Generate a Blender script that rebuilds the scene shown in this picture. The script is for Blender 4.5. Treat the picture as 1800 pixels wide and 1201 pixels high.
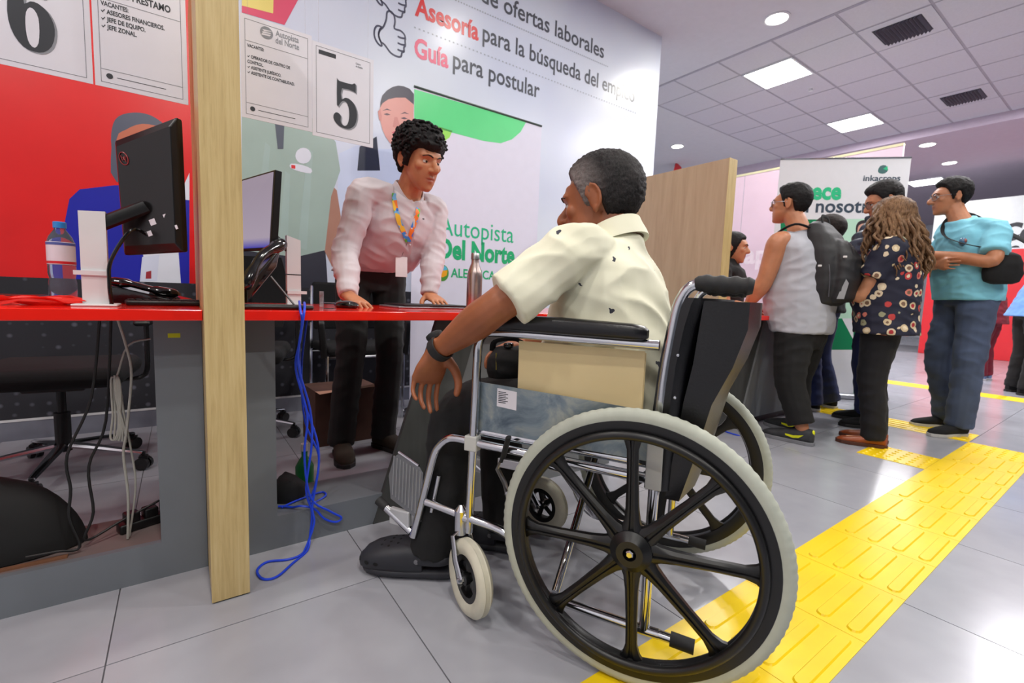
import bpy, bmesh, math, random
import numpy as np
from mathutils import Vector, Matrix, noise
from mathutils.bvhtree import BVHTree

for o in list(bpy.data.objects): bpy.data.objects.remove(o)
SC = bpy.context.scene
COL = SC.collection
PI = math.pi
rnd = random.Random(7)

# ------------------------------------------------------------------ camera
CAM_H = 0.83
FPX = 816.41
YAW, PIT, ROL = math.radians(35.592), math.radians(-5.58), math.radians(2.097)
_d = Vector((math.sin(YAW)*math.cos(PIT), math.cos(YAW)*math.cos(PIT), math.sin(PIT)))
_r = Vector((math.cos(YAW), -math.sin(YAW), 0))
_u = _r.cross(_d)
CR = math.cos(ROL)*_r + math.sin(ROL)*_u
CU = -math.sin(ROL)*_r + math.cos(ROL)*_u
CD = _d
cam_data = bpy.data.cameras.new('camera')
cam = bpy.data.objects.new('camera', cam_data); COL.objects.link(cam)
cam_data.sensor_width = 36.0
cam_data.lens = FPX/1800*36
cam_data.clip_start = 0.05
cam.matrix_world = Matrix(((CR.x, CU.x, -CD.x, 0), (CR.y, CU.y, -CD.y, 0), (CR.z, CU.z, -CD.z, CAM_H), (0, 0, 0, 1)))
cam_data.dof.use_dof = True
cam_data.dof.focus_distance = 1.35
cam_data.dof.aperture_fstop = 4.5
SC.camera = cam

def at(px, py, ax, c):
    """point of the room seen at a photo pixel, on the plane x/y/z (ax 0/1/2) = c"""
    v = CR*((px-900)/FPX) + CU*((600.5-py)/FPX) + CD
    o = Vector((0, 0, CAM_H))
    return o + v*((c-o[ax])/v[ax])

# ------------------------------------------------------------------ world, exposure
world = bpy.data.worlds.new('room_ambient'); SC.world = world
world.use_nodes = True
bg = world.node_tree.nodes['Background']
bg.inputs[0].default_value = (0.86, 0.89, 1.0, 1)
bg.inputs[1].default_value = 0.11
SC.view_settings.view_transform = 'Standard'
SC.view_settings.look = 'None'
SC.view_settings.gamma = 1.0
SC.view_settings.use_curve_mapping = False
SC.view_settings.exposure = 0.17

# ------------------------------------------------------------------ materials
def lin(c):
    o = []
    for v in c[:3]:
        v = v/255.0
        o.append(v/12.92 if v <= 0.04045 else ((v+0.055)/1.055)**2.4)
    return (o[0], o[1], o[2], 1.0)
MATS = {}
class NT:
    def __init__(s, m): s.t = m.node_tree; s.n = s.t.nodes; s.l = s.t.links
    def add(s, typ, **kw):
        n = s.n.new(typ)
        for k, v in kw.items(): setattr(n, k, v)
        return n
    def link(s, a, b): s.l.new(a, b)
    def math(s, op, a, b=None):
        n = s.add('ShaderNodeMath', operation=op)
        for i, v in enumerate((a, b)):
            if v is None: continue
            if isinstance(v, (int, float)): n.inputs[i].default_value = v
            else: s.link(v, n.inputs[i])
        return n.outputs[0]
    def mix(s, fac, a, b):
        n = s.add('ShaderNodeMix', data_type='RGBA')
        for i, v in ((0, fac), (6, a), (7, b)):
            if isinstance(v, (tuple, list)): n.inputs[i].default_value = v
            elif isinstance(v, (int, float)): n.inputs[i].default_value = v
            else: s.link(v, n.inputs[i])
        return n.outputs[2]
    def ramp(s, fac, stops, interp='LINEAR'):
        n = s.add('ShaderNodeValToRGB'); r = n.color_ramp; r.interpolation = interp
        while len(r.elements) < len(stops): r.elements.new(0.5)
        for e, (p, c) in zip(r.elements, stops):
            e.position = p; e.color = c
        s.link(fac, n.inputs[0]); return n.outputs[0]
    def coords(s, scale=(1, 1, 1), out='Object', rot=(0, 0, 0)):
        tc = s.add('ShaderNodeTexCoord'); mp = s.add('ShaderNodeMapping')
        mp.inputs['Scale'].default_value = scale; mp.inputs['Rotation'].default_value = rot
        s.link(tc.outputs[out], mp.inputs[0]); return mp.outputs[0]
    def noise(s, vec, scale=10, detail=3, rough=.5, dist=0):
        n = s.add('ShaderNodeTexNoise'); n.inputs['Scale'].default_value = scale
        n.inputs['Detail'].default_value = detail; n.inputs['Roughness'].default_value = rough
        n.inputs['Distortion'].default_value = dist
        s.link(vec, n.inputs['Vector']); return n.outputs['Fac']
    def bump(s, h, strength=.2, dist=.01):
        n = s.add('ShaderNodeBump'); n.inputs['Strength'].default_value = strength
        n.inputs['Distance'].default_value = dist
        s.link(h, n.inputs['Height']); s.link(n.outputs[0], s.bsdf.inputs['Normal'])
def newmat(name):
    m = bpy.data.materials.new(name); m.use_nodes = True
    t = NT(m); t.bsdf = t.n['Principled BSDF']; MATS[name] = m
    return m, t
def M(name, c, rough=.5, metal=0.0, var=.06, scale=14, bump=0, bscale=120, stretch=(1, 1, 1), coat=0, spec=.5, emis=0, trans=0, alpha=1, sheen=0, sss=0):
    if name in MATS: return MATS[name]
    m, t = newmat(name); b = t.bsdf
    vec = t.coords(stretch)
    n = t.noise(vec, scale, 3)
    L = lin(c)
    lo = tuple(max(0, v*(1-var)) for v in L[:3])+(1,); hi = tuple(min(1, v*(1+var)) for v in L[:3])+(1,)
    colr = t.ramp(n, [(.3, lo), (.7, hi)])
    t.link(colr, b.inputs['Base Color'])
    b.inputs['Roughness'].default_value = rough; b.inputs['Metallic'].default_value = metal
    b.inputs['Specular IOR Level'].default_value = spec
    b.inputs['Coat Weight'].default_value = coat
    b.inputs['Transmission Weight'].default_value = trans
    b.inputs['Alpha'].default_value = alpha
    b.inputs['Sheen Weight'].default_value = sheen
    if sss:
        b.inputs['Subsurface Weight'].default_value = sss; b.inputs['Subsurface Radius'].default_value = (.012, .005, .003)
        b.inputs['Subsurface Scale'].default_value = .6
    if emis:
        t.link(colr, b.inputs['Emission Color']); b.inputs['Emission Strength'].default_value = emis
    if bump:
        t.bump(t.noise(vec, bscale, 4), bump, .004)
    return m

# ------------------------------------------------------------------ mesh helpers
def cr(pts, n, closed=False):
    """Catmull-Rom through pts"""
    P = [Vector(p) for p in pts]; out = []; k = len(P)
    segs = k if closed else k-1
    for i in range(segs):
        if closed: a, b, c, d = P[(i-1) % k], P[i], P[(i+1) % k], P[(i+2) % k]
        else: a, b, c, d = P[max(i-1, 0)], P[i], P[i+1], P[min(i+2, k-1)]
        for j in range(n):
            t = j/n
            out.append(.5*((2*b)+(c-a)*t+(2*a-5*b+4*c-d)*t*t+(3*b-a-3*c+d)*t**3))
    if not closed: out.append(P[-1])
    return out
class MB:
    def __init__(s): s.v = []; s.f = []; s.mi = []; s.cur = 0
    def add(s, vs, fs):
        o = len(s.v); s.v += [Vector(v) for v in vs]
        s.f += [tuple(i+o for i in f) for f in fs]; s.mi += [s.cur]*len(fs)
        return s
    def box(s, lo, hi, M=None):
        (a, b, c), (d, e, f) = lo, hi
        vs = [Vector(p) for p in ((a, b, c), (d, b, c), (d, e, c), (a, e, c), (a, b, f), (d, b, f), (d, e, f), (a, e, f))]
        if M: vs = [M @ v for v in vs]
        return s.add(vs, [(3, 2, 1, 0), (4, 5, 6, 7), (0, 1, 5, 4), (1, 2, 6, 5), (2, 3, 7, 6), (3, 0, 4, 7)])
    def rbox(s, lo, hi, r=.01, M=None, seg=3):
        """box with rounded vertical and horizontal edges: stacked superellipse rings"""
        c = [(l+h)/2 for l, h in zip(lo, hi)]; e = [(h-l)/2 for l, h in zip(lo, hi)]
        r = min(r, *[x*.98 for x in e]); rings = []
        def ring(inset, z):
            o = []
            for qx, qy, a0 in ((1, 1, 0), (-1, 1, PI/2), (-1, -1, PI), (1, -1, 1.5*PI)):
                for k in range(seg+1):
                    a = a0+PI/2*k/seg
                    o.append(Vector((c[0]+qx*(e[0]-r)+(r-inset)*math.cos(a), c[1]+qy*(e[1]-r)+(r-inset)*math.sin(a), z)))
            return o
        for k in range(seg+1):
            a = PI/2*k/seg; rings.append(ring(r*(1-math.sin(a)), c[2]-e[2]+r*(1-math.cos(a))))
        for k in range(seg+1):
            a = PI/2*k/seg; rings.append(ring(r*(1-math.cos(a)), c[2]+e[2]-r*(1-math.sin(a))))
        if M: rings = [[M @ p for p in q] for q in rings]
        return s.rings(rings)
    def rings(s, R, cap=True, closed=False):
        n = len(R[0]); vs = [p for q in R for p in q]; fs = []
        m = len(R)
        for i in range(m if closed else m-1):
            j = (i+1) % m
            for k in range(n):
                l = (k+1) % n
                fs.append((i*n+k, i*n+l, j*n+l, j*n+k))
        if cap and not closed:
            fs.append(tuple(range(n))[::-1]); fs.append(tuple((m-1)*n+k for k in range(n)))
        return s.add(vs, fs)
    def tube(s, pts, r, n=8, closed=False, flat=1.0, up=None, cap=True, round_=False):
        P = [Vector(p) for p in pts]; k = len(P)
        R = list(r) if isinstance(r, list) else [r]*k
        if round_ and not closed:
            P, R = list(P), list(R)
            d0 = (P[0]-P[1]).normalized(); d1 = (P[-1]-P[-2]).normalized()
            e0 = max(R[0]) if isinstance(R[0], tuple) else R[0]; e1 = max(R[-1]) if isinstance(R[-1], tuple) else R[-1]
            P = [P[0]+d0*e0*.9, P[0]+d0*e0*.55]+P+[P[-1]+d1*e1*.55, P[-1]+d1*e1*.9]
            sc = lambda q, f: tuple(x*f for x in q) if isinstance(q, tuple) else q*f
            R = [sc(R[0], .35), sc(R[0], .8)]+R+[sc(R[-1], .8), sc(R[-1], .35)]; k = len(P)
        T = []
        for i in range(k):
            a = P[(i-1) % k] if (closed or i > 0) else P[i]; b = P[(i+1) % k] if (closed or i < k-1) else P[i]
            t = (b-a); T.append(t.normalized() if t.length > 1e-9 else Vector((0, 0, 1)))
        u = Vector(up) if up else (Vector((0, 0, 1)) if abs(T[0].z) < .9 else Vector((0, 1, 0)))
        rings = []
        for i in range(k):
            u = (u - T[i]*u.dot(T[i]))
            if u.length < 1e-6: u = T[i].orthogonal()
            u.normalize(); w = T[i].cross(u)
            rr = R[i]; ra, rb = (rr if isinstance(rr, (tuple, list)) else (rr, rr*flat))
            rings.append([P[i]+w*(ra*math.cos(2*PI*j/n))+u*(rb*math.sin(2*PI*j/n)) for j in range(n)])
        return s.rings(rings, cap=cap, closed=closed)
    def ell(s, c, r, nu=16, nv=10, M=None):
        c = Vector(c); rings = []
        for i in range(nv+1):
            a = -PI/2+PI*(i+.0)/nv
            if i == 0: a = -PI/2+.02
            if i == nv: a = PI/2-.02
            q = [Vector((r[0]*math.cos(a)*math.cos(2*PI*j/nu), r[1]*math.cos(a)*math.sin(2*PI*j/nu), r[2]*math.sin(a))) for j in range(nu)]
            rings.append([(c+(M @ p if M else p)) for p in q])
        return s.rings(rings)
    def lathe(s, prof, n=24, c=(0, 0, 0), M=None, closed=False):
        """prof: (radius, height) about z"""
        c = Vector(c); rings = []
        for r, z in prof:
            q = [Vector((r*math.cos(2*PI*j/n), r*math.sin(2*PI*j/n), z)) for j in range(n)]
            rings.append([c+(M @ p if M else p) for p in q])
        return s.rings(rings, cap=not closed, closed=closed)
    def prism(s, poly, t, M):
        """flat outline (2D) extruded by t along local z of M; concave outlines are fine"""
        n = len(poly); area = sum(poly[i][0]*poly[(i+1) % n][1]-poly[(i+1) % n][0]*poly[i][1] for i in range(n))
        if area < 0: poly = poly[::-1]
        vs = [M @ Vector((p[0], p[1], 0)) for p in poly]+[M @ Vector((p[0], p[1], t)) for p in poly]
        fs = [tuple(range(n))[::-1], tuple(range(n, 2*n))]+[(i, (i+1) % n, n+(i+1) % n, n+i) for i in range(n)]
        return s.add(vs, fs)
    def mesh(s, name):
        me = bpy.data.meshes.new(name); me.from_pydata([tuple(v) for v in s.v], [], s.f)
        if any(s.mi):
            me.polygons.foreach_set('material_index', s.mi)
        return me
    def build(s, name, mat=None, parent=None, smooth=True, bevel=0, loc=None, ang=40):
        me = s.mesh(name)
        if bevel:
            bm = bmesh.new(); bm.from_mesh(me)
            bmesh.ops.remove_doubles(bm, verts=bm.verts, dist=1e-5)
            es = [e for e in bm.edges if len(e.link_faces) == 2 and e.calc_face_angle(0) > math.radians(35)]
            bmesh.ops.bevel(bm, geom=es, offset=bevel, segments=2, affect='EDGES', profile=.5)
            bm.to_mesh(me); bm.free()
        return mesh_obj(name, me, mat, parent, smooth, loc, ang)
def fix_normals(me):
    bm = bmesh.new(); bm.from_mesh(me)
    bmesh.ops.recalc_face_normals(bm, faces=bm.faces); bm.to_mesh(me); bm.free()
def mesh_obj(name, me, mat=None, parent=None, smooth=True, loc=None, ang=40):
    fix_normals(me)
    if mat:
        for m in (mat if isinstance(mat, (list, tuple)) else [mat]): me.materials.append(m)
    if smooth:
        me.polygons.foreach_set('use_smooth', [True]*len(me.polygons))
        try: me.set_sharp_from_angle(angle=math.radians(ang))
        except Exception: pass
    o = bpy.data.objects.new(name, me); COL.objects.link(o)
    if loc is not None: o.location = loc
    if parent: o.parent = parent
    return o
def tag(o, label=None, cat=None, group=None, kind=None):
    if label: o['label'] = label
    if cat: o['category'] = cat
    if group: o['group'] = group
    if kind: o['kind'] = kind
    return o
def thing(name, label, cat, loc=(0, 0, 0), rotz=0, group=None):
    o = bpy.data.objects.new(name, None); COL.objects.link(o)
    o.empty_display_size = .05
    o.location = loc; o.rotation_euler = (0, 0, rotz)
    return tag(o, label, cat, group)
def struct(name, loc=(0, 0, 0)):
    o = bpy.data.objects.new(name, None); COL.objects.link(o); o.location = loc; o['kind'] = 'structure'
    return o
def copy_tree(o, parent=None):
    c = o.copy(); COL.objects.link(c); c.parent = parent
    for ch in o.children: copy_tree(ch, c)
    return c
def shape_copies(name, me, mat, parent, mats):
    """many objects that share one mesh: list of matrices or locations"""
    if mat and not me.materials: me.materials.append(mat)
    out = []
    for m in mats:
        o = bpy.data.objects.new(name, me); COL.objects.link(o)
        if isinstance(m, Matrix): o.matrix_local = m
        else: o.location = m
        o.parent = parent; out.append(o)
    return out
def frame(o, x, y, z):
    """matrix from origin and three axes"""
    x, y, z = Vector(x), Vector(y), Vector(z)
    return Matrix(((x.x, y.x, z.x, o[0]), (x.y, y.y, z.y, o[1]), (x.z, y.z, z.z, o[2]), (0, 0, 0, 1)))
# text -> flat mesh (x right, y up), returns verts, faces, width
_font_cache = {}
def text_geo(s, bold=0.0, extrude=.0):
    k = (s, bold)
    if k in _font_cache: return _font_cache[k]
    cu = bpy.data.curves.new('t', 'FONT'); cu.body = s; cu.size = 1.0; cu.offset = bold; cu.resolution_u = 3
    ob = bpy.data.objects.new('t', cu); COL.objects.link(ob)
    dg = bpy.context.evaluated_depsgraph_get(); dg.update()
    me = bpy.data.meshes.new_from_object(ob.evaluated_get(dg))
    vs = [v.co.copy() for v in me.vertices]; fs = [tuple(p.vertices) for p in me.polygons]
    bpy.data.objects.remove(ob); bpy.data.meshes.remove(me); bpy.data.curves.remove(cu)
    _font_cache[k] = (vs, fs); return vs, fs
def put_text(mb, s, M, width=None, height=None, bold=.0, shear=0, cond=1.0):
    """add text in plane M (x right, y up); scaled to width (and cap height if given)"""
    vs, fs = text_geo(s, bold)
    if not vs: return mb
    x0 = min(v.x for v in vs); x1 = max(v.x for v in vs)
    sx = width/(x1-x0) if width else height/.72*cond
    sy = height/.72 if height else sx
    return mb.add([M @ Vector(((v.x-x0+shear*v.y)*sx, v.y*sy, 0)) for v in vs], fs)
# ------------------------------------------------------------------ room materials
def tile_mat():
    m, t = newmat('porcelain_tile'); b = t.bsdf
    v = t.coords(); n = t.noise(v, 2.2, 4, .6)
    t.link(t.ramp(n, [(.25, lin((150, 151, 160))), (.75, lin((172, 173, 181)))]), b.inputs['Base Color'])
    r = t.noise(v, 6, 3)
    t.link(t.math('ADD', t.math('MULTIPLY', r, .12), .14), b.inputs['Roughness'])
    return m
M_TILE = tile_mat()
M_GROUT = M('grout', (105, 104, 110), .8)
M_CEIL = M('gypsum_ceiling', (214, 212, 220), .9, var=.02)
M_CTILE = M('ceiling_tile', (208, 205, 216), .95, var=.03, scale=60, bump=.1, bscale=300)
M_TBAR = M('ceiling_bar', (168, 164, 178), .6)
M_WALL = M('white_wall', (225, 228, 235), .7, var=.02)
M_LAMP, _t = newmat('lit_diffuser')
_t.bsdf.inputs['Base Color'].default_value = (1, 1, 1, 1)
_t.bsdf.inputs['Emission Color'].default_value = (1, .98, 1, 1); _t.bsdf.inputs['Emission Strength'].default_value = 14
M_LAMPW, _t = newmat('lit_diffuser_warm')
_t.bsdf.inputs['Base Color'].default_value = (1, 1, 1, 1)
_t.bsdf.inputs['Emission Color'].default_value = (1, .97, .86, 1); _t.bsdf.inputs['Emission Strength'].default_value = 12
def mural_mat():
    m, t = newmat('mural_print'); b = t.bsdf
    v = t.coords((1, 1, 1)); n = t.noise(v, .9, 2)
    t.link(t.ramp(n, [(.3, lin((206, 214, 236))), (.7, lin((228, 236, 246)))]), b.inputs['Base Color'])
    b.inputs['Roughness'].default_value = .28
    return m
M_MURAL = mural_mat()
def dots_mat():
    m, t = newmat('dotted_wall_cloth'); b = t.bsdf
    v = t.coords((1, 1, 1))
    vo = t.add('ShaderNodeTexVoronoi'); vo.inputs['Scale'].default_value = 17; vo.inputs['Randomness'].default_value = .25
    t.link(v, vo.inputs['Vector'])
    t.link(t.ramp(vo.outputs['Distance'], [(.12, lin((92, 92, 104))), (.26, lin((40, 40, 47)))]), b.inputs['Base Color'])
    b.inputs['Roughness'].default_value = .85
    return m
M_DOTS = dots_mat()
def wood_mat(name, c0, c1, c2, along=(26, 26, 1.3), rough=.45):
    m, t = newmat(name); b = t.bsdf
    v = t.coords(along)
    n1 = t.noise(v, 3.2, 5, .65, .4); n2 = t.noise(v, 14, 3, .6)
    c = t.ramp(n1, [(.28, lin(c0)), (.5, lin(c1)), (.74, lin(c2))])
    c = t.mix(t.math('MULTIPLY', n2, .25), c, lin(c0))
    t.link(c, b.inputs['Base Color']); b.inputs['Roughness'].default_value = rough
    t.bump(n2, .12, .002)
    return m
M_WOOD = wood_mat('pale_oak_laminate', (176, 150, 100), (200, 175, 122), (214, 192, 142))
M_WOOD2 = wood_mat('grey_oak_laminate', (176, 152, 124), (190, 166, 136), (200, 178, 148), (7, 7, .6))

# ------------------------------------------------------------------ floor
floor = struct('floor')
b = MB().box((-2.6, -1.2, -.05), (19, 9.2, -.004)); o = b.build('floor_bed', M_GROUT, floor, smooth=False)
TP = .604
tb = MB().box((.0015, .0015, -.006), (TP-.0015, TP-.0015, 0)); tme = tb.mesh('tile'); fix_normals(tme)
locs = []
for i in range(-4, 20):
    for j in range(-3, 9):
        x, y = -.154+TP*i, 1.255-TP*2+TP*j
        if math.hypot(x, y) < 13 and not (x < 4 and y > 3.4) and y < 5.2 and len(locs) < 290: locs.append((x, y, 0))
shape_copies('tile', tme, M_TILE, floor, locs)
# far floor, tiles too small to tell apart
MB().box((14.34, -1.2, -.006), (19, 5.2, -.0005)).box((-2.6, 5.1, -.006), (19, 9.2, -.0005)).build('far_tiles', M_TILE, floor, smooth=False)

# ------------------------------------------------------------------ ceiling (z 3.6), inset grid x 5.12..9.3
CZ = 3.6
ceil = struct('ceiling')
MB().box((-2.6, -4.2, CZ), (9.3, 9.2, CZ+.2)).build('gypsum_field', M_CEIL, ceil, smooth=False)
MB().box((9.3, -4.2, CZ-.13), (19, 9.2, CZ+.2)).build('gypsum_bulkhead', M('bulkhead_paint', (204, 190, 206), .9, var=.02), ceil, smooth=False)
xs = [5.12]+[5.6+.6*k for k in range(7)]; xs[-1] = 9.3
ys = [4.46-.592*k for k in range(11)]
bar = MB()
MB().box((5.1, ys[-1]-.02, CZ-.004), (9.3, ys[0]+.02, CZ+.001)).build('grid_backing', M_TBAR, ceil, smooth=False)
lights_cells = {(1, 2), (5, 2), (1, 6), (5, 6), (3, 8)}
vent_cells = {(1, 4), (5, 4)}
for i in range(len(xs)-1):
    for j in range(len(ys)-1):
        x0, x1, y1, y0 = xs[i], xs[i+1], ys[j], ys[j+1]
        if (i, j) in lights_cells or (i, j) in vent_cells: continue
        MB().box((x0+.012, y0+.012, CZ-.007), (x1-.012, y1-.012, CZ-.002)).build('ceiling_tile', M_CTILE, ceil, smooth=False)

def area(loc, size, power, col=(1, 1, 1), sy=None, parent=None):
    l = bpy.data.lights.new('lamp_light', 'AREA'); l.shape = 'RECTANGLE' if sy else 'SQUARE'
    l.size = size
    if sy: l.size_y = sy
    l.energy = power; l.color = col
    o = bpy.data.objects.new('lamp_light', l); COL.objects.link(o); o.location = loc
    if parent: o.parent = parent
    return o
def panel_light(x0, y0, x1, y1, label, p=55, group=None):
    cx, cy = (x0+x1)/2, (y0+y1)/2
    t = thing('panel_light', label, 'ceiling light', (cx, cy, CZ-.012), group=group)
    w, d = (x1-x0)/2-.01, (y1-y0)/2-.01
    fr = MB()
    for a in ((-w, -d, w, -d+.02), (-w, d-.02, w, d), (-w, -d+.02, -w+.02, d-.02), (w-.02, -d+.02, w, d-.02)):
        fr.box((a[0], a[1], -.006), (a[2], a[3], .014))
    fr.build('frame', M('white_enamel', (225, 225, 230), .4), t, smooth=False)
    MB().box((-w+.018, -d+.018, -.003), (w-.018, d-.018, .012)).build('diffuser', M_LAMP, t, smooth=False)
    area((0, 0, -.02), 2*w-.06, p, (1, .98, 1), 2*d-.06, t)
def down_light(x, y, z, label, p=28, group=None, r=.1):
    t = thing('downlight', label, 'ceiling light', (x, y, z), group=group)
    MB().lathe([(r+.018, 0), (r+.02, -.006), (r+.004, -.012), (r-.004, -.008), (r-.004, 0)], 24).build('trim_ring', M('white_enamel', (225, 225, 230), .4), t)
    MB().lathe([(r-.002, 0), (r-.002, -.007), (r*.6, -.0085), (.004, -.009)], 24).build('diffuser', M_LAMPW, t)
    if p: area((0, 0, -.03), r*1.6, p, (1, .97, .9), None, t)
panel_light(xs[1], ys[3], xs[2], ys[2], 'bright square ceiling panel light beside the round downlight by the mural')
panel_light(xs[5], ys[3], xs[6], ys[2], 'bright square ceiling panel light next to the pale bulkhead edge')
panel_light(xs[1], ys[7], xs[2], ys[6], 'added square ceiling panel light in the tile row past the slatted vents', group='added panel lights over the aisle')  # this panel and the next are added to carry on the ceiling lights
panel_light(xs[5], ys[7], xs[6], ys[6], 'added square ceiling panel light in the tile row past the slatted vents', group='added panel lights over the aisle')
t_ = panel_light(12.2, 2.8, 12.8, 3.4, 'bright panel light in the ceiling above the banner with green headline', 40)
for o in list(COL.objects):
    if o.name.startswith('panel_light') and o.location.x > 12: o.location.z = CZ-.142
down_light(4.78, 2.47, CZ, 'round downlight in the plain ceiling beside the mural wall corner', 26)
down_light(7.30, 5.35, CZ, 'round downlight above the wooden partition by the mural edge', 25)
down_light(9.75, 2.47, CZ-.13, 'round downlight just behind the bulkhead edge', 22)
down_light(11.2, 2.50, CZ-.13, 'second round downlight behind the bulkhead edge', 22)
down_light(16.2, 2.55, CZ-.13, 'small far downlight above the red and white wall', 12)
for x, y, pw in ((2.4, 2.0, 13), (0.1, 2.0, 13), (2.4, .1, 24), (.1, .1, 24), (4.7, .1, 24), (-1.6, 1.2, 18), (.1, -1.8, 34), (2.4, -1.8, 34), (4.7, -1.8, 34), (-1.6, -1.0, 26)):  # downlights added mostly out of view; rear row brightens sheets and desk fronts
    down_light(x, y, CZ, 'added round downlight in the plain ceiling lighting the service desks', pw, 'added downlights lighting the service desks')
# vents
def vent(x0, y0, x1, y1, label):
    cx, cy = (x0+x1)/2, (y0+y1)/2
    t = thing('ceiling_vent', label, 'vent', (cx, cy, CZ-.008))
    w, d = (x1-x0)/2-.012, (y1-y0)/2-.012
    fr = MB()
    for a in ((-w, -d, w, -d+.09), (-w, d-.09, w, d), (-w, -d+.09, -w+.09, d-.09), (w-.09, -d+.09, w, d-.09)):
        fr.box((a[0], a[1], -.002), (a[2], a[3], .006))
    fr.build('frame', M_CTILE, t, smooth=False)
    MB().box((-w+.09, -d+.09, -.001), (w-.09, d-.09, .005)).build('dark_recess_plate', M('vent_recess_shade', (58, 58, 70), .8), t, smooth=False)  # flat dark plate; the recess shade is put into its colour
    sl = MB().box((-w+.095, -.004, 0), (w-.095, .004, .03), Matrix.Rotation(math.radians(38), 4, 'X')); me = sl.mesh('slat'); fix_normals(me)
    n = 12; shape_copies('slat', me, M('vent_slat', (92, 90, 104), .5, .3), t, [(0, -d+.12+(2*d-.24)*k/(n-1), -.022) for k in range(n)])
vent(xs[1], ys[5], xs[2], ys[4], 'square slatted ceiling vent over the open floor near the round downlight')
vent(xs[5], ys[5], xs[6], ys[4], 'square slatted ceiling vent next to the pale bulkhead edge')
sp = thing('sprinkler', 'small white sprinkler head below the square panel light', 'sprinkler', (6.6, 2.9, CZ))
MB().lathe([(.035, 0), (.035, -.006), (.014, -.012), (.012, -.03), (.026, -.034), (.026, -.038), (.003, -.04)], 16).build('sprinkler_body', M('white_enamel', (225, 225, 230), .4), sp)

# ------------------------------------------------------------------ mural wall
WY = 3.362
wall = struct('wall_back')
MB().box((-2.6, WY, 0), (4.2, WY+.14, CZ)).build('mural_panel', M_MURAL, wall, smooth=False)
def mur(px, py, off=0.0):
    p = at(px, py, 1, WY-off); return p.x, p.z
def mflat(pts, layer, name, mat, smooth=0, px=True, parent=None):
    """flat print on the mural; pts in photo pixels traced onto the wall plane"""
    off = .0006*layer
    q = [mur(*p) for p in pts] if px else pts
    if smooth: q = [(v.x, v.y) for v in cr([(a, b, 0) for a, b in q], smooth, True)]
    Mx = frame((0, WY-off, 0), (1, 0, 0), (0, 0, 1), (0, -1, 0))
    o = MB().prism(q, .0005, Mx).build(name, mat, parent or wall, smooth=False)
    return o
def P(name, c): return M('print_'+name, c, .3, var=.03, scale=6)
# red zone with lower dark cloth band
MB().box((-2.6, WY-.0008, .83), (.21, WY, CZ)).build('red_print', P('red', (226, 30, 32)), wall, smooth=False)
MB().box((-2.6, WY-.012, .11), (1.6, WY, .835)).build('dotted_cloth_band', M_DOTS, wall, smooth=False)
base = struct('baseboard_back')
MB().box((-2.6, WY-.014, 0), (4.2, WY, .098)).build('skirting', M('skirting_grey', (120, 122, 135), .5), base, smooth=False)
MB().box((-2.6, WY-.016, .098), (4.2, WY, .11)).build('skirting_cap', M('skirting_white', (215, 215, 218), .4), base, smooth=False)
# yellow / pink corner shapes
mflat([(425, -30), (540, -30), (500, 44), (425, 22)], 2, 'pink_shape', P('pink', (226, 90, 120)))
mflat([(425, -60), (482, -60), (480, 24), (425, 10)], 3, 'yellow_shape', P('yellow', (240, 222, 130)))
# --- printed headline lines
def mtext(s, a, b, cap, mat, name, bold=.012, layer=2):
    p, q = mur(*a), mur(*b)
    y = WY-.0006*layer-.0002
    ex = Vector((q[0]-p[0], 0, q[1]-p[1])); w = ex.length; ex.normalize()
    ex = Vector((1, 0, 0)); ez = Vector((0, 0, 1))
    mb = MB(); put_text(mb, s, frame((p[0], y, (p[1]+q[1])/2), ex, ez, (0, -1, 0)), w, cap, bold)
    return mb.build(name, mat, wall, smooth=False)
INK = P('ink', (84, 88, 98)); PRED = P('headline_red', (222, 52, 58)); PPINK = P('headline_pink', (240, 110, 140))
mtext('Búsqueda de ofertas laborales', (690, -70), (1061, 103), .135, INK, 'headline_lettering')
mtext('Asesoría', (729, 27), (841, 70), .135, PRED, 'headline_lettering', .03)
mtext('para la búsqueda del empleo', (848, 73), (1115, 179), .135, INK, 'headline_lettering')
mtext('Guía', (728, 99), (788, 119), .135, PPINK, 'headline_lettering', .03)
mtext('para postular', (796, 121), (948, 171), .135, INK, 'headline_lettering')
for a, b in (((728, 48), (1120, 200)), ((800, 0), (1070, 118))):
    p, q = mur(*a), mur(*b); d = MB(); n = 70
    for k in range(n):
        x = p[0]+(q[0]-p[0])*k/n; z = p[1]+(q[1]-p[1])*k/n
        d.box((x, WY-.0016, z-.005), (x+.012, WY-.001, z+.005))
    d.build('dotted_rule', P('rule', (170, 178, 190)), wall, smooth=False)
# thumbs-up outline icons: thick outline strips in the wall plane
def thumb(cx, cy, s):
    hand = [(-.16, -.30), (.02, -.46), (.22, -.50), (.33, -.46), (.36, -.34), (.42, -.30), (.42, -.18), (.46, -.12), (.45, .02), (.46, .08), (.42, .18), (.30, .24), (.12, .24), (.14, .42), (.10, .60), (.0, .66), (-.10, .60), (-.12, .40), (-.2, .18), (-.3, .05), (-.34, -.1), (-.28, -.25)]
    cuff = [(-.34, -.34), (-.24, -.34), (-.34, -.1), (-.3, .08), (-.24, .14), (-.38, .14), (-.46, .0), (-.45, -.2)]
    x0, z0 = mur(cx, cy)
    mb = MB()
    def stroke(pts, closed=True):
        q = cr([(x0+p[0]*s, 0, z0+p[1]*s) for p in pts], 3, closed)
        mb.tube([(v.x, WY-.0012, v.z) for v in q], (.0062, .0008), 6, closed=closed, up=(0, 1, 0))
    stroke(hand); stroke(cuff)
    for yy in (-.3, -.12, .06): stroke([(.22, yy), (.32, yy-.01), (.44, yy+.01)], False)
    mb.build('thumb_icon', P('icon_ink', (70, 72, 95)), wall)
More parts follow.
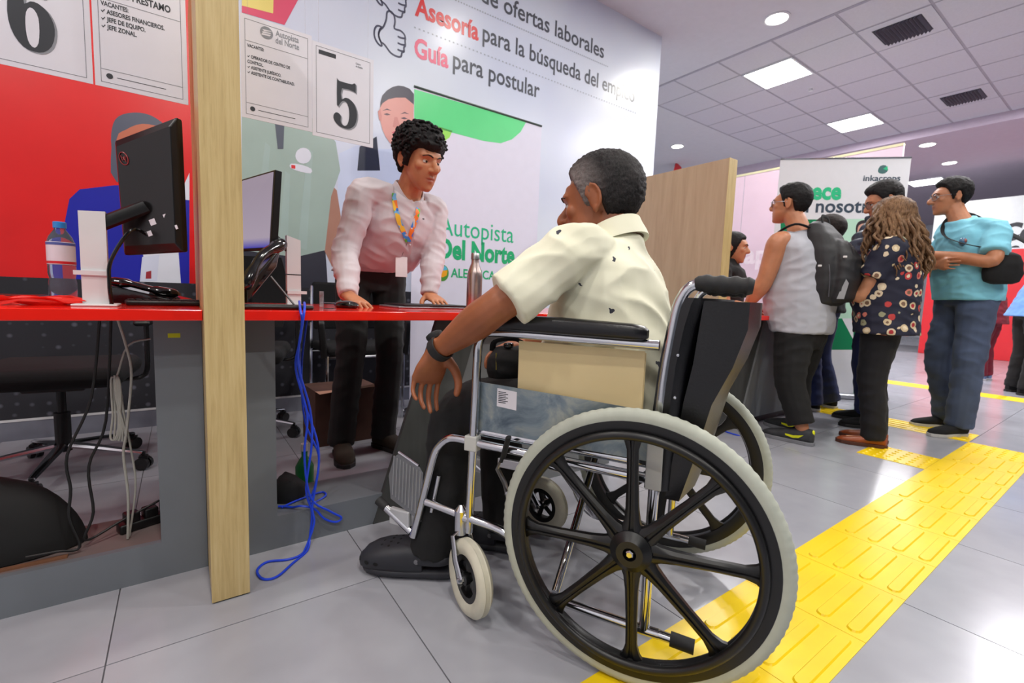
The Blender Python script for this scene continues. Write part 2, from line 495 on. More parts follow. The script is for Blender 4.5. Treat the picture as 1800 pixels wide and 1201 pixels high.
thumb(686, 63, .245); thumb(687, -8, .245)
# --- printed man in blue blazer (left, red zone)
BL = P('blazer', (34, 40, 168)); WHP = P('white', (226, 230, 242)); SK = P('skin_tan', (196, 112, 84)); GRH = P('grey_hair', (88, 94, 112))
mflat([(100, 500), (112, 400), (122, 350), (140, 333), (200, 326), (260, 325), (318, 340), (333, 350), (333, 500)], 1, 'printed_blazer', BL)
mflat([(196, 260), (197, 225), (208, 205), (235, 198), (265, 203), (292, 222), (306, 245), (310, 290), (300, 320), (205, 320)], 2, 'printed_hair', GRH, 3)
mflat([(205, 245), (222, 228), (250, 218), (285, 226), (302, 252), (306, 300), (292, 340), (262, 362), (232, 352), (210, 316)], 3, 'printed_face', SK, 3)
mflat([(225, 345), (262, 372), (300, 340), (312, 420), (318, 498), (245, 500), (252, 450)], 2, 'printed_shirt', WHP)
mflat([(312, 350), (333, 304), (333, 352)], 2, 'printed_shape', WHP)
mflat([(250, 452), (280, 448), (276, 494), (246, 494)], 4, 'printed_badge', P('badge', (214, 220, 240)))
mflat([(257, 478), (266, 476), (266, 490), (256, 490)], 5, 'printed_badge_photo', P('badge_red', (160, 50, 60)))
# --- printed man in sage green shirt
GS = P('sage', (164, 186, 178)); GS2 = P('sage_light', (168, 191, 186)); DK = P('dark_trousers', (52, 54, 66))
mflat([(425, 560), (425, 430), (560, 428), (572, 440), (580, 560)], 1, 'printed_trousers', DK)
mflat([(425, 205), (470, 195), (560, 210), (590, 250), (598, 300), (582, 345), (571, 440), (520, 452), (425, 440)], 2, 'printed_polo', GS)
for a, b_ in (((470, 250), (452, 430)), ((545, 260), (530, 440)), ((505, 300), (496, 445))):
    mflat([(a[0]-4, a[1]), (a[0]+5, a[1]+8), (b_[0]+9, b_[1]), (b_[0]-7, b_[1]-6)], 3, 'printed_fold', GS2)
mflat([(560, 300), (592, 335), (599, 380), (592, 440), (584, 470), (570, 440), (562, 390)], 1.5, 'printed_arm', P('arm', (176, 130, 112)))
mflat([(482, 205), (500, 208), (498, 262), (488, 262)], 4, 'printed_placket', P('placket', (92, 98, 112)))
mflat([(519 + 15*math.cos(a), 274 + 15*math.sin(a)) for a in [k*PI/8 for k in range(16)]] and [(533+14*math.cos(k*PI/8), 274+14*math.sin(k*PI/8)) for k in range(16)], 4, 'printed_round_badge', WHP)
mflat([(511, 288), (530, 290), (547, 297), (546, 305), (528, 302), (511, 296)], 4, 'printed_name_badge', WHP, 2)
mflat([(512, 290), (519, 291), (519, 297), (512, 296)], 5, 'printed_badge_dot', PRED)
# --- printed man with vest behind the attendant
mflat([(590, 420), (596, 270), (640, 250), (660, 262), (700, 262), (727, 300), (727, 420)], 1, 'printed_shirt', P('sky_shirt', (206, 218, 244)))
mflat([(628, 300), (632, 258), (662, 240), (668, 300)], 2, 'printed_vest', P('vest', (40, 46, 66)))
mflat([(668, 190), (672, 168), (690, 153), (710, 152), (727, 165), (727, 200), (670, 205)], 3, 'printed_hair', P('dark_hair', (72, 68, 84)), 2)
mflat([(667, 200), (672, 182), (695, 172), (727, 184), (727, 270), (700, 262), (684, 250), (672, 228)], 4, 'printed_face', P('pink_skin', (226, 160, 150)), 2)
for a in ((680, 201), (710, 208)): mflat([(a[0]-6, a[1]), (a[0], a[1]-2), (a[0]+6, a[1]+1), (a[0], a[1]+2)], 5, 'printed_eye', P('eye', (96, 72, 84)))
mflat([(693, 206), (698, 206), (703, 222), (697, 226), (690, 223)], 4.6, 'printed_nose', P('nose_shade', (212, 140, 132)))
for a in ((680, 194), (711, 200)): mflat([(a[0]-8, a[1]+1), (a[0], a[1]-3), (a[0]+8, a[1]+1), (a[0], a[1]-.5)], 5, 'printed_brow', P('eye', (96, 72, 84)))
mflat([(664, 196), (668, 192), (671, 204), (670, 214), (666, 210)], 4.5, 'printed_ear', P('nose_shade', (212, 140, 132)))
mflat([(688, 233), (697, 229), (706, 235), (697, 238)], 5, 'printed_mouth', P('mouth', (214, 96, 110)))

# other boundaries of the hall
wf = struct('wall_far')
MB().box((4.2, 9.0, 0), (19, 9.2, CZ)).build('wall_panel', M('pale_blue_wall', (206, 222, 228), .7, var=.02), wf, smooth=False)
wl_ = struct('wall_left')
MB().box((-2.75, -4.2, 0), (-2.6, WY+.14, CZ)).build('wall_panel', M_WALL, wl_, smooth=False)
we = struct('wall_right')
MB().box((18.8, -4.2, 0), (19, 9.2, CZ)).build('wall_panel', M_WALL, we, smooth=False)
wr = struct('wall_return')
MB().box((4.06, WY+.14, 0), (4.2, 9.2, CZ)).build('wall_panel', M('pale_blue_wall', (206, 222, 228), .7, var=.02), wr, smooth=False)

# ------------------------------------------------------------------ tactile paving
M_YEL = M('tactile_yellow', (242, 206, 14), .35, var=.05, scale=8)
PW = .305
def bar_plate():
    mb = MB(); h = .0025
    mb.box((.001, .001, 0), (PW-.001, PW-.001, h))
    for k in range(4):
        x0 = .022; w = .034; y0 = .02+k*.0715
        for (a, b_) in (((.0), (PW)),):
            pass
        pts = []
        L0, L1 = .018, PW-.018
        for s, cx in ((1, L1-.017), (-1, L0+.017)):
            for q in range(7):
                an = -PI/2+PI*q/6 if s > 0 else PI/2+PI*q/6
                pts.append((cx+.017*math.cos(an), y0+.017+.017*math.sin(an)))
        inner = [(x_, y_) for x_, y_ in pts]
        cxm = sum(p[0] for p in pts)/len(pts); cym = sum(p[1] for p in pts)/len(pts)
        top = [((p[0]-cxm)*.975+cxm, (p[1]-cym)*.8+cym) for p in pts]
        mb.rings([[Vector((p[0], p[1], h-.0002)) for p in pts], [Vector((p[0], p[1], h+.0042)) for p in top]])
    return mb
def dome_plate():
    mb = MB(); h = .0025
    mb.box((.001, .001, 0), (PW-.001, PW-.001, h))
    for i in range(6):
        for j in range(6):
            mb.lathe([(.0125, h-.0002), (.008, h+.0045), (.001, h+.005)], 8, (.025+.051*i, .025+.051*j, 0))
    return mb
bm_ = bar_plate().mesh('tactile_plate'); fix_normals(bm_); bm_.materials.append(M_YEL)
dm_ = dome_plate().mesh('tactile_plate'); fix_normals(dm_); dm_.materials.append(M_YEL)
path = struct('trim_1')
PY = .350
X0 = 1.3675-PW*4
k = 0
for k in range(16):
    x = X0+PW*k
    if x > 4.05: break
    shape_copies('tactile_plate', bm_ if x < 3.7 else dm_, None, path, [(x, PY, 0)])
xe = x
# branch towards the counters (short strip) and the onward run
for q in range(1): pass
for y in (PY+PW,):
    shape_copies('tactile_plate', dm_, None, path, [(3.17, y, 0)])
R90 = Matrix.Rotation(PI/2, 4, 'Z')
for q in range(9):
    shape_copies('tactile_plate', bm_, None, path, [Matrix.Translation((xe+PW, PY+PW*(q+1), 0)) @ R90])
for q in range(1, 3):
    shape_copies('tactile_plate', bm_, None, path, [(xe+PW*q, PY-PW*0, 0)]) if q == 0 else None
for q in range(14):
    shape_copies('tactile_plate', bm_, None, path, [Matrix.Translation((6.5+PW, 3.0-PW*q, 0)) @ R90])
# ------------------------------------------------------------------ dividers
def divider(x0, x1, y0, y1, h, label, mat):
    t = thing('wooden_divider', label, 'partition', ((x0+x1)/2, y0, 0))
    w = (x1-x0)/2
    MB().box((-w+.001, .002, .004), (w-.001, y1-y0, h-.002)).build('panel', mat, t, smooth=False)
    MB().box((-w, -.001, .004), (w, .002, h)).build('edge_band', M_WOOD, t, smooth=False, bevel=.0008)
    MB().box((-w+.004, .004, 0), (w-.004, y1-y0-.004, .004)).build('floor_glide', M('black_plastic', (13, 13, 15), .4), t, smooth=False)
    return t
divider(.046, .133, 1.365, 2.06, 1.75, 'tall pale oak divider standing between the numbered desks', M_WOOD)
divider(2.657, 2.745, 1.58, 2.27, 1.69, 'wide oak partition behind the wheelchair beside the far counter', M_WOOD2)

# ------------------------------------------------------------------ desks
M_RED = M('red_lacquer', (238, 28, 8), .16, var=.03, coat=.4)
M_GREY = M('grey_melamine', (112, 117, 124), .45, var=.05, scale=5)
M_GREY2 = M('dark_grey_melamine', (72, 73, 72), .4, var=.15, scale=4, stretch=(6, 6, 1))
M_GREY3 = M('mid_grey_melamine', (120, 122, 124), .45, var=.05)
M_BLK = M('black_plastic', (13, 13, 15), .4)
M_BLKG = M('black_gloss', (9, 9, 11), .12, coat=.3)
M_BLKF = M('black_fabric', (12, 12, 15), .9, var=.2, scale=60, bump=.2, bscale=500)
M_CHR = M('chrome', (205, 207, 212), .12, 1.0, var=.02)
M_STEEL = M('brushed_steel', (170, 168, 170), .3, 1.0, var=.06, stretch=(1, 1, 20))
M_WHT = M('white_plastic', (222, 222, 224), .4, var=.02)
M_PAPER = M('paper', (226, 222, 230), .6, var=.02)
M_BLUE = M('blue_cable', (30, 70, 220), .4, var=.05)
M_WCAB = M('grey_white_cable', (168, 166, 158), .5)
M_BCAB = M('black_cable', (20, 20, 22), .45)
def pris_y(mb, poly, y0, y1):
    return mb.prism(poly, y1-y0, frame((0, y1, 0), (1, 0, 0), (0, 0, 1), (0, -1, 0)))
DZ0, DZ = .737, .765
t = thing('service_desk', 'red topped grey framed desk below the sheet with numeral 6', 'desk', (-.7, 1.57, 0))
ox = .7
def bx(x0, x1, y0, y1, z0, z1): return MB().box((x0+ox, y0-1.57, z0), (x1+ox, y1-1.57, z1))
bx(-1.8, .046, 1.45, 2.15, DZ0, DZ).build('desk_top', M_RED, t, smooth=False, bevel=.002)
bx(-.062, .046, 1.57, 1.59, 0, DZ0).build('front_stile', M_GREY, t, smooth=False)
bx(-1.8, -1.7, 1.57, 1.59, 0, DZ0).build('front_stile', M_GREY, t, smooth=False)
bx(-1.7, -.062, 1.57, 1.59, 0, .105).build('bottom_rail', M_GREY, t, smooth=False)
bx(-1.7, -.004, 1.59, 1.80, .085, .103).build('bottom_shelf', M('shelf_brown', (122, 108, 106), .5), t, smooth=False)
bx(-1.7, -.004, 1.78, 1.80, 0, .085).build('shelf_support', M_GREY, t, smooth=False)
bx(.022, .044, 1.59, 2.06, 0, DZ0).build('end_panel', M_GREY, t, smooth=False)
bx(-1.8, -1.778, 1.59, 2.12, 0, DZ0).build('end_panel', M_GREY, t, smooth=False)
t = thing('service_desk', 'long red topped desk in front of the wheelchair user, below the number 5 sheet', 'desk', (1.2, 1.57, 0))
ox = -1.2
bx(.133, 1.78, 1.45, 2.15, DZ0, DZ).build('desk_top', M_RED, t, smooth=False, bevel=.002)
bx(.133, .232, 1.57, 1.59, 0, DZ0).build('front_stile', M_GREY, t, smooth=False)
bx(.232, .60, 1.57, 1.59, 0, .107).build('bottom_rail', M_GREY, t, smooth=False)
bx(.232, .70, 1.59, 1.80, .087, .105).build('bottom_shelf', M_GREY, t, smooth=False)
bx(.232, .70, 1.78, 1.80, 0, .087).build('shelf_support', M_GREY, t, smooth=False)
bx(.136, .158, 1.59, 2.06, 0, DZ0).build('end_panel', M_GREY, t, smooth=False)
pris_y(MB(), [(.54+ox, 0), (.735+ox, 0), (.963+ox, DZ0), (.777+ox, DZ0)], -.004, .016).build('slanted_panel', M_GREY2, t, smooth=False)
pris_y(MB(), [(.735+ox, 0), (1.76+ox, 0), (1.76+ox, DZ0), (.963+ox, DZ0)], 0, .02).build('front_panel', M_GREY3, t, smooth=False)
t = thing('service_desk', 'grey counter with red top where the man in the grey tank leans', 'desk', (3.6, 1.57, 0))
ox = -3.6
bx(2.745, 4.0, 1.45, 2.15, DZ0, DZ).build('desk_top', M_RED, t, smooth=False, bevel=.002)
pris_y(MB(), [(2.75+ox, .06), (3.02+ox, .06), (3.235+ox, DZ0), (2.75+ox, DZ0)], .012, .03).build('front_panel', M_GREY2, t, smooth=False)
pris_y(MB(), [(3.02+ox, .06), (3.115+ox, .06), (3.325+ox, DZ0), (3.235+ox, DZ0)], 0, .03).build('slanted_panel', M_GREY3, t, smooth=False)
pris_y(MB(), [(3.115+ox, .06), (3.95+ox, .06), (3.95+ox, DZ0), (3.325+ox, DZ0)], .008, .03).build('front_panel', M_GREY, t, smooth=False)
bx(2.75, 3.95, 1.62, 1.64, 0, .06).build('plinth', M_BLK, t, smooth=False)
bx(3.93, 3.95, 1.6, 2.12, 0, DZ0).build('end_panel', M_GREY, t, smooth=False)
# sticky note
p = at(306, 590, 1, 1.569)
tag(MB().box((-.014, -.0006, -.006), (.014, 0, .006)).build('sticky_note', M('note_yellow', (196, 204, 20), .7), None, False, loc=(p.x, 1.57, p.z)), 'small yellow green sticky note on the grey desk frame', 'note')

# ------------------------------------------------------------------ numbered sheets hanging between the dividers
SY = 1.70
def sheet(name, label, x0, x1, z0, z1, tilt=0):
    t = thing(name, label, 'sign', ((x0+x1)/2, SY, z0)); w = (x1-x0)/2; h = z1-z0
    MB().box((-w, -.0008, 0), (w, .0008, h)).build('sleeve', M('laminate', (224, 222, 232), .3, var=.015), t, smooth=False)
    ln = MB(); e = .012; th = .0012
    for a in ((-w+e, e, w-e, e+th), (-w+e, h-e-th, w-e, h-e), (-w+e, e, -w+e+th, h-e), (w-e-th, e, w-e, h-e)):
        ln.box((a[0], -.0012, a[1]), (a[2], -.0007, a[3]))
    ln.build('printed_border', M('line_grey', (120, 120, 130), .6), t, smooth=False)
    for sx in (-w+.02, w-.02):
        MB().tube([(sx, 0, h-.004), (sx, 0, CZ-z0)], .00025, 5).build('hanging_thread', M('nylon', (225, 228, 235), .2, trans=.6), t)
    return t, w, h
def pf(x, z): return frame((x, -.0013, z), (1, 0, 0), (0, 0, 1), (0, -1, 0))
M_INK = M('print_black', (44, 46, 54), .5, var=.03)
M_SHD = M('print_shadow', (140, 142, 150), .6)
DIG5 = [(.20, 1.0), (.24, .97), (.62, .97), (.68, 1.0), (.74, .99), (.74, .80), (.70, .83), (.34, .83), (.33, .60), (.42, .645), (.54, .65), (.68, .58), (.77, .44), (.78, .28), (.72, .12), (.58, .02), (.42, 0), (.24, .03), (.12, .12), (.10, .22), (.16, .29), (.25, .29), (.31, .23), (.30, .15), (.33, .08), (.42, .05), (.50, .10), (.55, .24), (.55, .40), (.50, .53), (.41, .58), (.32, .54), (.26, .47), (.20, .46)]
def six():
    out = [(.70, .80), (.66, .72), (.58, .72), (.53, .78), (.54, .86), (.58, .90), (.52, .945), (.44, .93), (.38, .84), (.35, .68), (.35, .58), (.44, .63), (.56, .63), (.70, .55), (.78, .42), (.79, .28), (.73, .12), (.60, .02), (.45, 0), (.30, .03), (.17, .15), (.10, .33), (.10, .55), (.16, .76), (.28, .92), (.44, .995), (.58, .98), (.68, .91)]
    return out
def numeral(t, pts, x, z, w, h, hole=None):
    for dx, dz, m, nm, off in ((.0045, -.003, M_SHD, 'numeral_shadow', .0002), (0, 0, M_INK, 'numeral', .0006)):
        q = [(p[0]*w, p[1]*h) for p in pts]
        Mx = frame((x+dx, -.001-off, z+dz), (1, 0, 0), (0, 0, 1), (0, -1, 0))
        MB().prism(q, .0004, Mx).build(nm, m, t, smooth=False)
    if hole:
        Mx = frame((x, -.0022, z), (1, 0, 0), (0, 0, 1), (0, -1, 0))
        MB().prism([(p[0]*w, p[1]*h) for p in hole], .0003, Mx).build('numeral_counter', M('laminate', (224, 222, 232), .3), t, smooth=False)
def lines(t, rows, x, z, dz, hgt, mat=None, bold=.03, name='printed_lines'):
    mb = MB()
    for k, s in enumerate(rows): put_text(mb, s, pf(x, z-k*dz), None, hgt, bold, 0, .68)
    mb.build(name, mat or M_INK, t, smooth=False)
# number 5
t, w, h = sheet('number_sheet', 'numbered sheet reading 5 hung above the monitor seen edge-on', .372, .575, 1.338, 1.636)
numeral(t, [(v.x, v.y) for v in cr([(a, b, 0) for a, b in DIG5], 2, True)], -.046, .045, .115, .155)
MB().box((-w+.02, -.0013, h-.035), (-w+.075, -.0008, h-.022)).build('printed_logo_bar', M_INK, t, smooth=False)
lines(t, ['Centro', 'de Empleo'], w-.062, h-.032, .009, .006, M_SHD, name='printed_logo_lettering')
t, w, h = sheet('vacancy_sheet', 'hanging vacancy sheet with round grey logo beside the number 5 sheet', .168, .371, 1.347, 1.648)
lines(t, ['Autopista', 'del Norte'], -.005, h-.035, .021, .018, M_SHD, .02, 'printed_logo_lettering')
mb = MB(); mb.prism([(.018*math.cos(k*PI/10), .018*math.sin(k*PI/10)) for k in range(20)], .0004, pf(-.03, h-.035)); mb.build('printed_logo', M_SHD, t, smooth=False)
mb = MB()
for k in range(3): mb.prism([(-.016+.005*k, -.008+.006*k), (.008+.003*k, -.006+.008*k), (.012, -.001+.006*k), (-.012, -.003+.006*k)], .0003, frame((-.03, -.0017, h-.037), (1, 0, 0), (0, 0, 1), (0, -1, 0)))
mb.build('printed_logo_stripe', M_PAPER, t, smooth=False)
mb = MB().box((-w+.012, -.0013, h-.075), (w-.012, -.0008, h-.0738)).box((-w+.012, -.0013, .045), (w-.012, -.0008, .0462)); mb.build('printed_rule', M_SHD, t, smooth=False)
lines(t, ['VACANTES:', '', '✓ OPERADOR DE CENTRO DE', '   CONTROL.', '✓ ASISTENTE JURÍDICO.', '✓ ASISTENTE DE CONTABILIDAD.'], -w+.018, h-.092, .0155, .0092)
mb = MB(); mb.prism([(.007*math.cos(k*PI/6), .007*math.sin(k*PI/6)) for k in range(12)], .0004, pf(-w+.03, .03)); mb.box((-w+.045, -.0013, .029), (.05, -.0009, .0305)); mb.build('printed_footer', M_INK, t, smooth=False)
# number 6
t, w, h = sheet('number_sheet', 'sheet with bold numeral 6 hung in front of the red print', -.372, -.172, 1.346, 1.644)
HOLE6 = [(.40, .08), (.47, .05), (.53, .12), (.555, .28), (.55, .44), (.50, .53), (.43, .55), (.37, .48), (.35, .34), (.36, .18)]
numeral(t, [(v.x, v.y) for v in cr([(a, b, 0) for a, b in six()], 2, True)], -.062, .047, .118, .185, [(v.x, v.y) for v in cr([(a, b, 0) for a, b in HOLE6], 2, True)])
t, w, h = sheet('vacancy_sheet', 'hanging vacancy sheet listing three finance jobs beside the number 6 sheet', -.168, .034, 1.346, 1.644)
lines(t, ['TU PRÉSTAMO'], -.045, h-.06, .01, .018, M_INK, .03, 'printed_heading')
mb = MB().box((-w+.012, -.0013, h-.076), (w-.012, -.0008, h-.0748)).box((-w+.012, -.0013, .045), (w-.012, -.0008, .0462)); mb.build('printed_rule', M_SHD, t, smooth=False)
lines(t, ['VACANTES:', '✓ ASESORES FINANCIEROS.', '✓ JEFE DE EQUIPO.', '✓ JEFE ZONAL.'], -w+.018, h-.092, .019, .0115)
mb = MB(); mb.prism([(.007*math.cos(k*PI/6), .007*math.sin(k*PI/6)) for k in range(12)], .0004, pf(-w+.03, .03)); mb.box((-w+.045, -.0013, .029), (.05, -.0009, .0305)); mb.build('printed_footer', M_INK, t, smooth=False)

# ------------------------------------------------------------------ roll-up banner of the motorway company
ZT = 2.1
A = at(728, 152, 2, ZT); B = at(952, 222, 2, ZT)
ex = (B-A); BW = ex.length; ex.normalize(); ez = Vector((0, 0, 1)); ey = ez.cross(ex)
t = thing('rollup_banner', 'white roll-up banner with green top shape behind the standing attendant', 'banner', ((A.x+B.x)/2, (A.y+B.y)/2, 0), math.atan2(ex.y, ex.x))
hw = BW/2
MB().box((-hw, -.0012, .05), (hw, .0012, ZT)).build('print_panel', M('banner_white', (224, 224, 244), .45, var=.015), t, smooth=False)
MB().rbox((-hw-.01, -.1, 0), (hw+.01, .1, .055), .03).build('base_cassette', M('cassette_silver', (180, 182, 190), .3, .7), t)
MB().tube([(-hw, 0, ZT), (hw, 0, ZT)], .008, 8).build('top_rail', M('rail_dark', (70, 84, 80), .4), t)
MB().tube([(0, .03, .05), (0, .03, ZT-.01)], .009, 8).build('support_pole', M_CHR, t)
inv = Matrix.Rotation(-math.atan2(ex.y, ex.x), 4, 'Z') @ Matrix.Translation((-(A.x+B.x)/2, -(A.y+B.y)/2, 0))
def bpt(px, py):
    v = CR*((px-900)/FPX)+CU*((600.5-py)/FPX)+CD; o = Vector((0, 0, CAM_H))
    q = inv @ (o+v*((A-o).dot(ey)/v.dot(ey))); return (q.x, q.z)
def bflat(pts, name, mat, layer=1, smooth=0, px=True, parent=None):
    q = [bpt(*p) for p in pts] if px else pts
    q = [(max(-hw, min(hw, a)), c) for a, c in q]
    if smooth: q = [(v.x, v.y) for v in cr([(a, b, 0) for a, b in q], smooth, True)]
    return MB().prism(q, .0004, frame((0, -.0012-.0005*layer+.0004, 0), (1, 0, 0), (0, 0, 1), (0, -1, 0))).build(name, mat, parent or t, smooth=False)
bflat([(728, 157), (925, 214), (915, 232), (900, 245), (880, 252), (850, 248), (790, 232), (728, 214)], 'green_shape', P('green', (92, 222, 140)), 1)
bflat([(728, 210), (795, 230), (790, 242), (775, 252), (755, 262), (728, 262)], 'lime_shape', P('lime', (160, 232, 96)), 1)
TEAL = P('teal', (46, 190, 140)); TEAL2 = P('teal2', (40, 178, 120))
def btext(s, a, b, cap, mat, bold):
    p, q = bpt(*a), bpt(*b); mb = MB()
    put_text(mb, s, frame((p[0], -.0024, (p[1]+q[1])/2), (1, 0, 0), (0, 0, 1), (0, -1, 0)), q[0]-p[0], cap, bold)
    mb.build('banner_lettering', mat, t, smooth=False)
btext('Autopista', (772, 411), (902, 428), .125, TEAL, .0)
btext('Del Norte', (770, 452), (904, 464), .13, TEAL2, .04)
btext('ALEATICA', (792, 488), (870, 491), .062, TEAL2, .02)
gx, gz = bpt(778, 480)
mb = MB(); mb.prism([(gx+.045*math.cos(k*PI/10), gz+.055*math.sin(k*PI/10)) for k in range(20)], .0004, frame((0, -.002, 0), (1, 0, 0), (0, 0, 1), (0, -1, 0))); mb.build('globe_logo', P('logo_green', (80, 150, 60)), t, smooth=False)
mb = MB(); mb.prism([(gx-.04, gz+.0), (gx-.02, gz+.04), (gx+.02, gz+.046), (gx+.035, gz+.025)], .0004, frame((0, -.0025, 0), (1, 0, 0), (0, 0, 1), (0, -1, 0))); mb.build('globe_logo_sky', P('logo_blue', (90, 190, 230)), t, smooth=False)
mb = MB(); mb.prism([(gx-.03, gz-.02), (gx-.01, gz+.015), (gx+.035, gz+.02), (gx+.03, gz-.015), (gx, gz-.03)], .0004, frame((0, -.003, 0), (1, 0, 0), (0, 0, 1), (0, -1, 0))); mb.build('globe_logo_sun', P('logo_orange', (240, 170, 40)), t, smooth=False)

# ------------------------------------------------------------------ things on the desks
def on_desk(px, py): return at(px, py, 2, DZ)
# monitor seen from behind (left desk)
MY = 1.66
c0 = at(160, 538, 2, DZ); cx = -.176
def zat(px, py, y): return at(px, py, 1, y).z
t = thing('desktop_monitor', 'black computer monitor on a white column seen from behind, beside the water bottle', 'monitor', (-.178, 1.62, DZ))
MB().rbox((-.045, -.045, 0), (.045, .06, .006), .003).build('base_plate', M_WHT, t)
hcol = zat(155, 370, 1.62)-DZ
MB().box((-.026, -.014, .006), (.026, .014, hcol-.01)).add([(-.026, -.014, hcol-.01), (.026, -.014, hcol-.01), (.026, .014, hcol-.01), (-.026, .014, hcol-.01), (-.026, -.014, hcol-.004), (.026, -.014, hcol), (.026, .014, hcol), (-.026, .014, hcol-.004)], [(4, 5, 6, 7), (0, 1, 5, 4), (1, 2, 6, 5), (2, 3, 7, 6), (3, 0, 4, 7)]).build('column', M_WHT, t, smooth=False)
zc = zat(150, 480, 1.62)-DZ
MB().box((-.04, -.02, zc-.005), (.029, .018, zc+.006)).build('column_clip', M_WHT, t, smooth=False)
# screen body: a slab whose face turns away
q = [at(195, 245, 1, 1.66), at(305, 203, 1, 1.56), at(316, 442, 1, 1.56), at(212, 448, 1, 1.66)]
lo = [v - Vector((-.178, 1.62, DZ)) for v in q]
nrm = (lo[1]-lo[0]).cross(lo[3]-lo[0]).normalized()
if nrm.y > 0: nrm = -nrm
bk = -nrm*.034
cen = sum(lo, Vector())/4
mb = MB(); mb.rings([[cen+(p-cen)*.86-bk*.0 for p in lo], [p-nrm*.012 for p in lo], [p-nrm*.03 for p in lo], [cen+(p-cen)*.98-nrm*.033 for p in lo]])
mb.build('screen_housing', M('monitor_black', (15, 12, 14), .28, var=.05), t, smooth=False, bevel=.003)
mb = MB(); fr_ = [cen+(p-cen)*.97-nrm*.0335 for p in lo]; mb.rings([fr_, [p-nrm*.001 for p in fr_]]); mb.build('screen', M('screen_glass', (20, 24, 34), .1), t, smooth=False)
a1 = Vector((.01, 0, hcol-.035)); a2 = cen+Vector((0, 0, -.04))
MB().tube([a1, a2], (.012, .018), 8, up=(0, 0, 1)).build('arm', M_BLK, t)
ux = (lo[1]-lo[0]).normalized(); uz = (lo[0]-lo[3]); uz = (uz-ux*uz.dot(ux)).normalized(); nn = ux.cross(uz)
if nn.dot(nrm) < 0: nn = -nn
lg = lo[0]*.62+lo[1]*.18+lo[3]*.2+nrm*.0015
mb = MB(); ring = [lg+ux*(.011*math.cos(k*PI/12))+uz*(.017*math.sin(k*PI/12)) for k in range(24)]; mb.tube(ring, (.0014, .0008), 6, closed=True)
mb.tube([lg+ux*-.004+uz*.010, lg+ux*-.004-uz*.004], .0012, 5).tube([lg+ux*-.004+uz*.003, lg+ux*.000+uz*.004, lg-uz*.004], .0011, 5).tube([lg+ux*.003+uz*.004, lg+ux*.003-uz*.010], .0012, 5).tube([lg+ux*.003+uz*.004, lg+ux*.007+uz*.002, lg+ux*.003-uz*.003], .0011, 5)
mb.build('round_logo', M('logo_red_sheen', (140, 34, 38), .3), t)
for fa, fb, w_, h_ in ((.56, .84, .016, .016), (.80, .84, .02, .017), (.50, .93, .012, .014), (.93, .96, .006, .011)):
    c_ = lo[0]+(lo[1]-lo[0])*fa+(lo[3]-lo[0])*fb*.98; c_ = c_+nrm*.0005
    mb = MB(); mb.rings([[c_+ux*sx*w_/2+uz*sz*h_/2 for sx, sz in ((-1, -1), (1, -1), (1, 1), (-1, 1))], [c_+nrm*.0015+ux*sx*w_/2+uz*sz*h_/2 for sx, sz in ((-1, -1), (1, -1), (1, 1), (-1, 1))]]); mb.build('sticker', M_PAPER, t, smooth=False)
cb = lo[3]*.55+lo[2]*.45+Vector((0, 0, .05))
MB().tube(cr([cb, cb+Vector((-.03, -.03, .005)), (.035, -.03, .12), (.03, -.035, .06), (.032, -.03, .005)], 5), .0045, 8).build('cable', M_BLKG, t)
# water bottle
p = on_desk(112, 526)
M_PET = M('clear_plastic', (196, 212, 232), .06, trans=.9, var=.0)
M_PET.node_tree.nodes['Principled BSDF'].inputs['IOR'].default_value = 1.18
by = 1.90; p = at(112, 523, 1, by); bz = zat(112, 392, by)-DZ
t = thing('water_bottle', 'clear plastic water bottle with blue cap and white label on the red desk', 'bottle', (p.x, by, DZ))
s_ = bz/.25
MB().lathe([(.005, 0), (.03*s_, .001), (.034*s_, .008), (.034*s_, .06*s_), (.031*s_, .075*s_), (.034*s_, .09*s_), (.034*s_, .185*s_), (.028*s_, .205*s_), (.014*s_, .228*s_), (.013*s_, .236*s_), (.002, .236*s_)], 24).build('bottle_body', M_PET, t)
MB().lathe([(.0347*s_, .118*s_), (.0347*s_, .188*s_), (.0337*s_, .188*s_), (.0337*s_, .118*s_)], 24, closed=True).build('label', M('bottle_label', (222, 226, 236), .4), t)
MB().lathe([(.0351*s_, .120*s_), (.0351*s_, .128*s_), (.0345*s_, .128*s_), (.0345*s_, .120*s_)], 24, closed=True).build('label_stripe', M('label_red', (206, 40, 50), .4), t)
MB().lathe([(.0351*s_, .178*s_), (.0351*s_, .186*s_), (.0345*s_, .186*s_), (.0345*s_, .178*s_)], 24, closed=True).build('label_stripe', M('label_blue', (80, 100, 170), .4), t)
MB().lathe([(.002, .234*s_), (.0165*s_, .232*s_), (.0165*s_, .25*s_), (.014*s_, .252*s_), (.002, .252*s_)], 20).build('cap', M('cap_blue', (44, 140, 220), .4), t)
